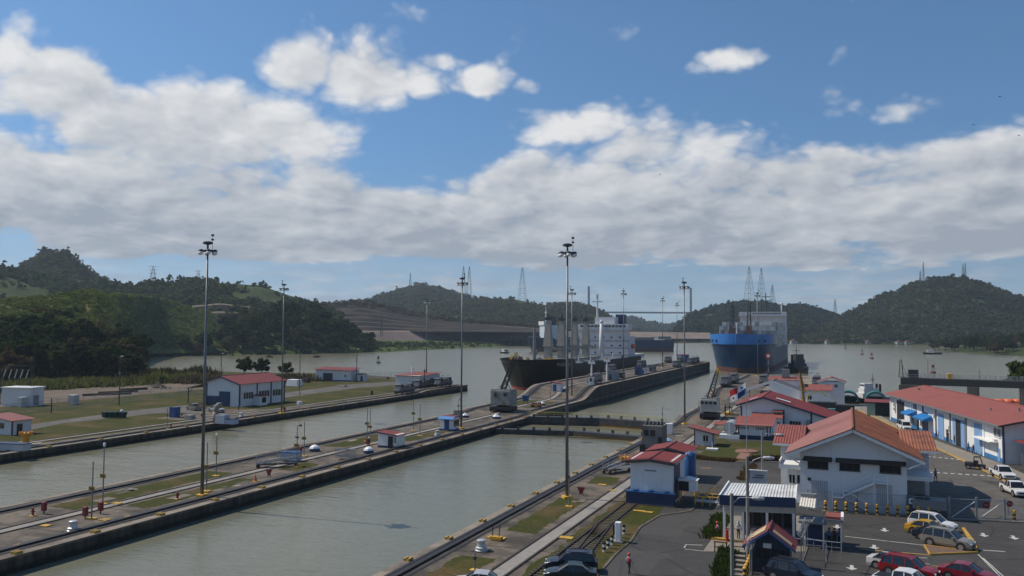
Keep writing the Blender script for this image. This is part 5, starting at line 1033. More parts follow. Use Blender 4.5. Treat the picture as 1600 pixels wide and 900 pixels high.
# ------------------------------------------------------------------ cranes
def crane(px, py, label, boom_px, tip_m, cab_m, w=4.4, h=3.2, z0=1.7, zb=None, house_h=0.0):
    x, y = G(px, py); zb = zc(y) if -95 < x < -70 else zr(y); t = thing('rail_crane', label, 'crane', (x, y+1.5, zb), 0)
    b = MB(); b.box(-w/2, w/2, -2.8, 2.8, .55, 1.3); b.build('carriage', black, t)
    for sx in (-1, 1):
        for k in range(4): c = MB(); c.cyl((sx*(w/2-.1)-.12, -2.1+k*1.4, .55), (sx*(w/2-.1)+.12, -2.1+k*1.4, .55), .5, n=12); c.build('wheel', black, t)
    b = MB(); b.cyl((0, 0, 1.3), (0, 0, z0), 1.5, n=16); b.build('slew_ring', rail_b, t)
    b = MB(); b.box(-w/2, w/2, -2.2, 2.6, z0, z0+h); b.build('house', cab_m, t, bevel=.12)
    nw = 2 if h > 3.4 else 4
    for k in range(nw): wx = -w/2+w*(k+.5)/nw; c = MB(); c.box(wx-.38, wx+.38, -2.26, -2.1, z0+h*.62, z0+h*.85); c.build('window', glass, t)
    b = MB(); b.box(-w/2+.2, w/2-.2, -2.0, 2.4, z0+h, z0+h+.25); b.cyl((-.8, 1, z0+h+.25), (-.8, 1, z0+h+.8), .35, n=8); b.build('roof_deck', grey, t)
    bx, by, bz = boom_px; b = MB(); foot = Vector((0, -.6, z0+h)); tip = Vector((bx, by, bz)); prev = None; n = 9
    for k in range(n+1):
        f = k/n; c = foot+(tip-foot)*f; r = .66*(1-.5*f)*min(1, .45+2.2*min(f, 1-f)+.3); ring = [c+Vector((sx*r, sy*r*.6, 0)) for sx, sy in ((-1, -1), (1, -1), (1, 1), (-1, 1))]
        if prev:
            for i in range(4): b.beam(prev[i], ring[i], .17, .17); b.beam(prev[i], ring[(i+1) % 4], .11, .11)
        prev = ring
    b.build('boom', black, t); b = MB(); b.frustum(tip.x-.45, tip.x+.45, tip.y-.3, tip.y+.3, tip.z-.6, tip.x-.25, tip.x+.25, tip.y-.3, tip.y+.3, tip.z+.5); b.build('boom_head', tip_m, t)
    b = MB(); ap = Vector((0, 1.6, z0+h+2.3)); b.beam((-1.2, 2.0, z0+h), ap, .14, .14); b.beam((1.2, 2.0, z0+h), ap, .14, .14); b.beam((-1.5, -1.2, z0+h), ap, .1, .1); b.beam((1.5, -1.2, z0+h), ap, .1, .1); b.cyl(ap, tip, .04, n=4); b.build('gantry', black, t); return t
crane(783, 646, 'grey rail crane with black lattice boom on the centre wall', (4.2, -2.0, 14.6), mat('crane_tip_lamp', (.62, .36, .12), .5), mat('crane_grey', (.24, .245, .235), .6, var=.15, scale=.8, rgb2=(.14, .12, .09), s2=.5), w=5.4, h=3.7)
crane(1108, 657, 'pale rail crane with yellow-tipped boom on the right bank', (1.6, 1.0, 11.3), yellow, mat('crane_pale', (.34, .34, .32), .6, var=.12), w=4.0, h=2.9)
for (px, py, kind, lb) in [(821.5, 632, 'bin', 'blue bin on a stand right of the crane'), (838, 637, 'cart', 'orange cart with pipes right of the crane')]:
    x, y = G(px, py, .5); t = thing('supply_'+kind, lb, kind, (x, y, zc(y)))
    if kind == 'bin': b = MB(); b.frustum(-.6, .6, -.6, .6, .8, -.8, .8, -.8, .8, 2.4); b.build('tub', blue_m, t); b = MB(); b.cyl((-.5, 0, 0), (-.5, 0, .8), .08); b.cyl((.5, 0, 0), (.5, 0, .8), .08); b.build('stand', red, t)
    else: b = MB(); b.box(-1.5, 1.5, -.8, .8, .5, .8); b.build('bed', mat('cart_orange', (.45, .19, .06), .7), t); b = MB(); b.cyl((-1.3, -.3, 1.0), (1.3, -.3, 1.0), .2); b.cyl((-1.3, .3, 1.0), (1.3, .3, 1.0), .2); b.build('pipes', wood, t); b = MB(); b.cyl((-1, -.85, .3), (-1, .85, .3), .3); b.cyl((1, -.85, .3), (1, .85, .3), .3); b.build('wheels', black, t)
# ------------------------------------------------------------------ lock gates of the near lane
gate_m = mat('gate_dark_steel', (.040, .044, .052), .7, .2, var=.25, scale=.6, rgb2=(.075, .06, .05), s2=.3); gate_o = mat('gate_rust_band', (.26, .135, .03), .8, var=.3, scale=.8)
apexg = Vector((-55.0, 176.5))
for row, dy in enumerate((0.0, 19.5)):
    for sd, (x0, x1) in enumerate(((XCR, -55.1), (XR, -54.9))):
        p0 = Vector((x0, 169.2+dy)); p1 = Vector((x1, 172.6+dy)); d = p1-p0; rz = math.atan2(d.y, d.x); L_ = d.length
        t = thing('lock_gate_leaf', ['left leaf of the nearer closed lock gate', 'right leaf of the nearer closed lock gate, rusty orange skirt', 'left leaf of the second lock gate beyond', 'right leaf of the second lock gate beyond, orange skirt'][row*2+sd], 'lock gate', (p0.x, p0.y, 0), rz)
        zt = -.55 if row == 0 else .3
        b = MB(); b.box(0, L_, -1.0, 1.0, -8, -1.15 if row == 0 else -1.0); b.build('skin', gate_o if sd else gate_m, t); b = MB(); b.box(0, L_, -1.08, 1.08, (-1.15 if row == 0 else -1.0)+.003, zt); b.build('top_girder', gate_m, t)
        b = MB(); b.box(.2, L_-.2, -1.05, 1.05, zt, zt+.08); b.build('walkway', grey_d, t)
        for k in range(5): c = MB(); c.box(L_*(k+.5)/5-.25, L_*(k+.5)/5+.25, -1.25, -.85, zt+.08, zt+.7); c.build('bracket', gate_m, t)
        if row:
            b = MB()
            for sgn in (-1, 1):
                for k in range(9): b.cyl((L_*k/8, sgn*.95, zt), (L_*k/8, sgn*.95, zt+1.1), .03, n=4)
                b.cyl((0, sgn*.95, zt+1.1), (L_, sgn*.95, zt+1.1), .04, n=5); b.cyl((0, sgn*.95, zt+.6), (L_, sgn*.95, zt+.6), .03, n=4)
            b.build('handrail', mat('rail_yellow', (.42, .36, .10), .6), t)
b = MB(); b.box(XCR+.3, XR-.3, 191.6, 192.5, ZW-.3, ZW+.32)
tag(b.build('fender_boom', mat('boom_pale_yellow', (.50, .46, .26), .7, var=.2)), 'pale yellow floating boom across the near lane behind the gates', 'boom')
# ------------------------------------------------------------------ buildings, right bank
wall_w = weathered('white_wall', (0.68, 0.68, 0.675), (.47, .455, .43), .75, axis=2, fine=2.6, amt=(.54, .86)); trim_w = mat('white_trim', (.74, .74, .73), .6, var=.04)
brown_m = mat('brown_awning', (.060, .045, .035), .8, var=.15); lblue = mat('light_blue_panel', (.17, .30, .50), .6, var=.1, scale=.6)
def win(t, x, z, w, h, y, m=glass, axis='y', frame=True, nm='window', mull=2):
    b = MB()
    if axis == 'y': b.box(x-w/2, x+w/2, y-.05, y+.06, z-h/2, z+h/2)
    else: b.box(y-.06, y+.05, x-w/2, x+w/2, z-h/2, z+h/2)
    o = b.build(nm, m, t)
    if frame:
        f = MB()
        for k in range(mull+1):
            p = x-w/2+w*k/mull
            if axis == 'y': f.box(p-.035, p+.035, y-.1, y-.045, z-h/2, z+h/2)
            else: f.box(y-.1, y-.055, p-.035, p+.035, z-h/2, z+h/2)
        if axis == 'y': f.box(x-w/2-.08, x+w/2+.08, y-.15, y-.04, z-h/2-.1, z-h/2-.02)
        else: f.box(y-.15, y-.05, x-w/2-.08, x+w/2+.08, z-h/2-.1, z-h/2-.02)
        f.build('frame', trim_w if m is glass else grey_d, o)
    return o
def gable(t, x0, x1, y0, y1, ze, zr_, xr, m, over=.5, n=24, amp=.05, mL=None, names=('roof_slope', 'roof_slope'), barge=trim_w):
    """two ribbed slopes with the ridge along y at x = xr"""
    zl_ = ze if not hasattr(ze, '__len__') else ze[0]; zr2 = ze if not hasattr(ze, '__len__') else ze[1]
    b = MB(); corr(b, (x0-over, y0-over, zl_), (x0-over, y1+over, zl_), (xr, y1+over, zr_), (xr, y0-over, zr_), n, amp); b.build(names[0], mL or m, t)
    b = MB(); corr(b, (x1+over, y0-over, zr2), (x1+over, y1+over, zr2), (xr, y1+over, zr_), (xr, y0-over, zr_), n, amp); b.build(names[1], m, t)
    b = MB(); b.cyl((xr, y0-over-.02, zr_+.02), (xr, y1+over, zr_+.02), .13, n=6); b.build('ridge_cap', mL or m, t)
    if barge is not None:
        b = MB(); b.beam((x0-over, y0-over-.06, zl_-.22), (xr, y0-over-.06, zr_-.22), .09, .3); b.beam((x1+over, y0-over-.06, zr2-.22), (xr, y0-over-.06, zr_-.22), .09, .3); b.build('bargeboard', barge, t)
# two-storey office with clay-coloured gable roof
t = thing('office_building', 'white two-storey office with salmon and tile gable roof behind the bollards', 'building', (0, 107.7, 0))
b = MB(); b.extr([(-5.6, 0, 0), (6.1, 0, 0), (6.1, 0, 6.7), (.3, 0, 9.3), (-5.6, 0, 6.7)], (0, 24, 0)); b.build('wall', wall_w, t)
b = MB(); corr(b, (-7.3, -1.5, 6.45), (-7.3, 25.6, 6.45), (.35, 25.6, 9.85), (.35, -1.5, 9.85), 30, .012); b.build('roof_slope', mat('salmon_roof', (.255, .105, .088), .75, var=.14, scale=.8, rgb2=(.19, .075, .062), s2=.12), t)
b = MB(); corr(b, (7.9, -1.5, 6.5), (7.9, 25.6, 6.5), (.35, 25.6, 9.85), (.35, -1.5, 9.85), 84, .06); b.build('roof_slope', roof_t, t)
b = MB(); b.cyl((.35, -1.55, 9.88), (.35, 25.6, 9.88), .16, n=8); b.build('ridge_cap', roof_t, t)
b = MB(); b.beam((-7.35, -1.56, 6.2), (.35, -1.56, 9.6), .1, .36); b.beam((7.95, -1.56, 6.25), (.35, -1.56, 9.6), .1, .36); b.build('bargeboard', trim_w, t)
b = MB(); b.beam((-7.42, -1.66, 6.44), (.35, -1.66, 9.84), .14, .09); b.beam((8.02, -1.66, 6.49), (.35, -1.66, 9.84), .14, .09); b.build('verge_capping', brown_m, t)
# cross wing with its own ridge along x
for x0, x1, m_ in ((-9.4, -5.5, roof_t), (6.0, 10.0, roof_t)):
    b = MB(); b.box(x0+.9 if x0 < 0 else x0, x1 if x0 < 0 else x1-.9, 8.6, 21, 0, 6.4); b.build('wing_wall', wall_w, t)
    b = MB(); corr(b, (x0, 7.5, 6.55), (x1, 7.5, 6.55), (x1, 15.5, 8.15), (x0, 15.5, 8.15), 11, .07); b.build('wing_roof', roof_t if x0 > 0 else roof_p, t)
    b = MB(); corr(b, (x0, 23.0, 6.55), (x1, 23.0, 6.55), (x1, 15.5, 8.15), (x0, 15.5, 8.15), 11, .07); b.build('wing_roof', roof_t if x0 > 0 else roof_p, t)
    b = MB(); b.box(x0, x1, 7.4, 7.5, 6.25, 6.5); b.build('gutter', trim_w, t)
for x, w in ((-3.6, 2.25), (-.05, 2.2), (4.35, 2.2)):
    win(t, x, 5.15, w, .85, 0, m=dark, mull=3)
b = MB(); b.extr([(-5.2, -.02, 6.15), (-5.2, -.75, 5.72), (-5.2, -.75, 5.66), (-5.2, -.02, 5.66)], (3.2, 0, 0)); b.build('awning', brown_m, t)
b = MB(); b.extr([(-1.6, -.02, 6.15), (-1.6, -.75, 5.72), (-1.6, -.75, 5.66), (-1.6, -.02, 5.66)], (7.6, 0, 0)); b.build('awning', brown_m, t)
for x, z, s_ in ((-5.3, 5.7, .12), (-4.6, 3.4, .22)): b = MB(); b.cyl((x, -.06, z), (x, .02, z), s_, n=12); b.build('wall_lamp', grey_d, t)
louv = mat('grey_louvre', (.42, .43, .45), .6, var=.06)
for x0, x1 in ((-4.4, -2.3), (2.9, 4.6)):                     # louvred panels either side of the stair
    k = int((x1-x0)/.24)
    for i in range(k): b = MB(); b.box(x0+i*.24, x0+i*.24+.17, -.055, .02, .9, 3.3); b.build('louvre', louv, t)
# outside stair
b = MB(); b.beam((2.6, -1.3, 3.55), (-.9, -1.3, 1.75), .08, .28); b.beam((2.6, -.3, 3.55), (-.9, -.3, 1.75), .08, .28); b.beam((-.9, -1.5, 1.6), (2.1, -1.5, .1), .08, .26); b.build('stair_stringer', trim_w, t)
for i in range(11): f = (i+.5)/11; b = MB(); b.box(-.9+3.5*f-.17, -.9+3.5*f+.17, -1.25, -.35, 1.8+1.75*f, 1.86+1.75*f); b.build('tread', grey, t)
for i in range(8): f = (i+.5)/8; b = MB(); b.box(-.9+3.0*f-.17, -.9+3.0*f+.17, -2.3, -1.45, 1.55-1.5*f, 1.61-1.5*f); b.build('tread', grey, t)
b = MB(); b.box(-2.0, -.8, -2.4, -.2, 1.62, 1.74); b.build('landing', trim_w, t); b = MB(); b.box(2.5, 4.0, -1.4, -.06, 3.5, 3.62); b.build('landing', trim_w, t)
b = MB()
for x, y_, z0, z1 in ((-2.0, -2.4, 0, 2.8), (-.8, -2.4, 1.7, 2.8), (-2.0, -.2, 0, 2.8), (2.55, -1.4, 0, 4.6), (4.0, -1.4, 0, 4.6)): b.cyl((x, y_, z0), (x, y_, z1), .05, n=6)
b.tube([(-2, -2.4, 2.8), (-.8, -2.4, 2.8)], .04); b.tube([(-2, -2.4, 2.3), (-.8, -2.4, 2.3)], .03); b.tube([(-2, -.2, 2.8), (-2, -2.4, 2.8)], .04); b.tube([(-.8, -1.3, 2.75), (2.55, -1.3, 4.6), (4.0, -1.4, 4.6), (4.0, -.06, 4.6)], .04); b.tube([(-.8, -1.3, 2.3), (2.55, -1.3, 4.1)], .03); b.tube([(-.8, -2.3, 2.7), (2.1, -2.3, 1.1)], .04); b.build('stair_railing', trim_w, t)
for q in list(bpy.data.objects):
    if q.parent is t and q.name.split('.')[0] in ('stair_stringer', 'tread', 'landing', 'stair_railing'): q.scale = (1, .55, 1)
# side pieces: balcony slab, roof brackets, lower rooms
b = MB(); b.box(-8.2, -5.62, 1.5, 5.2, 4.2, 4.75); b.box(-8.2, -8.05, 1.5, 5.2, 4.75, 5.2); b.build('balcony_slab', trim_w, t); b = MB(); b.box(-7.2, -5.62, 2.2, 8, 0, 4.2); b.build('side_room', wall_w, t); win(t, -6.7, 2.9, .75, 1.0, 2.2, mull=2); win(t, -5.95, 2.9, .4, 1.0, 2.2, mull=1)
MB().beam((-7.1, -1.2, 6.2), (-5.65, -1.2, 5.4), .1, .16).build('roof_bracket', trim_w, t); MB().beam((7.6, -1.2, 6.2), (6.15, -1.2, 5.5), .1, .16).build('roof_bracket', trim_w, t)
b = MB(); b.box(6.12, 9.0, 2, 8, 3.7, 4.2); b.build('rear_canopy', trim_w, t); b = MB(); b.box(6.12, 8.2, 3, 8.5, 0, 3.7); b.build('rear_room', grey, t)
b = MB(); b.box(6.6, 10.1, -.9, 1.3, 1.0, 2.0); b.build('generator_housing', grey, t); b = MB(); b.box(6.7, 10.0, -.8, 1.2, .2, 1.0); b.build('generator_frame', grey_d, t); b = MB(); b.box(7.0, 8.4, -.2, .9, 2.0, 2.3); b.build('generator_fan', black, t)
# long workshop with red roof
A = Vector(G(1392, 656)); B = Vector(G(1570, 725)); d = (B-A).normalized(); rzl = math.atan2(d.y, d.x); Ll = (B-A).length
t = thing('workshop_building', 'long white workshop with red low-pitched roof and blue doors along the street', 'building', (A.x, A.y, 0), rzl)
WD = 15.5                                                      # local x runs along the street towards the camera, +y is to the right side away from the street
b = MB(); b.extr([(0, 0, 0), (0, WD, 0), (0, WD, 6.4), (0, WD/2, 8.1), (0, 0, 6.4)], (Ll, 0, 0)); b.build('wall', wall_w, t)
b = MB(); corr(b, (-1.2, -1.3, 6.3), (Ll+1.6, -1.3, 6.3), (Ll+1.6, WD/2, 8.35), (-1.2, WD/2, 8.35), 60, .03); b.build('roof_slope', roof_p, t)
b = MB(); corr(b, (-1.2, WD+1.0, 6.3), (Ll+1.6, WD+1.0, 6.3), (Ll+1.6, WD/2, 8.35), (-1.2, WD/2, 8.35), 60, .03); b.build('roof_slope', roof_p, t)
b = MB(); b.box(-1.2, Ll+1.6, -1.48, -1.3, 6.05, 6.3); b.build('gutter', grey, t); b = MB(); b.box(-.3, Ll+.3, WD/2-.25, WD/2+.25, 8.33, 8.45); b.build('ridge_cap', roof_p, t)
b = MB(); b.beam((Ll+1.62, -1.3, 6.14), (Ll+1.62, WD/2, 8.19), .1, .3); b.beam((Ll+1.62, WD+1.0, 6.14), (Ll+1.62, WD/2, 8.19), .1, .3); b.build('bargeboard', grey_d, t)
bl = mat('blue_plinth', (.035, .16, .36), .6, var=.15); b = MB(); b.box(0, Ll+.05, -.06, .02, 0, .75); b.build('plinth', bl, t)
for i in range(9): x = .2+i*(Ll-.4)/8; b = MB(); b.box(x-.28, x+.28, -.16, .02, 0, 6.2); b.build('column', navy if i in (1, 3, 8) else grey if i in (4, 5, 6) else trim_w, t)
def fr(px):                                                    # street-side position of a photo column
    lo, hi = 0.0, Ll
    for _ in range(40):
        m_ = (lo+hi)/2; p = A+d*m_; v = np.array([p.x, p.y, 3-CAM_H]); u = 800+FPX*float(v@Rv)/float(v@Fv)
        if u < px: lo = m_
        else: hi = m_
    return lo
for i, (p0, p1, m_, h_) in enumerate([(1402, 1413, dark, 5.2), (1444, 1450, navy, 4.4), (1466, 1475, lblue, 5.0), (1489, 1494, lblue, 5.0), (1494, 1502, dark, 4.9), (1502, 1508, lblue, 5.0), (1523, 1536, lblue, 5.2), (1479, 1482.5, dark, 2.4), (1433, 1436, dark, 3.0)]):
    a_, c_ = fr(p0), fr(p1); b = MB(); b.box(a_, c_, -.10, .03, .05, h_); b.build('door', m_, t)
for p0, p1 in ((1421, 1433), (1441, 1458)):
    a_, c_ = fr(p0), fr(p1); b = MB(); b.extr([(a_, -.05, 4.1), (a_, -1.9, 3.3), (a_, -1.9, 3.0), (a_, -.05, 3.0)], (c_-a_, 0, 0)); b.build('awning', blue_v, t)
for px, z, w in ((1426, 1.8, 1.6), (1440, 1.8, 1.6), (1430, 4.9, 2.2), (1556, 4.7, 1.2), (1562, 4.7, 1.2), (1484, 2.6, .9)): x = fr(px); win(t, x, z, w, 1.2, -.02, mull=2)
for px, z in ((1399, 4.0), (1399, 3.0), (1462, 4.2), (1557, 3.2)): x = fr(px); b = MB(); b.box(x-.5, x+.5, -.55, -.02, z-.35, z+.35); b.build('air_conditioner', mat('ac_white', (.62, .62, .6), .6), t)
a_, c_ = fr(1531), fr(1560); b = MB(); b.box(a_, c_, -1.4, -.03, 3.05, 3.2); b.build('door_hood', trim_w, t); x = fr(1561); b = MB(); b.box(x-.5, x+.5, -.1, .02, .05, 2.2); b.build('door', lblue, t)
b = MB(); b.cyl((6, WD*.3, 7.7), (6, WD*.3, 8.1), .3); b.cyl((Ll-8, WD*.35, 7.9), (Ll-8, WD*.35, 8.4), .18); b.cyl((Ll-14, WD*.2, 7.3), (Ll-14, WD*.2, 7.8), .15); b.build('roof_vents', grey, t)
# lower annex in front of its near end
t = thing('annex_building', 'grey annex with dark red lean-to roof at the right edge', 'building', tuple(B+d*2.0+Vector((-d.y, d.x))*1.5)+(0,), rzl)
b = MB(); b.extr([(0, 1.0, 0), (0, 12, 0), (0, 12, 4.6), (0, 1.0, 3.9)], (9, 0, 0)); b.build('wall', mat('annex_grey', (.40, .40, .41), .7, var=.08), t); b = MB(); corr(b, (-.4, -.8, 4.0), (9.6, -.8, 4.0), (9.6, 12.4, 5.6), (-.4, 12.4, 5.6), 22, .05); b.build('roof', roof_r, t)
for x in (2.2, 5.4): win(t, x, 2.3, 1.6, 1.0, .98, m=glass)
for i in range(16): b = MB(); b.box(.3+i*.5, .36+i*.5, .1, .16, .2, 2.1); b.build('picket', galv, t)
# large hall with asymmetric red gable
t = thing('machine_hall', 'white hall with broad red gable roof and skylights behind the flagpole', 'building', (0, 186, 0))
b = MB(); b.extr([(-21.9, 0, 0), (-2.9, 0, 0), (-2.9, 0, 3.0), (-17, 0, 6.9), (-21.9, 0, 5.2)], (0, 17, 0)); b.build('wall', wall_w, t)
gable(t, -21.9, -2.9, 0, 17, (5.3, 2.85), 7.25, -17, roof_r, over=.8, n=30, amp=.05, barge=navy)
for x in (-21.6, -12.9, -7.4): b = MB(); b.box(x-.16, x+.16, -.08, .03, 0, 4.5 if x > -13 else 5.0); b.build('corner_post', navy, t)
for x in (-10.6, -4.9): win(t, x, 1.6, 2.3, 1.3, 0, mull=4)
for s_, (xa, za, xb, zb) in enumerate(((-20.4, 5.96, -18.4, 6.72), (-14.6, 6.66, -11.6, 5.84))): b = MB(); b.extr([(xa, 2.0, za+.08), (xb, 2.0, zb+.08), (xb, 3.4, zb+.08), (xa, 3.4, za+.08)], (0, 0, .08)); b.build('skylight', mat('skylight_white', (.72, .75, .74), .4), t)
b = MB(); b.extr([(-18.6, -3.4, 0), (-13.0, -3.4, 0), (-13.0, -3.4, 3.0), (-18.6, -3.4, 3.0)], (0, 3.35, 0)); b.build('lean_to_wall', wall_w, t); b = MB(); corr(b, (-19.4, -3.9, 3.05), (-12.9, -3.9, 3.05), (-12.9, -.03, 3.75), (-19.4, -.03, 3.75), 14, .05); b.build('lean_to_roof', roof_p, t); b = MB(); corr(b, (-15.2, -1.2, 4.2), (-12.9, -1.2, 4.2), (-12.9, -.03, 4.5), (-15.2, -.03, 4.5), 6, .05); b.build('door_hood', roof_p, t)
win(t, -13.7, 1.9, .6, .9, -3.4, mull=2)
b = MB(); b.box(-8.4, -7.6, -.9, -.05, 1.2, 2.6); b.build('air_conditioner', grey, t)
# white pitched frame and roof behind the hall
t = thing('open_shed', 'open shed with white-edged pitched roof behind the hall', 'shed', (-17.2, 215, 0)); gable(t, -7, 7, 0, 8, 6.3, 9.0, 0, mat('dark_sheet', (.10, .10, .11), .7), over=.4, n=14, barge=trim_w)
for sx in (-1, 1):
    for yy in (.3, 7.7): b = MB(); b.cyl((sx*6.6, yy, 0), (sx*6.6, yy, 6.4), .15); b.build('post', grey, t)
# low house with blue plinth
t = thing('pump_house', 'low white house with blue plinth and red lean-to roof before the hall', 'building', (-17.3, 170, 0))
b = MB(); b.extr([(-3.1, 0, 0), (3.1, 0, 0), (3.1, 0, 2.9), (-3.1, 0, 2.9)], (0, 6, 0)); b.build('wall', wall_w, t); b = MB(); corr(b, (-3.7, -.8, 2.75), (3.7, -.8, 2.75), (3.7, 6.4, 3.85), (-3.7, 6.4, 3.85), 16, .05); b.build('roof', roof_p, t); b = MB(); b.box(-3.16, 3.16, -.06, 6.05, 0, .75); b.build('plinth', navy, t)
for x in (-3.0, -2.7+5.1, 3.0): b = MB(); b.box(x-.1, x+.1, -.09, .02, .75, 2.8); b.build('corner_post', navy, t)
for g0 in (-2.1, .9):
    for k in range(5): b = MB(); b.box(g0-.6+k*.35, g0-.38+k*.35, -.05, .02, 1.9, 2.35); b.build('vent_block', grey, t)
# small watch hut on the lawn
t = gutter_hut('lawn_hut', 'small white hut with red sloping roof on the lawn', (-25.0, 158.4, 0), 3.4, 3.0, 2.35, roof_p, wall_w, None, 0, .85, None, [(.35, 1.35, 1.0, 1.0)], .9)
b = MB(); b.box(-1.78, -1.62, -1.58, -1.45, 0, 3.0); b.box(1.62, 1.78, -1.58, -1.45, 0, 2.4); b.build('corner_post', mat('dark_red_trim', (.10, .02, .02), .6), t)
t = thing('carport', 'small red-roofed open shelter behind the lawn hut', 'shelter', (-22.6, 172, 0)); b = MB(); corr(b, (-2.8, -1.4, 2.5), (2.8, -1.4, 2.5), (2.8, 1.4, 2.9), (-2.8, 1.4, 2.9), 12, .05); b.build('roof', roof_p, t)
for sx in (-2.4, 2.4):
    for sy in (-1.1, 1.1): b = MB(); b.cyl((sx, sy, 0), (sx, sy, 2.6), .07); b.build('post', grey, t)
x, y = G(1139, 686); t = thing('storage_tank', 'white horizontal storage tank on a concrete block', 'tank', (x, y+1, 0)); b = MB(); b.cyl((0, -.2, 2.0), (0, 5, 2.0), 1.25, n=20); b.build('vessel', silver, t); b = MB(); b.box(-1.9, 1.9, -.5, 5, 0, .75); b.build('block', trim_w, t); b = MB(); b.cyl((0, -.4, 1), (0, -.4, 4.0), .05); b.build('pipe', trim_w, t)
# pump house with blue tank skirt, foreground
t = thing('valve_house', 'white windowless house with blue skirt and red sheet roof by the road', 'building', (-22.6, 101.8, 0))
b = MB(); b.box(-2.6, 2.6, 0, 6.2, 0, 5.35); b.build('wall', wall_w, t); gable(t, -2.6, 2.6, 0, 6.2, 5.25, 5.6, 0, roof_r, over=.5, n=18, amp=.04, barge=grey_d)
b = MB(); b.box(-2.95, 2.95, -.85, -.02, .1, 1.5); b.build('blue_skirt', navy, t); b = MB(); b.box(-3.0, 3.0, -.9, -.02, 1.5, 1.6); b.build('skirt_lid', blue_m, t)
for x in (-1.9, 0, 1.9): b = MB(); b.cyl((x, -.45, 1.6), (x, -.45, 1.78), .38, n=12); b.build('hatch', blue_m, t)
b = MB(); b.box(-3.2, 3.2, -1.0, 6.4, 0, .1); b.build('slab', conc, t); b = MB(); b.box(-.8, .65, -.03, .02, 4.0, 4.16); b.build('vent_slot', grey, t); b = MB(); b.box(2.58, 2.66, 1, 4.6, .4, 4.6); b.build('side_door', navy, t)
t = thing('transformer_house', 'white low house with red sheet roof behind the windowless one', 'building', (-23.9, 118.5, 0)); b = MB(); b.box(-2.7, 2.7, 0, 6, 0, 4.0); b.build('wall', wall_w, t); gable(t, -2.7, 2.7, 0, 6, 4.1, 4.75, 0, roof_r, over=.5, n=18, amp=.04, barge=grey_d); b = MB(); b.cyl((0, 3, 4.7), (0, 3, 5.0), .12); b.build('roof_vent', grey, t)
# tanks and piping right of it
t = thing('pressure_tank', 'tall blue pressure tank on yellow frame right of the windowless house', 'tank', (-19.3, 110, 0)); b = MB(); b.lathe([(.3, 1.9), (.72, 2.1), (.76, 2.3), (.76, 5.0), (.6, 5.35), (.2, 5.5)], 20); b.build('vessel', blue_m, t, smooth=True)
for sx, sy in ((-.7, -.7), (.7, -.7), (.7, .7), (-.7, .7)): b = MB(); b.cyl((sx, sy, 0), (sx, sy, 2.3), .08); b.build('leg', yellow, t)
b = MB(); b.tube([(0, 0, 5.5), (-.4, -.9, 5.2), (-.5, -.95, 4.6)], .07); b.build('pipe', silver, t)
t = thing('control_box', 'black and white control box on yellow legs in front of the blue tank', 'cabinet', (-18.6, 104.6, 0)); b = MB(); b.box(-1.1, 1.1, -.7, .7, 1.5, 2.9); b.build('housing', trim_w, t); b = MB(); b.box(-1.06, .2, -.74, -.68, 1.55, 2.7); b.build('open_front', black, t); b = MB(); b.extr([(-1.25, -.85, 2.9), (1.25, -.85, 2.9), (0, -.85, 3.15)], (0, 1.7, 0)); b.build('roof', trim_w, t)
for sx, sy in ((-1, -.6), (1, -.6), (1, .6), (-1, .6)): b = MB(); b.cyl((sx, sy, 0), (sx, sy, 1.5), .07); b.build('leg', yellow, t)
t = thing('pipe_rack', 'yellow pipe rack with handrails beside the control box', 'pipe rack', (-16.2, 104.6, 0)); b = MB()
for k in range(4): b.cyl((-1.4+k*.9, -1, 0), (-1.4+k*.9, -1, 1.1), .06); b.cyl((-1.4+k*.9, 1, 0), (-1.4+k*.9, 1, 1.1), .06)
b.tube([(-1.4, -1, 1.1), (1.3, -1, 1.1), (1.3, 1, 1.1), (-1.4, 1, 1.1)], .05); b.beam((-.6, 0, .6), (1.0, 0, 2.2), .15, .15); b.build('handrail', yellow, t); b = MB(); b.tube([(-1.6, -.4, .35), (1.5, -.4, .35), (1.5, -1.4, .2)], .12, 8); b.tube([(-1.6, .3, .35), (1.2, .3, .35)], .12, 8); b.build('pipes', silver, t)
# concrete gate machine by the near chamber
x, y = G(1019, 712); t = thing('gate_machine', 'tall dark concrete machine housing beside the lock gate', 'machine', (x, y+1.3, 0)); b = MB(); b.box(-1.75, 1.75, -1.3, 2.5, 0, 5.0); b.build('housing', mat('sooty_concrete', (.16, .155, .145), .85, var=.25, scale=.8, rgb2=(.07, .065, .06), s2=.4), t)
for xx in (-1.0, .1): b = MB(); b.box(xx-.4, xx+.4, -1.36, -1.28, 3.3, 4.3); b.build('opening', dark, t)
b = MB()
for k in range(5): b.lathe([(.3, 5.0), (.35, 5.2), (.2, 5.6), (.05, 5.75)], 8, (-1.3+k*.65, .2+.3*(k % 2), 0))
b.build('insulators', grey_d, t); b = MB(); b.box(1.0, 1.7, -1.34, -1.28, .1, 3.2); b.build('door', dark, t); b = MB(); b.box(-2.0, -1.3, -2.0, -1.32, 0, 1.9); b.build('side_block', black, t)
x, y = G(1045, 678); b = MB(); b.box(-.7, .7, -.6, .6, 0, 2.1); tag(b.build('switch_cabinet', wall_w, None, (x, y+.6, 0), bevel=.05), 'white switch cabinet behind the gate machine', 'cabinet')
x, y = G(1039, 690, 1.5); t = MB(); t.lathe([(.3, 0), (1.3, .1), (1.3, .5), (.8, .8), (.2, .9)], 14); tag(t.build('tank_dome', mat('pale_blue_dome', (.30, .42, .60), .5), None, (x, y, 1.3)), 'pale blue dome behind the red-roofed transformer house', 'tank')
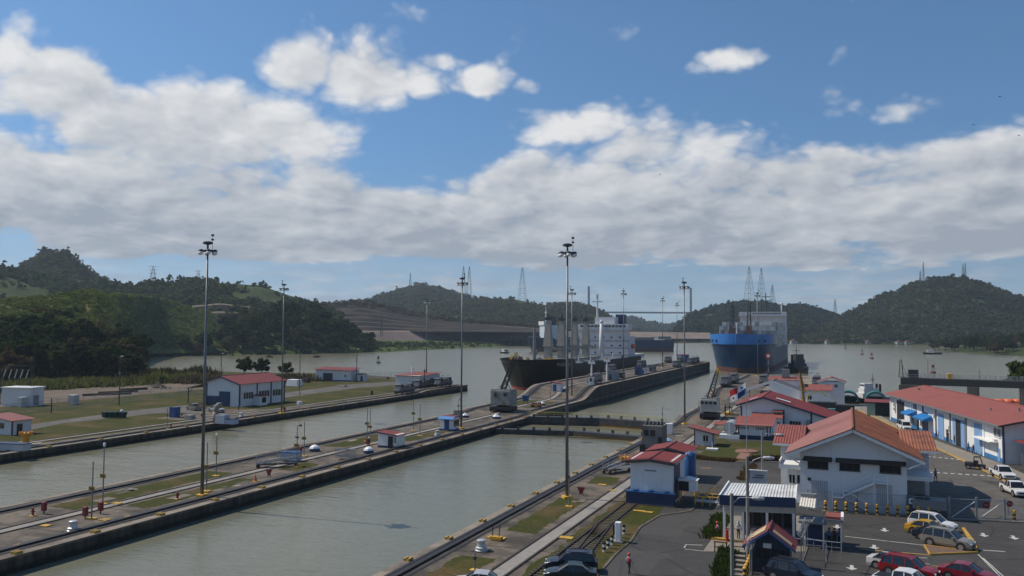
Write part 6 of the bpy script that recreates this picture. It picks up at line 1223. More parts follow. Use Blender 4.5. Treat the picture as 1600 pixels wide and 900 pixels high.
# yellow toothed capstans
def toothed(px, py, label, s=1.0):
    x, y = G(px, py); t = thing('toothed_bollard', label, 'bollard', (x, y, 0)); t.scale = (s, s, s); yb = mat('bollard_orange', (.58, .26, .015), .5, var=.12); b = MB(); b.cyl((0, 0, 0), (0, 0, 1.7), .62, n=16); b.build('column', yb, t)
    b = MB(); b.cyl((0, 0, 1.7), (0, 0, 2.15), 1.0, 1.05, n=16)
    for k in range(10): a = k*.628; b.box(math.cos(a)*1.0-.13, math.cos(a)*1.0+.13, math.sin(a)*1.0-.13, math.sin(a)*1.0+.13, 1.75, 2.35)
    b.build('crown_ring', yb, t); b = MB(); b.cyl((0, 0, 0), (0, 0, .15), .95, n=16); b.build('foot', yb, t)
toothed(977.5, 735, 'yellow toothed bollard left of the windowless house', .95); toothed(40, 695, 'yellow toothed bollard by the left-edge guard hut', 1.0)
# entrance canopy, guard booth and roofs by the car park
t = thing('entrance_canopy', 'entrance pavilion with white ribbed roof and deep blue fascia', 'building', (0, 0, 0))
FL_, FR_, BL_, BR_ = G(1124, 773, 4.6), G(1243, 777.5, 4.6), G(1139, 754.5, 4.75), G(1245, 758, 4.75)
b = MB(); corr(b, FL_+(4.35,), FR_+(4.35,), BR_+(4.75,), BL_+(4.75,), 24, .07); b.build('roof', mat('white_ribbed', (.66, .66, .64), .5, .1, var=.06, rgb2=(.52, .50, .46), s2=.3), t)
b = MB(); b.beam((FL_[0], FL_[1]-.1, 4.1), (FR_[0], FR_[1]-.1, 4.1), .12, 1.0); b.build('fascia', navy, t); b = MB(); b.beam(FL_+(4.15,), BL_+(4.55,), .12, .9); b.build('fascia', trim_w, t); b = MB(); b.beam(FR_+(4.2,), BR_+(4.6,), .12, .5); b.build('fascia', trim_w, t)
b = MB(); b.beam((FL_[0]+.4, FL_[1]+.5, 3.25), (FR_[0]-.1, FR_[1]+.5, 3.25), .1, .7); b.build('soffit_band', mat('soffit_grey', (.42, .41, .39), .8), t)
for u_, v_ in ((.05, .1), (.3, .1), (.62, .1), (.97, .1), (.05, .9), (.97, .9)):
    x = (FL_[0]*(1-u_)+FR_[0]*u_)*(1-v_)+(BL_[0]*(1-u_)+BR_[0]*u_)*v_; y = (FL_[1]*(1-u_)+FR_[1]*u_)*(1-v_)+(BL_[1]*(1-u_)+BR_[1]*u_)*v_; b = MB(); b.box(x-.12, x+.12, y-.12, y+.12, 0, 3.6 if v_ < .5 else 4.3); b.build('column', trim_w, t)
b = MB(); b.box(-10.6, -5.6, 90.6, 93.4, 0, 3.9); b.build('office_wall', mat('office_painted_shade', (.11, .11, .12), .7), t)  # canopy shade put into the wall colour: dark paint on a pale wall
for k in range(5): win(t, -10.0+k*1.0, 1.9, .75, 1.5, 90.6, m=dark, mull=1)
b = MB(); corr(b, (-4.7, 87.4, 4.1), (-3.2, 87.3, 4.0), (-3.2, 90.6, 4.35), (-4.7, 90.6, 4.4), 6, .06); b.build('side_roof', mat('cream_ribbed', (.62, .58, .50), .6), t); b = MB(); b.box(-4.7, -3.2, 90.4, 91.2, 4.45, 4.75); b.build('roof_unit', grey, t); b = MB(); b.box(-4.8, -2.2, 87.5, 90, 2.4, 2.6); b.build('side_canopy', grey, t); b = MB(); b.box(-4.6, -2.6, 88.6, 91.4, 0, 2.4); b.build('side_room', navy, t); b = MB(); b.box(-2.3, -.9, 87.6, 89.8, 3.0, 3.25); b.build('flat_roof', roof_p, t); b = MB(); b.box(-.9, -.65, 87.5, 89.9, 2.9, 3.35); b.build('roof_kerb', trim_w, t)
b = MB(); b.box(-2.4, -.7, 87.5, 87.6, 2.7, 3.0); b.build('fascia', grey, t)
for x in (-4.2, -2.5, -.9): b = MB(); b.cyl((x, 87.7, 0), (x, 87.7, 2.9), .06); b.build('post', trim_w, t)
b = MB(); b.tube([(-4.2, 86.9, 1.0), (-.9, 86.9, 1.0)], .04); b.tube([(-4.2, 86.9, .5), (-.9, 86.9, .5)], .03)
for k in range(5): b.cyl((-4.2+k*.82, 86.9, 0), (-4.2+k*.82, 86.9, 1.0), .03, n=5)
b.build('railing', galv, t)
t = thing('guard_booth', 'small blue guard booth with red and tan gable roof beside the lamp posts', 'booth', (-6.7, 77.0, 0)); b = MB(); b.extr([(-1.7, .3, 0), (1.7, .3, 0), (1.7, .3, 2.35), (0, .3, 3.6), (-1.7, .3, 2.35)], (0, 3.0, 0)); b.build('wall', mat('booth_blue', (.014, .024, .040), .6), t)
tan = mat('tan_panel', (.42, .33, .20), .7, var=.12)
for sx in (-1, 1):
    b = MB(); corr(b, (sx*2.25, -.1, 2.3), (sx*2.25, 3.6, 2.3), (0, 3.6, 3.85), (0, -.1, 3.85), 9, .04); rf = b.build('roof_slope', roof_r, t); b = MB(); b.extr([(sx*1.9, .3 if sx < 0 else .1, 2.61), (sx*.35, .3 if sx < 0 else .1, 3.68), (sx*.35, 2.4 if sx < 0 else .9, 3.68), (sx*1.9, 2.4 if sx < 0 else .9, 2.61)], (0, 0, .05)); b.build('panel', tan, rf)
b = MB(); b.cyl((0, -.15, 3.87), (0, 3.6, 3.87), .1, n=6); b.build('ridge_cap', roof_r, t); b = MB(); b.beam((-2.25, -.14, 2.15), (0, -.14, 3.7), .08, .18); b.beam((2.25, -.14, 2.15), (0, -.14, 3.7), .08, .18); b.build('bargeboard', blue_m, t)
win(t, .1, 1.7, 2.6, .8, .3, mull=4, m=dark); b = MB(); b.box(-.5, .2, .18, .28, 2.2, 2.6); b.build('notice', mat('paper', (.6, .56, .48), .8), t)
# ------------------------------------------------------------------ far right-bank huts, canopies and boats by the dock
t = thing('dock_house', 'white house with red roof by the dock, nearer one', 'building', (-8.6, 243, 0)); b = MB(); b.box(-4, 4, 0, 6, 0, 5.2); b.build('wall', wall_w, t); b = MB(); corr(b, (-4.5, -.6, 5.1), (4.5, -.6, 5.1), (4.5, 6.4, 6.3), (-4.5, 6.4, 6.3), 16, .05); b.build('roof', roof_p, t); win(t, -1.5, 3, 1.2, 1.0, 0)
t = thing('dock_house', 'white house with red roof behind the white pitched shed', 'building', (-16.6, 246, 0)); b = MB(); b.box(-4.2, 4.2, 0, 5, 0, 7.6); b.build('wall', wall_w, t); b = MB(); corr(b, (-4.6, -.5, 7.5), (4.6, -.5, 7.5), (4.6, 5.4, 8.2), (-4.6, 5.4, 8.2), 16, .05); b.build('roof', roof_p, t); win(t, -.5, 6.4, .8, .6, 0); b = MB(); b.box(-1, 1, 2, 4, 8.0, 10.4); b.build('roof_plant', grey, t)
t = thing('dock_house', 'small gabled house with red roof among the locomotives', 'building', (-4.6, 256, 0)); b = MB(); b.box(-3.4, 3.4, 0, 5, 0, 6.8); b.build('wall', wall_w, t); gable(t, -3.4, 3.4, 0, 5, 6.7, 8.0, 0, roof_p, over=.5, n=10, barge=trim_w); win(t, -1.2, 5.6, .9, .8, 0); win(t, 1.2, 5.6, .9, .8, 0)
b = MB(); b.box(-3.4, 3.4, -1.5, 1.5, 0, 2.9); o = b.build('dark_container', mat('container_black', (.02, .022, .024), .7), None, (-6.4, 231.5, 0), bevel=.05); tag(o, 'long black container before the nearer dock house', 'container')
b = MB(); b.box(-2.2, 2.2, -1.5, 1.5, 0, 3.1); o = b.build('dark_container', mat('container_black', (.02, .022, .024), .7), None, (-1.0, 222.5, 0), bevel=.05); tag(o, 'second black container right of the dock houses', 'container')
t = thing('flatbed_load', 'turquoise and white load on a low trailer between the containers', 'trailer', (-3.6, 224, 0)); b = MB(); b.box(-1.6, 1.6, -1, 1, .6, 1.0); b.build('bed', grey_d, t); b = MB(); b.box(-1.3, 1.3, -.8, .8, 1.0, 1.9); b.build('load', mat('turquoise', (.08, .30, .28), .6), t)
for sx in (-1, 1): b = MB(); b.cyl((sx, -1, .35), (sx, 1, .35), .35); b.build('wheel', black, t)
teal = mat('teal_canopy', (.015, .13, .115), .55, var=.12)
def arch(px, py, label, r):
    x, y = G(px, py); t = thing('canopied_barge', label, 'barge', (x, y+3, 0)); b = MB()
    for i in range(14):
        a0 = math.pi*i/14; a1 = math.pi*(i+1)/14; b.extr([(math.cos(a0)*r, 0, .6+math.sin(a0)*r*1.02), (math.cos(a1)*r, 0, .6+math.sin(a1)*r*1.02), (math.cos(a1)*(r-.45), 0, .6+math.sin(a1)*(r-.45)), (math.cos(a0)*(r-.45), 0, .6+math.sin(a0)*(r-.45))], (0, 6, 0))
    b.build('canopy', teal, t); b = MB(); b.box(-r, r, -1, 7, .05, .6); b.build('deck', black, t); b = MB(); b.box(-r*.7, r*.7, 2, 5, .6, 1.9); b.build('cargo', grey_d, t); b = MB(); b.beam((-r, 0, 2.2), (r, 0, 2.2), .12, .12); b.build('tie_bar', grey, t)
arch(1325.5, 632, 'teal arched canopy over a dark barge by the dock', 3.0); arch(1369, 632.5, 'second teal arched canopy half hidden by the green shed', 2.9)
t = thing('dock_shed', 'small dark green shed with red roof left of the long workshop', 'shed', (7.6, 231, 0)); b = MB(); b.box(-3.4, 3.0, -2.2, 2.2, 0, 3.5); b.build('wall', mat('shed_dark_green', (.020, .032, .028), .7), t); b = MB(); b.box(-3.46, -1.6, -2.26, -2.15, .1, 3.2); b.build('shutter', mat('pale_green', (.28, .38, .30), .7), t); b = MB(); corr(b, (-4.0, -2.7, 3.5), (3.4, -2.7, 3.5), (3.4, 2.6, 3.9), (-4.0, 2.6, 3.9), 14, .05); b.build('roof', roof_r, t)
x, y = G(1362, 628); tug((x, y+16, ZW), math.radians(-60), 'white and red service tug moored behind the teal canopies', .62)
for q in bpy.data.objects:
    if q.parent and q.parent.get('label', '').startswith('white and red service tug') and q.type == 'MESH' and q.name.startswith(('deckhouse', 'wheelhouse')): q.data = q.data.copy(); q.data.materials.clear(); q.data.materials.append(ship_white)
# digger with yellow boom behind the hall
t = thing('excavator', 'yellow excavator with raised boom behind the hall roof', 'excavator', (-10.5, 214, 0)); b = MB(); b.box(-1.5, 1.5, -2, 2, 0, 1.0); b.build('tracks', black, t); b = MB(); b.box(-1.5, 1.5, -1.6, 2.2, 1.0, 3.0); b.build('body', yellow, t); b = MB(); b.box(-1.4, 0, -1.8, .2, 2.2, 4.6); b.build('cab', yellow, t); b = MB(); b.box(-1.42, .02, -1.85, -1.2, 3.0, 4.3); b.build('cab_glass', glass, t)
b = MB(); b.beam((.6, -.5, 2.6), (-.6, 1.2, 11.0), .45, .5); b.build('boom', mat('ochre_boom', (.16, .10, .035), .6, var=.2), t); b = MB(); b.beam((-.6, 1.2, 11.0), (.6, 1.0, 6.5), .3, .4); b.build('stick', yellow, t); b = MB(); b.beam((.9, -1.2, 5.5), (3.6, -1.2, 7.0), .2, .3); b.beam((3.6, -1.2, 7.0), (6.0, -1.2, 5.5), .2, .3); b.cyl((1.2, -1.2, 0), (1.2, -1.2, 5.6), .2); b.build('support_frame', mat('pale_yellow', (.55, .44, .20), .6), t)
t = thing('radar_pole', 'red and white pole with round red beacon before the container ship', 'signal', (-23.5, 275, 3.66)); b = MB(); b.cyl((0, 0, 0), (0, 0, 9.5), .18); b.build('pole', grey, t); b = MB(); b.cyl((0, -.3, 9.6), (0, .3, 9.6), .95, n=16); b.build('beacon', red, t); b = MB(); b.cyl((0, -.34, 9.6), (0, -.28, 9.6), .5, n=12); b.build('lens', lampw, t)
for k, zz in enumerate((4, 6.2)): b = MB(); b.box(-.6, .6, -.4, .4, zz, zz+.5); b.build('platform', grey_d, t)
t = thing('forklift', 'yellow forklift on the concrete left of the hall', 'forklift', (G(1138, 652)[0], G(1138, 652)[1], 0)); b = MB(); b.box(-1, 1, -1, 1.4, .4, 1.2); b.build('body', yellow, t); b = MB(); b.box(-.9, .9, -.6, 1.0, 2.4, 2.55); b.cyl((-.8, -.5, 1.2), (-.8, -.5, 2.4), .06); b.cyl((.8, -.5, 1.2), (.8, -.5, 2.4), .06); b.cyl((-.8, .9, 1.2), (-.8, .9, 2.4), .06); b.cyl((.8, .9, 1.2), (.8, .9, 2.4), .06); b.build('guard', black, t); b = MB(); b.box(-.6, -.4, -1.3, -1.1, .1, 3.2); b.box(.4, .6, -1.3, -1.1, .1, 3.2); b.build('mast', black, t)
for sx in (-.8, .8):
    for sy in (-.7, 1.0): b = MB(); b.cyl((sx-.15, sy, .4), (sx+.15, sy, .4), .4); b.build('wheel', black, t)
# ------------------------------------------------------------------ spillway bridge
t = thing('spillway_bridge', 'dark spillway bridge on concrete piers crossing the water behind the long workshop', 'bridge', (0, 0, 0)); sp_c = mat('spillway_concrete', (.11, .098, .082), .9, var=.25, scale=.3, rgb2=(.045, .04, .036), s2=.1)
P0 = Vector(atD(1408, 590, 268)); P1 = Vector(atD(1640, 594, 268)); ax = (P1-P0); ax.z = 0; axn = ax.normalized(); nn_ = Vector((-axn.y, axn.x, 0)); zdk = P0.z
b = MB(); b.beam(P0-Vector((0, 0, .9)), (P0.x+ax.x, P0.y+ax.y, zdk-.9), 5.0, 1.9); b.build('girder', mat('spill_steel', (.030, .030, .032), .7), t)
b = MB()
for o_ in (-2.3, 2.3):
    for k in range(30): p = P0+ax*(k/29)+nn_*o_; b.cyl((p.x, p.y, zdk), (p.x, p.y, zdk+1.1), .05, n=4)
    for zz in (.55, 1.1): a_ = P0+nn_*o_; c_ = P0+ax+nn_*o_; b.cyl((a_.x, a_.y, zdk+zz), (c_.x, c_.y, zdk+zz), .05, n=4)
b.build('railing', galv, t)
for px0, px1, zt_ in ((1406, 1452, -1.9), (1511, 1530, -1.9), (1594, 1606, -1.9)):
    a_ = Vector(atD(px0, 600, 268)); c_ = Vector(atD(px1, 600, 268)); dd = (c_-a_); dd.z = 0; q = [a_-nn_*4.0, c_-nn_*4.0, c_+nn_*9, a_+nn_*9]; b = MB(); b.extr([(v.x, v.y, -7) for v in q], (0, 0, 7+zdk+zt_)); b.build('pier', sp_c, t)
for px, h_, m_ in ((1458, 3.0, None), (1450, 5.5, None), (1530, 3.0, None)): p = Vector(atD(px, 590, 268)); b = MB(); b.cyl((p.x, p.y, zdk), (p.x, p.y, zdk+h_), .1); b.build('post', grey, t)
p = Vector(atD(1427, 590, 268)); b = MB(); b.box(p.x-1.3, p.x+1.3, p.y-1.3, p.y+1.3, zdk, zdk+2.4); b.build('hoist_cabin', grey_d, t); p = Vector(atD(1484, 590, 268)); b = MB(); b.box(p.x-.7, p.x+.7, p.y-.7, p.y+.7, zdk, zdk+1.5); b.build('gauge_board', yellow, t)
p = Vector(atD(1408, 592, 269)); tt = thing('derrick', 'thin lattice derrick at the left end of the spillway bridge', 'mast', (p.x, p.y, zdk)); b = MB()
for sx, sy in ((-.6, -.6), (.6, -.6), (.6, .6), (-.6, .6)): b.beam((sx, sy, 0), (sx*.3, sy*.3, 5.2), .12, .12)
for k in range(5): z_ = k*1.0; r = .6-.07*k; b.beam((-r, -r, z_), (r, -r, z_+1), .07, .07); b.beam((r, -r, z_), (r, r, z_+1), .07, .07)
b.build('lattice', grey_d, tt); b = MB(); b.beam((0, 0, .2), (2.2, 0, 0), .1, .1); b.beam((.3, 0, 3.6), (2.0, 0, .1), .1, .1); b.build('brace', grey_d, tt)
# ------------------------------------------------------------------ left bank buildings
x, y = G(322, 641); x2, y2 = G(380, 645); x3, y3 = G(430, 632)
t = thing('left_workshop', 'white workshop with dark red roof, navy frame and blue door on the left bank', 'building', (-163.0, 181, 0))
b = MB(); b.extr([(0, 0, 0), (11.2, 0, 0), (11.2, 0, 6.2), (5.0, 0, 7.9), (0, 0, 6.6)], (0, 19, 0)); b.build('wall', wall_w, t); gable(t, 0, 11.2, 0, 19, (6.6, 6.1), 8.2, 5.0, roof_r, over=.7, n=30, amp=.04, barge=navy)
for xx, yy in ((.05, 0), (11.2, 0), (11.25, 7), (11.25, 13), (11.25, 19)): b = MB(); b.box(xx-.18, xx+.12, yy-.18, yy+.18, 0, 6.1); b.build('corner_post', navy, t)
b = MB(); b.box(4.3, 8.0, -.1, .03, 0, 4.0); b.build('door', mat('door_navy', (.012, .045, .11), .6), t); b = MB(); b.box(.2, 4.2, -.08, .03, 0, 2.7); b.build('blue_panel', navy, t)
for yc, w in ((3.4, 4.0), (10, 4.6), (16, 4.6)):
    b = MB(); b.box(11.19, 11.27, yc-w/2, yc+w/2, 2.0, 3.7); wd = b.build('window', mat('brown_glass', (.06, .045, .03), .3), t); f = MB()
    for k in range(5): f.box(11.25, 11.31, yc-w/2+w*k/4-.05, yc-w/2+w*k/4+.05, 2.0, 3.7)
    f.build('frame', trim_w, wd)
b = MB(); b.box(11.3, 13.6, 5.5, 8.6, 0, 2.6); b.build('porch', trim_w, t); b = MB(); b.box(13.58, 13.66, 6.2, 7.9, .7, 2.2); b.build('porch_opening', dark, t); b = MB(); corr(b, (13.9, 5.2, 2.6), (13.9, 8.9, 2.6), (11.3, 8.9, 2.9), (11.3, 5.2, 2.9), 8, .04); b.build('porch_roof', roof_p, t)
t = thing('carport', 'open lean-to shelter with dark roof left of the left-bank workshop', 'shelter', (-170, 183, 0)); b = MB(); corr(b, (-2.6, 0, 4.2), (-2.6, 14, 4.2), (6.6, 14, 6.2), (6.6, 0, 6.2), 16, .04); b.build('roof', grey_d, t)
for yy in (.5, 7, 13.5): b = MB(); b.cyl((-1.8, yy, 0), (-1.8, yy, 4.3), .14); b.build('post', grey_d, t); b = MB(); b.beam((-1.8, yy, 3.0), (0, yy, 4.6), .12, .12); b.build('brace', grey_d, t)
t = thing('storehouse', 'low white storehouse with flat red roof near the water on the left bank', 'building', (-199.5, 283, 0), .2); b = MB(); b.extr([(0, 0, 0), (15, 0, 0), (15, 0, 4.2), (0, 0, 4.6)], (0, 9, 0)); b.build('wall', wall_w, t); b = MB(); corr(b, (-.7, -.8, 4.75), (15.7, -.8, 4.35), (15.7, 9.6, 5.1), (-.7, 9.6, 5.4), 26, .04); b.build('roof', roof_r, t); b = MB(); b.box(3.2, 7.2, -.09, .03, 0, 3.2); b.build('door', grey_d, t); b = MB(); b.box(-.05, 15.05, -.06, .02, 0, .5); b.build('plinth', blue_m, t); win(t, 12.6, 2.2, .8, .9, 0)
t = thing('gatehouse', 'small white kiosk with blue door right of the storehouse', 'kiosk', (-182.5, 289, 0)); b = MB(); b.box(-1.6, 1.6, 0, 3, 0, 2.7); b.build('wall', wall_w, t); b = MB(); b.box(.3, 1.3, -.07, .03, 0, 2.1); b.build('door', navy, t); b = MB(); b.extr([(-2, -.3, 2.7), (2, -.3, 2.7), (0, -.3, 3.3)], (0, 3.6, 0)); b.build('roof', grey_d, t)
t = thing('track_shed', 'long white shed with red roof behind the left-bank locomotives', 'building', (-150.5, 262, 0)); b = MB(); b.box(0, 9.5, 0, 16, 0, 4.6); b.build('wall', wall_w, t); b = MB(); corr(b, (-.5, -.6, 4.6), (10, -.6, 4.5), (10, 16.6, 5.0), (-.5, 16.6, 5.1), 18, .04); b.build('roof', roof_p, t); b = MB(); b.box(6.6, 8.0, -.07, .03, 0, 2.6); b.build('door', blue_m, t); b = MB(); b.cyl((4, 5, 5), (4, 5, 7.6), .4); b.build('flue', trim_w, t)
t = thing('signal_mast', 'rusty signal mast with two arms beside the left-bank locomotives', 'signal', (-136.8, 258, 0)); b = MB(); b.cyl((0, 0, 0), (0, 0, 7.2), .2, .14); b.build('pole', rail_b, t); b = MB(); b.beam((0, 0, 6.4), (.9, 0, 7.1), .2, .25); b.beam((0, 0, 6.2), (-.5, 0, 6.6), .18, .22); b.build('arms', black, t)
t = thing('guard_hut', 'white hut with dark red roof cut by the left edge', 'hut', (-155.2, 115.5, 0)); b = MB(); b.extr([(-3.2, 0, 0), (3.2, 0, 0), (3.2, 0, 2.9), (-3.2, 0, 3.3)], (0, 4.2, 0)); b.build('wall', wall_w, t); b = MB(); corr(b, (3.9, -.6, 2.85), (3.9, 4.8, 2.85), (-3.8, 4.8, 3.75), (-3.8, -.6, 3.75), 14, .04); b.build('roof', roof_r, t); win(t, -.6, 1.8, 3.0, .9, 0, m=mat('brown_blind', (.16, .085, .055), .7)); b = MB(); b.box(3.1, 3.3, -.1, .12, 0, 2.85); b.build('corner_post', mat('dark_red_trim', (.10, .02, .02), .6), t); b = MB(); b.box(3.19, 3.26, 1.0, 2.2, 0, 2.1); b.build('door', brown_m, t)
t = thing('mooring_box', 'white and blue long box on the quay at the left edge', 'box', G(22, 704)+(0,), .15); b = MB(); b.box(-3.4, 2.6, -.9, .9, .1, 1.2); b.build('box', mat('pale_box', (.42, .45, .48), .6), t); b = MB(); b.box(-3.5, 2.7, -1, 1, 1.2, 1.32); b.build('lid', navy, t)
t = thing('substation_hut', 'white flat-roofed substation hut behind the fence at left', 'hut', (-211, 157, 0), .25); b = MB(); b.box(0, 8.6, 0, 5, 0, 4.7); b.build('wall', wall_w, t); b = MB(); b.box(-.3, 8.9, -.3, 5.3, 4.7, 5.0); b.build('roof', trim_w, t); b = MB(); b.box(8.58, 8.68, 1, 3, .2, 2.8); b.build('door', grey, t)
for i, (X, Y, w) in enumerate([(-203.0, 157, 1.4), (-197.5, 168, 2.2)]):
    b = MB(); b.box(-w/2, w/2, -.9, .9, 0, 2.6); o = b.build('transformer', mat('transformer_pale', (.42, .43, .44), .5, .2), None, (X, Y, 0), bevel=.05); tag(o, ['pale transformer box at the corner of the substation hut', 'finned transformer right of the substation hut'][i], 'transformer')
t = thing('strain_gantry', 'lattice gantry with slanting insulators over the substation', 'gantry', (-215, 160, 0), .25); b = MB()
for sx in (0, 9):
    for q in (-.5, .5): b.beam((sx+q, 0, 0), (sx+q*.6, 0, 10.5), .14, .14)
    for k in range(7): b.beam((sx-.5, 0, k*1.5), (sx+.5, 0, k*1.5+1.4), .08, .08)
b.beam((0, 0, 10.5), (9, 0, 10.5), .2, .2); b.beam((0, 0, 9.6), (9, 0, 9.6), .12, .12); b.build('lattice', grey_d, t); b = MB()
for k in range(5): b.cyl((1+k*1.7, 0, 9.6), (.2+k*1.7, 0, 7.2), .16, .12, 8)
b.build('insulators', galv, t)
t = thing('tool_cabin', 'blue cabin on the left bank between bins and shelter', 'cabin', G(273, 652)+(0,)); b = MB(); b.box(-.95, .95, -.8, .8, 0, 2.3); b.build('body', blue_m, t, bevel=.05); b = MB(); b.box(-1.0, 1.0, -.85, .85, 2.3, 2.42); b.build('lid', navy, t)
bin_m = mat('bin_green', (.010, .045, .038), .6)
for i, (px, lb) in enumerate([(165, 'dark green wheeled bin, leftmost of the row on the grass'), (173, 'dark green wheeled bin, second of the row'), (181, 'dark green wheeled bin, third of the row'), (190, 'wide dark green bin with white sack at the end of the row')]):
    x, y = G(px, 653); w = .65 if i < 3 else 1.1; t = thing('waste_bin', lb, 'bin', (x, y, 0), 0, 'bins on the left bank'); b = MB(); b.frustum(-w*.8, w*.8, -.5, .5, .15, -w, w, -.65, .65, 1.3); b.build('tub', bin_m, t); b = MB(); b.box(-w-.04, w+.04, -.7, .7, 1.3, 1.42); b.build('lid', bin_m, t)
    for sx in (-.6, .6): b = MB(); b.cyl((sx*w-.06, .4, .15), (sx*w+.06, .4, .15), .16); b.build('wheel', black, t)
    if i == 3: b = MB(); b.lathe([(.3, 1.42), (.42, 1.6), (.3, 1.85), (.05, 1.95)], 10); b.build('sack', lampw, t)
t = thing('air_intake', 'curved grey duct with pale blue machine box on the left quay', 'machine', G(340, 661)+(0,)); b = MB(); pts = [(-.6, 0, 0), (-.6, 0, 2.6), (-.4, 0, 3.4), (.1, 0, 3.9), (.7, 0, 4.1)]
for a_, c_ in zip(pts[:-1], pts[1:]): b.cyl(a_, c_, .62, .6, 12)
b.build('duct', mat('duct_grey', (.22, .20, .18), .7), t, smooth=True); b = MB(); b.box(.1, 2.6, -.9, .9, 0, 1.9); b.build('box', mat('pale_box', (.42, .45, .48), .6), t); b = MB(); b.box(2.65, 5.2, -.8, .8, 0, 1.0); b.build('low_box', mat('pale_blue_grey', (.32, .38, .46), .6), t); b = MB(); b.box(2.6, 5.25, -.85, .85, 1.0, 1.12); b.build('low_lid', navy, t)
for i, (px, py, yt, lb, lampy) in enumerate([(186, 633, 559, 'dark wooden utility pole on the left grass', 1), (345, 600, 554, 'utility pole left of the dark trees', 1), (557, 596, 546, 'utility pole right of the storehouse', 1), (468, 612, 552, 'thin dark pole right of the workshop', 0), (80, 645, 625, 'thin fence pole beside the transformer', 0)]):
    x, y = G(px, py); q = 21.3-(yt-514)/1300*math.hypot(x, y)*math.cos(math.atan((px-800)/1300)); t = thing('utility_pole', lb, 'pole', (x, y, 0)); b = MB(); b.cyl((0, 0, 0), (0, 0, q), .17, .11, 8); b.build('pole', wood, t)
    if lampy: b = MB(); b.beam((0, 0, q-.4), (.9, -.3, q-.1), .07, .07); b.box(.6, 1.3, -.5, -.1, q-.15, q+.05); b.build('lamp', lampw, t); b = MB(); b.box(-.2, .2, -.25, .1, q*.62, q*.62+.7); b.build('transformer_can', grey, t)
for i, (px, py, w, h, m_, lb) in enumerate([(572, 602, 0, 0, None, ''), (480, 598, 1.8, 1.6, black, 'black crate left of the storehouse'), (460, 603, 5.0, 2.4, white_p, 'low white enclosure behind the left-bank mast'), (535, 604, 3.0, .5, walk, 'pale slab before the storehouse'), (581, 617, .5, 1.3, rail_b, 'small rust-brown box near the first locomotive'), (468, 632, 1.2, .9, lampw, 'white plastic sheet heap on the left quay'), (606, 592, .8, .8, black, 'small black box on the back wall of the left bank'), (297, 655, 2.0, 1.0, grey, 'low grey stand left of the pickup')]):
    if m_ is None: continue
    x, y = G(px, py); b = MB(); b.frustum(-w/2, w/2, -w*.3-.2, w*.3+.2, 0, -w*.45, w*.45, -w*.27-.15, w*.27+.15, h); tag(b.build('yard_object', m_, None, (x, y, 0), bevel=.04), lb, 'crate')
x, y = G(610, 593); b = MB(); b.box(-14, 14, -.2, .2, 0, 1.0); tag(b.build('parapet', walk, None, (x-4, y+4, 0), -.35), 'low pale parapet wall along the water behind the storehouse', 'wall')
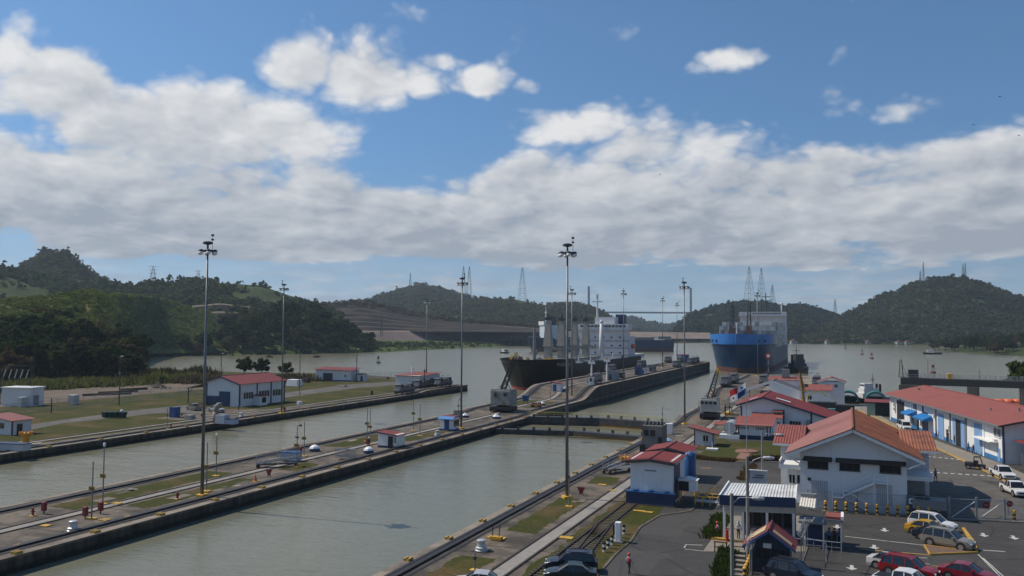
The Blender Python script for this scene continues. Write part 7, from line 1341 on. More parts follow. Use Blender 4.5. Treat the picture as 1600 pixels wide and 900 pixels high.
# ------------------------------------------------------------------ vehicles
tyre = mat('tyre_rubber', (.012, .012, .012), .85); rim_m = mat('alloy_rim', (.42, .42, .43), .35, .8)
def paint(name, c): return mat('paint_'+name, c, .28, .15, var=.04, spec=.6)
def wheels(t, xs, w, r=.34):
    for x in xs:
        for s_ in (-1, 1):
            b = MB(); b.lathe([(r*.7, -.11), (r, -.08), (r, .08), (r*.7, .11)], 18); o = b.build('wheel', tyre, t, (x, s_*(w-.1), r)); o.rotation_euler = (math.pi/2, 0, 0)
            c = MB(); c.lathe([(r*.66, -.115), (r*.66, .115)], 14); q = c.build('rim', rim_m, o)
            for k in range(5): pass
def car(kind, loc, rz, m, label, name=None, cat='car', roof_m=None):
    """front faces +x; the skin is lofted from cross sections so bonnet, screens and tail slope as on a real car"""
    t = thing(name or {'suv': 'parked_suv', 'sedan': 'parked_sedan', 'pickup': 'pickup_truck', 'van': 'van'}[kind], label, cat, loc, rz)
    if kind == 'suv': W_ = .93; st = [(-2.33, .62, .63, .80), (-2.30, .98, .99, .86), (-2.12, 1.05, 1.06, .91), (-1.86, 1.07, 1.64, .92), (-1.1, 1.06, 1.73, .93), (-.1, 1.04, 1.73, .93), (.42, 1.02, 1.63, .93), (1.12, 1.0, 1.01, .92), (1.85, .93, .94, .89), (2.2, .80, .81, .82), (2.32, .55, .56, .70)]; ax = (-1.42, 1.42); R = .37
    elif kind == 'sedan': W_ = .88; st = [(-2.25, .55, .56, .70), (-2.2, .88, .89, .80), (-1.6, .96, .97, .87), (-1.0, .95, 1.38, .88), (-.3, .93, 1.44, .88), (.2, .92, 1.40, .88), (1.0, .90, .91, .87), (1.75, .80, .81, .83), (2.15, .66, .67, .74), (2.25, .48, .49, .6)]; ax = (-1.35, 1.35); R = .32
    elif kind == 'van': W_ = .95; st = [(-2.4, .6, .61, .88), (-2.35, 1.1, 1.9, .94), (-1.0, 1.1, 1.98, .95), (.8, 1.08, 1.95, .95), (1.35, 1.05, 1.75, .94), (2.0, 1.0, 1.01, .9), (2.35, .75, .76, .8), (2.4, .5, .51, .75)]; ax = (-1.5, 1.55); R = .36
    else: W_ = .95; st = [(-2.65, .62, .63, .90), (-2.62, 1.05, 1.06, .93), (-1.02, 1.06, 1.07, .94), (-.92, 1.07, 1.72, .94), (-.1, 1.06, 1.80, .95), (.5, 1.05, 1.72, .95), (1.12, 1.04, 1.05, .95), (2.1, 1.0, 1.01, .92), (2.5, .86, .87, .88), (2.62, .55, .56, .84)]; ax = (-1.75, 1.7); R = .42
    body = MB(); gl = MB(); z0 = .26 if kind != 'pickup' else .42; secs = []
    for x, be, ro, w in st:
        tum = .80 if ro-be > .2 else .97
        secs.append([(x, w*.93, z0), (x, w, z0+.22), (x, w*.985, be), (x, w*tum, ro), (x, 0, ro+(.04 if ro-be > .2 else .02))])
    for s_ in (1, -1):
        for i in range(len(secs)-1):
            for j in range(4):
                q = [secs[i][j], secs[i+1][j], secs[i+1][j+1], secs[i][j+1]]; q = [(a, s_*c, e) for a, c, e in q]
                cab = max(st[i][2]-st[i][1], st[i+1][2]-st[i+1][1]) > .2
                scr = cab and min(st[i][2]-st[i][1], st[i+1][2]-st[i+1][1]) < .2
                (gl if (cab and j == 2) or (scr and j == 3) else body).poly(q)
        for k in (0, -1): body.poly([(a, s_*c, e) for a, c, e in secs[k]]+[(secs[k][0][0], 0, secs[k][0][2])])
    body.box(st[1][0]+.1, st[-2][0]-.1, -W_*.85, W_*.85, z0-.06, z0+.02)
    body.build('body', m, t, smooth=False); gl.build('windows', glass, t)
    b = MB()                                                    # roof skin and pillars, proud of the glass
    cabs = [q for q in st if q[2]-q[1] > .2]
    for p, q in zip(cabs[:-1], cabs[1:]): b.poly([(p[0], -p[3]*.79, p[2]+.03), (q[0], -q[3]*.79, q[2]+.03), (q[0], q[3]*.79, q[2]+.03), (p[0], p[3]*.79, p[2]+.03)])
    for s_ in (1, -1):
        fi = [i for i, q in enumerate(st) if q[2]-q[1] > .2]; i0, i1 = fi[0], fi[-1]
        for a, c in ((secs[i1][3], secs[i1+1][2]), (secs[i0][3], secs[i0-1][2])): b.beam((a[0], s_*a[1]*1.01, a[2]+.01), (c[0], s_*c[1]*1.0, c[2]), .08, .07)
        for i in fi[1:-1]: b.beam((secs[i][3][0], s_*secs[i][3][1]*1.01, secs[i][3][2]), (secs[i][2][0], s_*secs[i][2][1]*1.005, secs[i][2][2]), .07, .06)
    b.build('roof', roof_m or m, t)
    wheels(t, ax, W_, R)
    arch = MB()
    for x in ax:
        for s_ in (-1, 1): arch.cyl((x, s_*(W_-.16), R+.02), (x, s_*(W_+.004), R+.02), R+.09, n=16)
    arch.build('wheel_arch', black, t)
    f = st[-2]
    for s_ in (-1, 1):
        b = MB(); b.box(f[0]-.12, f[0]+.1, s_*f[3]*.72-.16, s_*f[3]*.72+.16, f[1]-.16, f[1]-.02); b.build('headlight', lampw, t); r_ = st[1]; b = MB(); b.box(r_[0]-.06, r_[0]+.1, s_*r_[3]*.82-.12, s_*r_[3]*.82+.1, r_[1]-.28, r_[1]-.04); b.build('tail_light', red, t)
        mi = st[[i for i, q in enumerate(st) if q[2]-q[1] > .2][-1]]; b = MB(); b.box(mi[0]+.2, mi[0]+.42, s_*(W_+.02)-.1, s_*(W_+.02)+.1, mi[1]+.02, mi[1]+.18); b.build('mirror', m, t)
    b = MB(); b.box(st[-1][0]-.06, st[-1][0]+.03, -.5, .5, z0+.12, z0+.34); b.build('grille', black, t)
    if kind == 'suv': b = MB(); b.beam((-1.6, .62, 1.78), (.3, .62, 1.78), .05, .05); b.beam((-1.6, -.62, 1.78), (.3, -.62, 1.78), .05, .05); b.build('roof_rails', grey_d, t)
    if kind == 'pickup': b = MB(); b.box(-2.5, -1.1, -.78, .78, 1.03, 1.1); b.build('bed_floor', black, t)
    return t
R_ = math.radians; P2 = {k: paint(k, c) for k, c in dict(white=(.72, .72, .71), beige=(.22, .205, .175), yellow=(.52, .29, .02), navy=(.012, .018, .035), red=(.24, .010, .012), maroon=(.20, .010, .022), teal=(.022, .034, .040), silver=(.40, .41, .42), pale=(.55, .56, .54)).items()}
car('suv', (8.9, 93.7, 0), R_(-23), P2['beige'], 'beige-grey estate car at the near end of the parked row')
car('sedan', (8.15, 96.1, 0), R_(-23), P2['navy'], 'dark blue hatchback parked between the estate car and the taxi')
car('sedan', (7.6, 98.4, 0), R_(-23), P2['yellow'], 'yellow taxi parked third from the near end of the row')
car('suv', (8.15, 101.1, 0), R_(-23), P2['white'], 'white off-road car at the far end of the parked row')
g_ = G(1421, 901); car('suv', g_+(0,), R_(-20), P2['red'], 'bright red car parked at the bottom of the car park')
g_ = G(1398, 890); car('sedan', g_+(0,), R_(-20), P2['pale'], 'white saloon behind the bright red car', roof_m=P2['navy'])
g_ = G(1420, 926); car('pickup', g_+(0,), R_(-20), P2['white'], 'white pickup cut by the bottom edge before the red car', cat='pickup')
g_ = G(1513, 907); car('sedan', g_+(0,), R_(-20), P2['maroon'], 'maroon saloon cut by the bottom edge at right')
g_ = G(1240, 908); car('suv', g_+(0,), R_(-18), P2['navy'], 'dark blue car at the bottom edge below the guard booth')
car('suv', (-23.0, 71.3, 0), R_(196), P2['navy'], 'dark blue off-road car parked on the siding at bottom centre')
car('sedan', (-22.2, 68.6, 0), R_(196), P2['teal'], 'dark teal saloon in front of the dark blue off-road car')
g_ = G(745, 921); car('sedan', g_+(0,), R_(194), P2['silver'], 'silver car roof just showing at the bottom edge')
g_ = G(1567, 747); car('pickup', g_+(0,), rzl, P2['white'], 'white pickup on the street, farther of two', cat='pickup')
g_ = G(1586, 773); car('pickup', g_+(0,), rzl, P2['white'], 'white pickup with black grille on the street, nearer of two', cat='pickup')
g_ = G(1413, 671); car('van', g_+(0,), rzl, P2['white'], 'white van with pale roof before the blue awnings', cat='van')
g_ = G(338, 644); car('pickup', g_+(0,), R_(-18), P2['silver'], 'silver pickup before the left-bank workshop', cat='pickup')
g_ = G(303, 641); car('pickup', g_+(0,), R_(160), P2['beige'], 'brown truck under the open shelter on the left bank', cat='truck')
x, y = G(1524, 733); t = thing('utility_cart', 'black utility cart with roll frame on the street', 'cart', (x, y, 0), R_(-10)); b = MB(); b.box(-1.4, 1.4, -.65, .65, .4, .75); b.build('chassis', black, t); b = MB(); b.box(-1.4, -.2, -.65, .65, .75, 1.05); b.build('cargo_bed', grey_d, t); b = MB(); b.box(-.15, .4, -.6, .6, .75, 1.3); b.build('seat', black, t); b = MB()
for sy in (-.6, .6): b.tube([(-.2, sy, .8), (-.15, sy, 1.9), (.7, sy, 1.9), (1.0, sy, .8)], .04)
b.box(-.2, .75, -.62, .62, 1.88, 1.94); b.build('roll_frame', black, t); wheels(t, (-.95, .95), .68, .33)
# ------------------------------------------------------------------ people
skin_m = mat('skin', (.22, .12, .08), .7); hair_m = mat('dark_hair', (.012, .010, .009), .8)
def person(px, py, label, shirt, trousers, rz=0.0, hat=None, pose='stand', vest=None, z=0.0, xy=None):
    """one continuous skinned body; materials by bone; helmet or hair and vest are children"""
    x, y = xy or G(px, py, z)
    J = {'pel': (0, 0, .95, .145), 'wst': (0, 0, 1.12, .135), 'chs': (0, -.01, 1.34, .16), 'nck': (0, 0, 1.52, .055), 'hd0': (0, -.01, 1.58, .075), 'hd1': (0, -.02, 1.66, .098), 'hd2': (0, -.01, 1.735, .075)}
    st = .0 if pose == 'stand' else .17
    for s_, n in ((-1, 'L'), (1, 'R')):
        J[n+'hp'] = (s_*.09, 0, .88, .095); J[n+'kn'] = (s_*.10, -.04-s_*st*.45, .49, .068); J[n+'an'] = (s_*.10, .03-s_*st, .09, .045); J[n+'to'] = (s_*.11, -.13-s_*st, .045, .042)
        J[n+'sh'] = (s_*.18, 0, 1.44, .065); J[n+'el'] = (s_*.25, .03+s_*st*.6, 1.16, .045); J[n+'wr'] = (s_*.25, -.09+s_*st*.9, .93, .034); J[n+'ha'] = (s_*.25, -.13+s_*st*.9, .85, .040)
    if pose == 'sit':
        dz = -.42
        J = {k: (a, b, c+dz if not (k.endswith('an') or k.endswith('to')) else c, r) for k, (a, b, c, r) in J.items()}
        for n, s_ in (('L', -1), ('R', 1)): J[n+'kn'] = (s_*.13, -.42, .50, .07); J[n+'an'] = (s_*.13, -.40, .09, .045); J[n+'to'] = (s_*.13, -.56, .045, .042)
    E_ = [('pel', 'wst'), ('wst', 'chs'), ('chs', 'nck'), ('nck', 'hd0'), ('hd0', 'hd1'), ('hd1', 'hd2')]
    for n in 'LR': E_ += [('pel', n+'hp'), (n+'hp', n+'kn'), (n+'kn', n+'an'), (n+'an', n+'to'), ('chs', n+'sh'), (n+'sh', n+'el'), (n+'el', n+'wr'), (n+'wr', n+'ha')]
    ks = list(J); me = bpy.data.meshes.new('body'); me.from_pydata([J[k][:3] for k in ks], [(ks.index(a), ks.index(b)) for a, b in E_], [])
    o = bpy.data.objects.new('body', me); COL.objects.link(o); o.modifiers.new('skin', 'SKIN'); o.modifiers.new('sub', 'SUBSURF').levels = 1
    for i, k in enumerate(ks): v = me.skin_vertices[0].data[i]; v.radius = (J[k][3], J[k][3]*(.72 if k in ('wst', 'chs', 'pel') else 1)); v.use_root = (k == 'pel')
    dg = bpy.context.evaluated_depsgraph_get(); m2 = bpy.data.meshes.new_from_object(o.evaluated_get(dg)); bpy.data.objects.remove(o)
    m2.materials.clear()
    for q in (shirt, trousers, skin_m, black): m2.materials.append(q)
    cls = {'pel': 1, 'wst': 0, 'chs': 0, 'nck': 2, 'hd0': 2, 'hd1': 2, 'hd2': 2}; pts = np.array([J[k][:3] for k in ks])
    for p in m2.polygons:
        k = ks[int(np.argmin(((pts-np.array(p.center))**2).sum(1)))]; s_ = k[1:]
        p.material_index = cls[k] if k in cls else {'hp': 1, 'kn': 1, 'an': 1, 'to': 3, 'sh': 0, 'el': 0, 'wr': 2, 'ha': 2}[s_]; p.use_smooth = True
    t = thing('person', label, 'person', (x, y, z), rz); link('body', m2, t); hz = J['hd2'][2]; b = MB()
    if hat: b.lathe([(.145, -.07), (.135, -.03), (.118, .05), (.07, .105), (.01, .12)], 14, (0, -.01, hz-.0)); b.build('helmet', hat, t, smooth=True)
    else: b.lathe([(.104, -.10), (.108, -.02), (.09, .06), (.03, .1)], 12, (0, .018, hz-.02)); b.build('hair', hair_m, t, smooth=True)
    if vest: b = MB(); b.lathe([(.185, J['wst'][2]-.12), (.19, J['wst'][2]+.05), (.20, J['chs'][2]+.02), (.16, J['chs'][2]+.10)], 14); v_ = b.build('vest', vest, t, smooth=True); v_.scale = (1, .78, 1)
    return t
C_ = {k: mat('cloth_'+k, c, .9, var=.12, scale=6) for k, c in dict(blue=(.10, .17, .30), dkblue=(.015, .022, .045), red=(.42, .03, .03), white=(.55, .56, .58), dark=(.02, .02, .022), grey=(.18, .18, .19), lblue=(.26, .36, .50)).items()}
helm_r = mat('red_helmet', (.5, .04, .03), .35); helm_w = mat('white_helmet', (.7, .7, .7), .35)
person(983, 897, 'worker in red helmet and vest walking on the road at bottom centre', C_['lblue'], C_['dkblue'], 2.6, helm_r, 'walk', C_['red'])
person(1121, 836, 'worker in red helmet sitting by the flower bushes', C_['lblue'], C_['dkblue'], -1.2, helm_r, 'sit', C_['red'], z=.02)
person(1154, 842, 'worker in white helmet standing under the entrance canopy', C_['white'], C_['dark'], .6, helm_w, 'stand', z=.02); person(1162, 843, 'worker with red bag beside the white-helmeted one', C_['lblue'], C_['dark'], -.6, None, 'stand', C_['red'], z=.02)
person(1296, 853, 'person in blue shirt waiting in the shade, left of three', C_['blue'], C_['dark'], .2); person(1304, 853, 'person in dark red shirt waiting in the shade, middle of three', mat('cloth_maroon', (.12, .02, .02), .9), C_['dark'], -.3); person(1312, 854, 'person in blue shirt waiting in the shade, right of three', C_['blue'], C_['dkblue'], -.8)
person(1462, 752, 'man in blue shirt crossing the street behind the office', C_['blue'], C_['dkblue'], .4, None, 'walk'); person(1513, 706.5, 'worker in pale blue on the pavement, left of a pair', C_['lblue'], C_['dkblue'], .5, helm_w, 'walk', z=.14); person(1521, 709.5, 'worker with red vest on the pavement, right of a pair', C_['blue'], C_['dkblue'], .5, helm_w, 'walk', C_['red'], z=.14)
person(1463, 684, 'worker in blue walking before the light blue door', C_['lblue'], C_['dkblue'], .5, None, 'walk', z=.14); person(1492, 694, 'person in dark clothes at the open dark doorway', C_['dark'], C_['dark'], -.6, None, 'stand', z=.14); person(1408, 661, 'worker in white helmet by the far blue plinth', C_['lblue'], C_['dark'], -.4, helm_w, 'stand', z=.14)
person(1357, 640, 'dark-clothed worker by the green shed, left of two', C_['dark'], C_['dark'], .2, None, 'stand', z=.14); person(1365, 640, 'worker in blue by the green shed, right of two', C_['blue'], C_['dark'], -.3, helm_w, 'walk', z=.14); person(576.5, 699, 'worker in dark blue leaning by the red cabinet near the white hut', C_['dkblue'], C_['dkblue'], 1.0, helm_w, 'stand'); person(373, 641, 'person in blue beside the navy corner of the left workshop', C_['blue'], C_['dkblue'], .0)
# ------------------------------------------------------------------ bollards, posts and signs of the car park
yb_ = mat('bollard_yellow', (.62, .33, .03), .55, var=.12)
def stripe_bollard(name, c, m1, m2, r, h, n, label, cap=True, grp=None):
    t = thing(name, label, 'bollard', c, 0, grp)
    for k in range(n): b = MB(); b.cyl((0, 0, h*k/n), (0, 0, h*(k+1)/n), r, n=12); b.build('band', m1 if k % 2 == 0 else m2, t)
    if cap: b = MB(); b.lathe([(r*1.12, h), (r*1.15, h+r*.5), (r*.75, h+r*1.2), (r*.15, h+r*1.45)], 12); b.build('cap', m1, t, smooth=True)
    return t
ords = ['first', 'second', 'third', 'fourth', 'fifth', 'sixth', 'seventh', 'eighth', 'ninth', 'tenth', 'eleventh', 'twelfth']
for i in range(12): x, y = G(1290+i*16.1, 799.5+i*1.05); stripe_bollard('striped_bollard', (x, y, 0), yb_, black, .16, 1.1, 5, ords[i]+' yellow and black bollard from the left before the office', True, 'yellow and black bollards before the office')
x, y = G(1585, 815); stripe_bollard('striped_bollard', (x, y, 0), yb_, black, .16, 1.1, 5, 'single yellow and black bollard beside the right gate'); x, y = G(1240, 842); stripe_bollard('striped_bollard', (x, y, 0), yb_, black, .2, 1.9, 5, 'tall yellow and black bollard behind the guard booth')
for i in range(6): x, y = G(944+i*6.2, 862.5-i*5.6); stripe_bollard('kerb_bollard', (x, y, 0), mat('bollard_white', (.62, .62, .58), .6), black, .15, .95, 4, ords[i]+' black and white bollard from the bottom along the verge', False, 'black and white bollards on the verge')
for i in range(7): x, y = G(1164+i*2.1, 906-i*5.0); stripe_bollard('wall_bollard', (x, y, 0), yb_, black, .17, .9, 4, ords[i]+' yellow bollard from the bottom beside the steps', True, 'yellow bollards beside the steps')
x, y = G(966, 847); t = thing('utility_pedestal', 'white utility pedestal with black side beside the road', 'pedestal', (x, y, 0)); b = MB(); b.box(-.28, .3, -.3, .3, .15, 2.0); b.build('cabinet', trim_w, t, bevel=.05); b = MB(); b.box(-.5, -.29, -.22, .22, .7, 1.7); b.build('meter', black, t); b = MB(); b.box(-.5, .55, -.5, .5, 0, .15); b.build('foot', conc_l, t)
x, y = G(774, 844); t = thing('valve_stand', 'yellow valve stand with black levers on the right bank', 'valve', (x, y, 0)); b = MB(); b.box(-.5, .7, -.3, .3, .08, .4); b.build('base', yb_, t); b = MB(); b.cyl((-.3, 0, .4), (-.3, 0, 1.3), .05); b.cyl((.4, 0, .4), (.5, 0, 1.5), .05); b.build('levers', black, t)
# lamp posts
def lamp_post(X, Y, h, hx, hz, label, wd=.17):
    t = thing('street_lamp', label, 'street lamp', (X, Y, 0)); b = MB(); b.cyl((0, 0, 0), (0, 0, h), wd, wd*.8, 10); b.build('pole', mat('pole_concrete', (.20, .195, .18), .85, var=.15), t); b = MB(); b.tube([(0, 0, h-.9), (.6, 0, h-.3), (hx-.5, 0, hz), (hx, 0, hz)], .05, 8); b.build('arm', galv, t); b = MB(); b.lathe([(.03, -.55), (.16, -.35), (.2, .1), (.12, .5), (.03, .55)], 12); o = b.build('lamp_head', galv, t, (hx+.2, 0, hz)); o.rotation_euler = (0, math.pi/2, 0); return t
lamp_post(-9.2, 72, 7.7, 1.9, 7.45, 'nearer concrete street lamp with arm over the guard booth'); lamp_post(-8.8, 80, 9.7, 1.7, 9.65, 'taller concrete street lamp rising before the blue fascia'); lamp_post(-11.0, 118, 7.7, 2.1, 7.3, 'street lamp behind the sign board by the lawn')
# flagpole with quartered flag
fw, fb, fr_ = mat('flag_white', (.70, .70, .70), .8), mat('flag_blue', (.012, .04, .17), .8), mat('flag_red', (.45, .015, .02), .8)
t = thing('flagpole', 'tall grey flagpole with quartered red, white and blue flag by the lawn path', 'flagpole', G(1167, 706)+(0,)); b = MB(); b.cyl((0, 0, 0), (0, 0, 12.4), .09, .05, 8); b.build('pole', galv, t)
def cloth(u0, u1, v0, v1, m, nm):
    b = MB(); N = 8; vs = []
    for i in range(N+1):
        for j in range(N+1):
            u = u0+(u1-u0)*i/N; v = v0+(v1-v0)*j/N; vs.append((-.1-u*2.75, .22*math.sin(u*7+v*1.5)*u**.5, 12.2-2.0*v*(1+.12*u)-u*1.75-.10*math.sin(u*5)))
    b.add(vs, [(i*(N+1)+j, (i+1)*(N+1)+j, (i+1)*(N+1)+j+1, i*(N+1)+j+1) for i in range(N) for j in range(N)]); return b.build(nm, m, FL, smooth=True)
FL = MB().box(-.12, -.06, -.03, .03, 10.1, 12.25).build('flag', fw, t)
cloth(0, .5, 0, .5, fw, 'quarter'); cloth(.5, 1, 0, .5, fr_, 'quarter'); cloth(0, .5, .5, 1, fb, 'quarter'); cloth(.5, 1, .5, 1, fw, 'quarter')
def star(u, v, r, m):
    b = MB(); cx = -.1-u*2.75; cz = 12.2-2.0*v*(1+.12*u)-u*1.75-.10*math.sin(u*5); cy = .22*math.sin(u*7+v*1.5)*u**.5
    for off in (-.05, .05): b.poly([(cx+(r if k % 2 == 0 else r*.4)*math.sin(k*math.pi/5), cy+off, cz+(r if k % 2 == 0 else r*.4)*math.cos(k*math.pi/5)) for k in range(10)])
    b.build('star', m, FL)
star(.25, .25, .34, fb); star(.75, .75, .34, fr_)
t = thing('flag_base', 'round brick flag base with paved path on the lawn', 'plinth', G(1167, 706)+(.01,)); brick = mat('brick_paving', (.22, .11, .08), .9, var=.2, scale=4); b = MB(); b.cyl((0, 0, 0), (0, 0, .22), 2.0, 1.9, 18); b.build('plinth', brick, t); b = MB(); b.frustum(-.9, .9, -9.0, -2.0, 0, -.85, .85, -9.0, -2.0, .05); b.build('path', brick, t)
# sign board, barriers, meter boxes
t = thing('notice_board', 'pale grey-blue notice board with dark lettering by the road', 'sign', G(1185, 763)+(0,), .0); b = MB(); b.box(-1.1, 1.1, -.08, .08, .4, 2.35); b.build('board', mat('board_blue_grey', (.30, .34, .40), .6, var=.08), t); b = MB(); b.box(-1.18, 1.18, -.14, .14, 2.35, 2.45); b.build('cap', trim_w, t)
for z_, x0, n in ((1.75, -.35, 7), (1.45, -.75, 9)):
    for k in range(n): b = MB(); b.box(x0+k*.16, x0+k*.16+.11, -.1, -.08, z_-.08, z_+.08); b.build('letter', dark, t)
for sx in (-1, 1): b = MB(); b.box(sx*1.0-.06, sx*1.0+.06, -.06, .06, 0, .4); b.build('leg', grey, t)
for i, (px, py, lb) in enumerate([(1126, 863, 'wooden barrier frame left of the nearer street lamp'), (1154, 862, 'wooden barrier frame right of the nearer street lamp')]):
    x, y = G(px, py); t = thing('wooden_barrier', lb, 'barrier', (x, y, .02)); b = MB(); b.beam((-.55, 0, 0), (-.55, 0, 1.0), .1, .1); b.beam((.55, 0, 0), (.55, 0, 1.0), .1, .1); b.build('post', wood, t); b = MB(); b.beam((-.65, 0, .95), (.65, 0, .95), .1, .14); b.beam((-.65, 0, .45), (.65, 0, .45), .08, .1); b.build('rail', mat('barrier_ochre', (.36, .18, .05), .7), t)
x, y = G(1136, 846); b = MB(); b.cyl((0, 0, 0), (0, 0, 1.15), .17, n=12); tag(b.build('fire_post', mat('fire_red', (.42, .02, .015), .5), None, (x, y, .02)), 'red cylinder post at the entrance steps', 'post'); x, y = G(1127, 844); b = MB(); b.box(-1.0, 1.0, -.25, .25, 0, .2); tag(b.build('speed_bar', yellow_r, None, (x, y, .02)), 'yellow kerb bar at the entrance', 'kerb bar')
# steps and planting by the entrance
t = thing('entrance_steps', 'pale concrete steps beside the nearer street lamp', 'steps', (0, 0, 0))
for k in range(7): x, y = G(1152-k*.5, 866+k*6.5); b = MB(); b.box(x-.75, x+.75, y-.32, y+.32, 0, .34-k*.045); b.build('step', walk, t)
def bush(name, label, pts, n, h0, h1, m, seed, sp, fl=None): scrub(name, label, pts, n*4, h0, h1*.8, m, seed, sp, .32)
bush('flower_hedge', 'dark green flower hedge left of the nearer street lamp', [G(1136, 864), G(1132, 880), G(1126, 902)], 220, .3, 1.3, leaf_g, 31, .5); bush('flower_hedge', 'flower hedge along the entrance pavement', [G(1110, 840), G(1120, 826), G(1128, 808)], 220, .3, 1.5, leaf_d, 32, .6); bush('hedge', 'low reddish hedge along the lawn edge, left part', [G(1086, 716), G(1120, 719), G(1146, 721)], 380, .3, 1.2, leaf_b, 33, .6); bush('hedge', 'low reddish hedge along the lawn edge, right part', [G(1174, 721), G(1232, 719)], 300, .3, 1.2, leaf_b, 34, .6); bush('hedge', 'orange flower bushes behind the notice board', [G(1160, 750), G(1170, 735), G(1174, 728)], 160, .3, 1.2, leaf_b, 35, .5)
x, y = G(1113, 703); t = thing('drain_cover', 'white low slab with pipe on the lawn', 'slab', (x, y, 0)); b = MB(); b.box(-1.0, 1.0, -.7, .7, 0, .3); b.build('slab', trim_w, t); b = MB(); b.cyl((0, 0, .3), (0, 0, 1.4), .05); b.build('pipe', trim_w, t)
# ------------------------------------------------------------------ fences
def mesh_mat():
    M = bpy.data.materials.new('chain_link'); M.use_nodes = True; g = NG(M.node_tree); b = g.n['Principled BSDF']; b.inputs['Base Color'].default_value = (.30, .31, .32, 1); b.inputs['Roughness'].default_value = .6; tr = g.new('ShaderNodeBsdfTransparent'); mx = g.new('ShaderNodeMixShader'); out = g.n['Material Output']
    tc = g.new('ShaderNodeTexCoord').outputs['Object']; n = g.noise(tc, 3.0, 2); g.lk(g.mr(n, .3, .7, .10, .20), mx.inputs[0]); g.lk(tr.outputs[0], mx.inputs[1]); g.lk(b.outputs[0], mx.inputs[2]); g.lk(mx.outputs[0], out.inputs[0]); return M
chain = mesh_mat()
def fence(name, label, pts, h, gap=3.0, rails=True, z=0.0, m=None):
    t = thing(name, label, 'fence', (0, 0, 0))
    for a, c in zip(pts[:-1], pts[1:]):
        a = Vector(a); c = Vector(c); d_ = c-a; n = max(1, int(d_.length/gap))
        for k in range(n+1): p = a+d_*k/n; b = MB(); b.cyl((p.x, p.y, z), (p.x, p.y, z+h+.12), .045, n=6); b.build('post', galv, t)
        b = MB(); b.poly([(a.x, a.y, z+.05), (c.x, c.y, z+.05), (c.x, c.y, z+h), (a.x, a.y, z+h)]); b.build('mesh', chain, t)
        if rails:
            for zz in (h, .1): b = MB(); b.cyl((a.x, a.y, z+zz), (c.x, c.y, z+zz), .035, n=5); b.build('rail', galv, t)
    return t
fence('chain_fence', 'long chain-link fence along the far side of the left grass', [G(-20, 651), G(90, 640), G(185, 629), G(250, 622), G(320, 614)], 2.6, 4.0)
fence('chain_fence', 'chain-link fence at the water behind the left-bank storehouse', [G(575, 593), G(610, 592), G(655, 590)], 2.6, 4.0)
fence('chain_fence', 'chain-link fence before the office, behind the bollards', [G(1262, 797), G(1340, 801), G(1417, 806)], 2.3, 3.0)
fence('chain_fence', 'chain-link fence in front of the generator', [G(1417, 806), G(1444, 808), G(1482, 811)], 2.3, 2.2)
for i, (p0, p1, lb) in enumerate([((1484, 811), (1525, 813), 'chain-link gate panel in the shade left of the no-entry gate'), ((1527, 813), (1569, 814), 'swing gate with diagonal brace and round red sign'), ((1571, 814), (1616, 816), 'right swing gate with small round red sign')]):
    a = Vector(G(*p0)); c = Vector(G(*p1)); d_ = c-a; t = thing('swing_gate', lb, 'gate', (a.x, a.y, 0), math.atan2(d_.y, d_.x)); L_ = d_.length
    for xx in (0, L_): b = MB(); b.cyl((xx, 0, 0), (xx, 0, 2.6), .07 if xx == 0 else .05); b.build('post', galv, t)
    for zz in (.12, 2.3): b = MB(); b.cyl((0, 0, zz), (L_, 0, zz), .04, n=6); b.build('rail', galv, t)
    b = MB(); b.poly([(0, 0, .12), (L_, 0, .12), (L_, 0, 2.3), (0, 0, 2.3)]); b.build('mesh', chain, t); b = MB(); b.cyl((.15, -.05, .2), (L_-.1, -.05, 2.1), .045, n=6) if i < 2 else b.cyl((.1, -.05, 2.2), (L_-.1, -.05, .3), .045, n=6); b.build('brace', trim_w, t)
    if i: b = MB(); b.cyl((L_*.33 if i == 1 else .45, -.09, 1.75 if i == 1 else 1.95), (L_*.33 if i == 1 else .45, -.06, 1.75 if i == 1 else 1.95), .38 if i == 1 else .34, n=20); sg = b.build('sign', mat('sign_red', (.24, .012, .015), .6), t); b = MB(); xx = L_*.33 if i == 1 else .45; zz = 1.75 if i == 1 else 1.95; b.box(xx-.22, xx+.22, -.11, -.092, zz-.06, zz+.06); b.build('sign_bar', mat('sign_bar', (.30, .16, .15), .7), sg)
x, y = G(1425, 806.5); b = MB(); b.box(-.32, .32, -.04, .0, 1.4, 2.05); o = b.build('notice_sign', trim_w, None, (x, y-.12, 0)); tag(o, 'small white square notice with dark emblem on the fence', 'sign'); c = MB(); c.cyl((0, -.06, 1.76), (0, -.04, 1.76), .14, n=10); c.build('emblem', navy, o)
t = fence('razor_fence', 'fence with coiled razor wire around the guard booth', [G(1172, 905), G(1180, 876), G(1252, 884), G(1262, 856)], 2.4, 2.0)
pp = [Vector(G(1172, 905)), Vector(G(1180, 876))]; qq = [Vector(G(1252, 884)), Vector(G(1262, 856))]
for seg in (pp, qq):
    b = MB(); pts = []; d_ = seg[1]-seg[0]; n_ = Vector((-d_.y, d_.x)).normalized(); N = 90
    for k in range(N+1): f = k/N; a_ = f*2*math.pi*9; p = seg[0]+d_*f+n_*(.32*math.cos(a_)); pts.append((p.x, p.y, 2.75+.32*math.sin(a_)))
    b.tube(pts, .028, 4); b.build('razor_coil', galv, t)
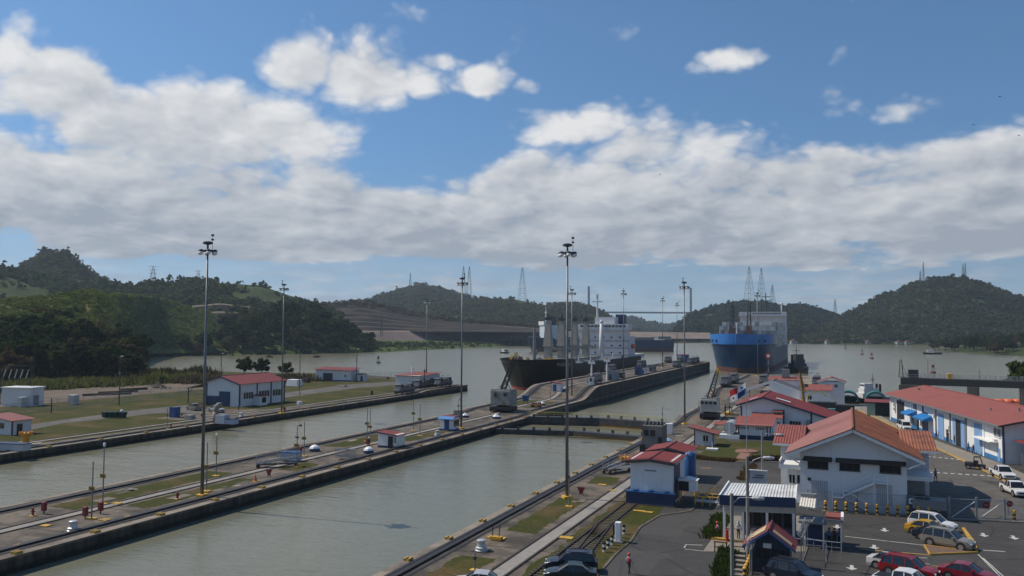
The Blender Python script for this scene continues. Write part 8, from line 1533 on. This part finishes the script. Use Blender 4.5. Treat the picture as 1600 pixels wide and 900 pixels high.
b = MB(); a_ = Vector(G(1295, 880)); tag(MB().tube([(a_.x-.2, a_.y, 0), (a_.x-.2, a_.y, 1.7), (a_.x-.5, a_.y, 1.95), (a_.x-1.9, a_.y+.1, 2.0)], .06, 8).build('bent_pipe_rail', galv), 'bent pipe rail at the edge of the shaded parking bay', 'railing')
# yard clutter behind the left fence
for i, (X, Y, L_, w, h, lb) in enumerate([(-215, 195, 14, .6, .7, 'long concrete beam behind the left fence, nearer'), (-219, 203, 12, .6, .7, 'long concrete beam behind the left fence, farther'), (-224, 214, 9, 1.2, .8, 'stack of planks behind the left fence')]):
    b = MB(); b.box(-L_/2, L_/2, -w/2, w/2, 0, h); tag(b.build('concrete_beam', conc, None, (X, Y, 0), 1.0+.1*i, bevel=.05), lb, 'beam')
rg = random.Random(9)
t = thing('rubble_heap', 'grey rubble heap behind the left fence', 'rubble', (-225, 225, 0))
for k in range(40): a_ = rg.uniform(0, 6.28); r_ = rg.uniform(0, 4); z_ = max(0, 1.8-r_*.5); s_ = rg.uniform(.3, .8); b = MB(); b.lathe([(s_*.3, -s_*.4), (s_*.7, -.1), (s_*.6, s_*.3), (s_*.1, s_*.5)], 5); o = b.build('stone', conc if k % 3 else walk, t, (math.cos(a_)*r_*1.6, math.sin(a_)*r_, z_*rg.uniform(.2, 1)+.15)); o.rotation_euler = (rg.random(), rg.random(), rg.random()*6)
# a few birds high over the hill
for i, (px, py, lb) in enumerate([(1521, 195, 'dark bird highest over the right hill'), (1563, 151, 'dark bird near the top right of the sky'), (1593, 212, 'dark bird at the right edge of the sky'), (1032, 273, 'dark bird in front of the cloud bank')]):
    x, y, z = atD(px, py, 260); t = thing('bird', lb, 'bird', (x, y, z), .4*i); b = MB(); b.add([(-.75, .1, .22), (-.35, -.1, .1), (0, -.14, 0), (.35, -.1, .1), (.75, .1, .22), (.3, .16, .08), (0, .2, 0), (-.3, .16, .08), (0, -.32, .02), (0, .5, 0)], [(0, 1, 7), (1, 2, 6, 7), (2, 3, 5, 6), (3, 4, 5), (1, 8, 3, 2), (7, 6, 5, 9)]); b.build('body', black, t)
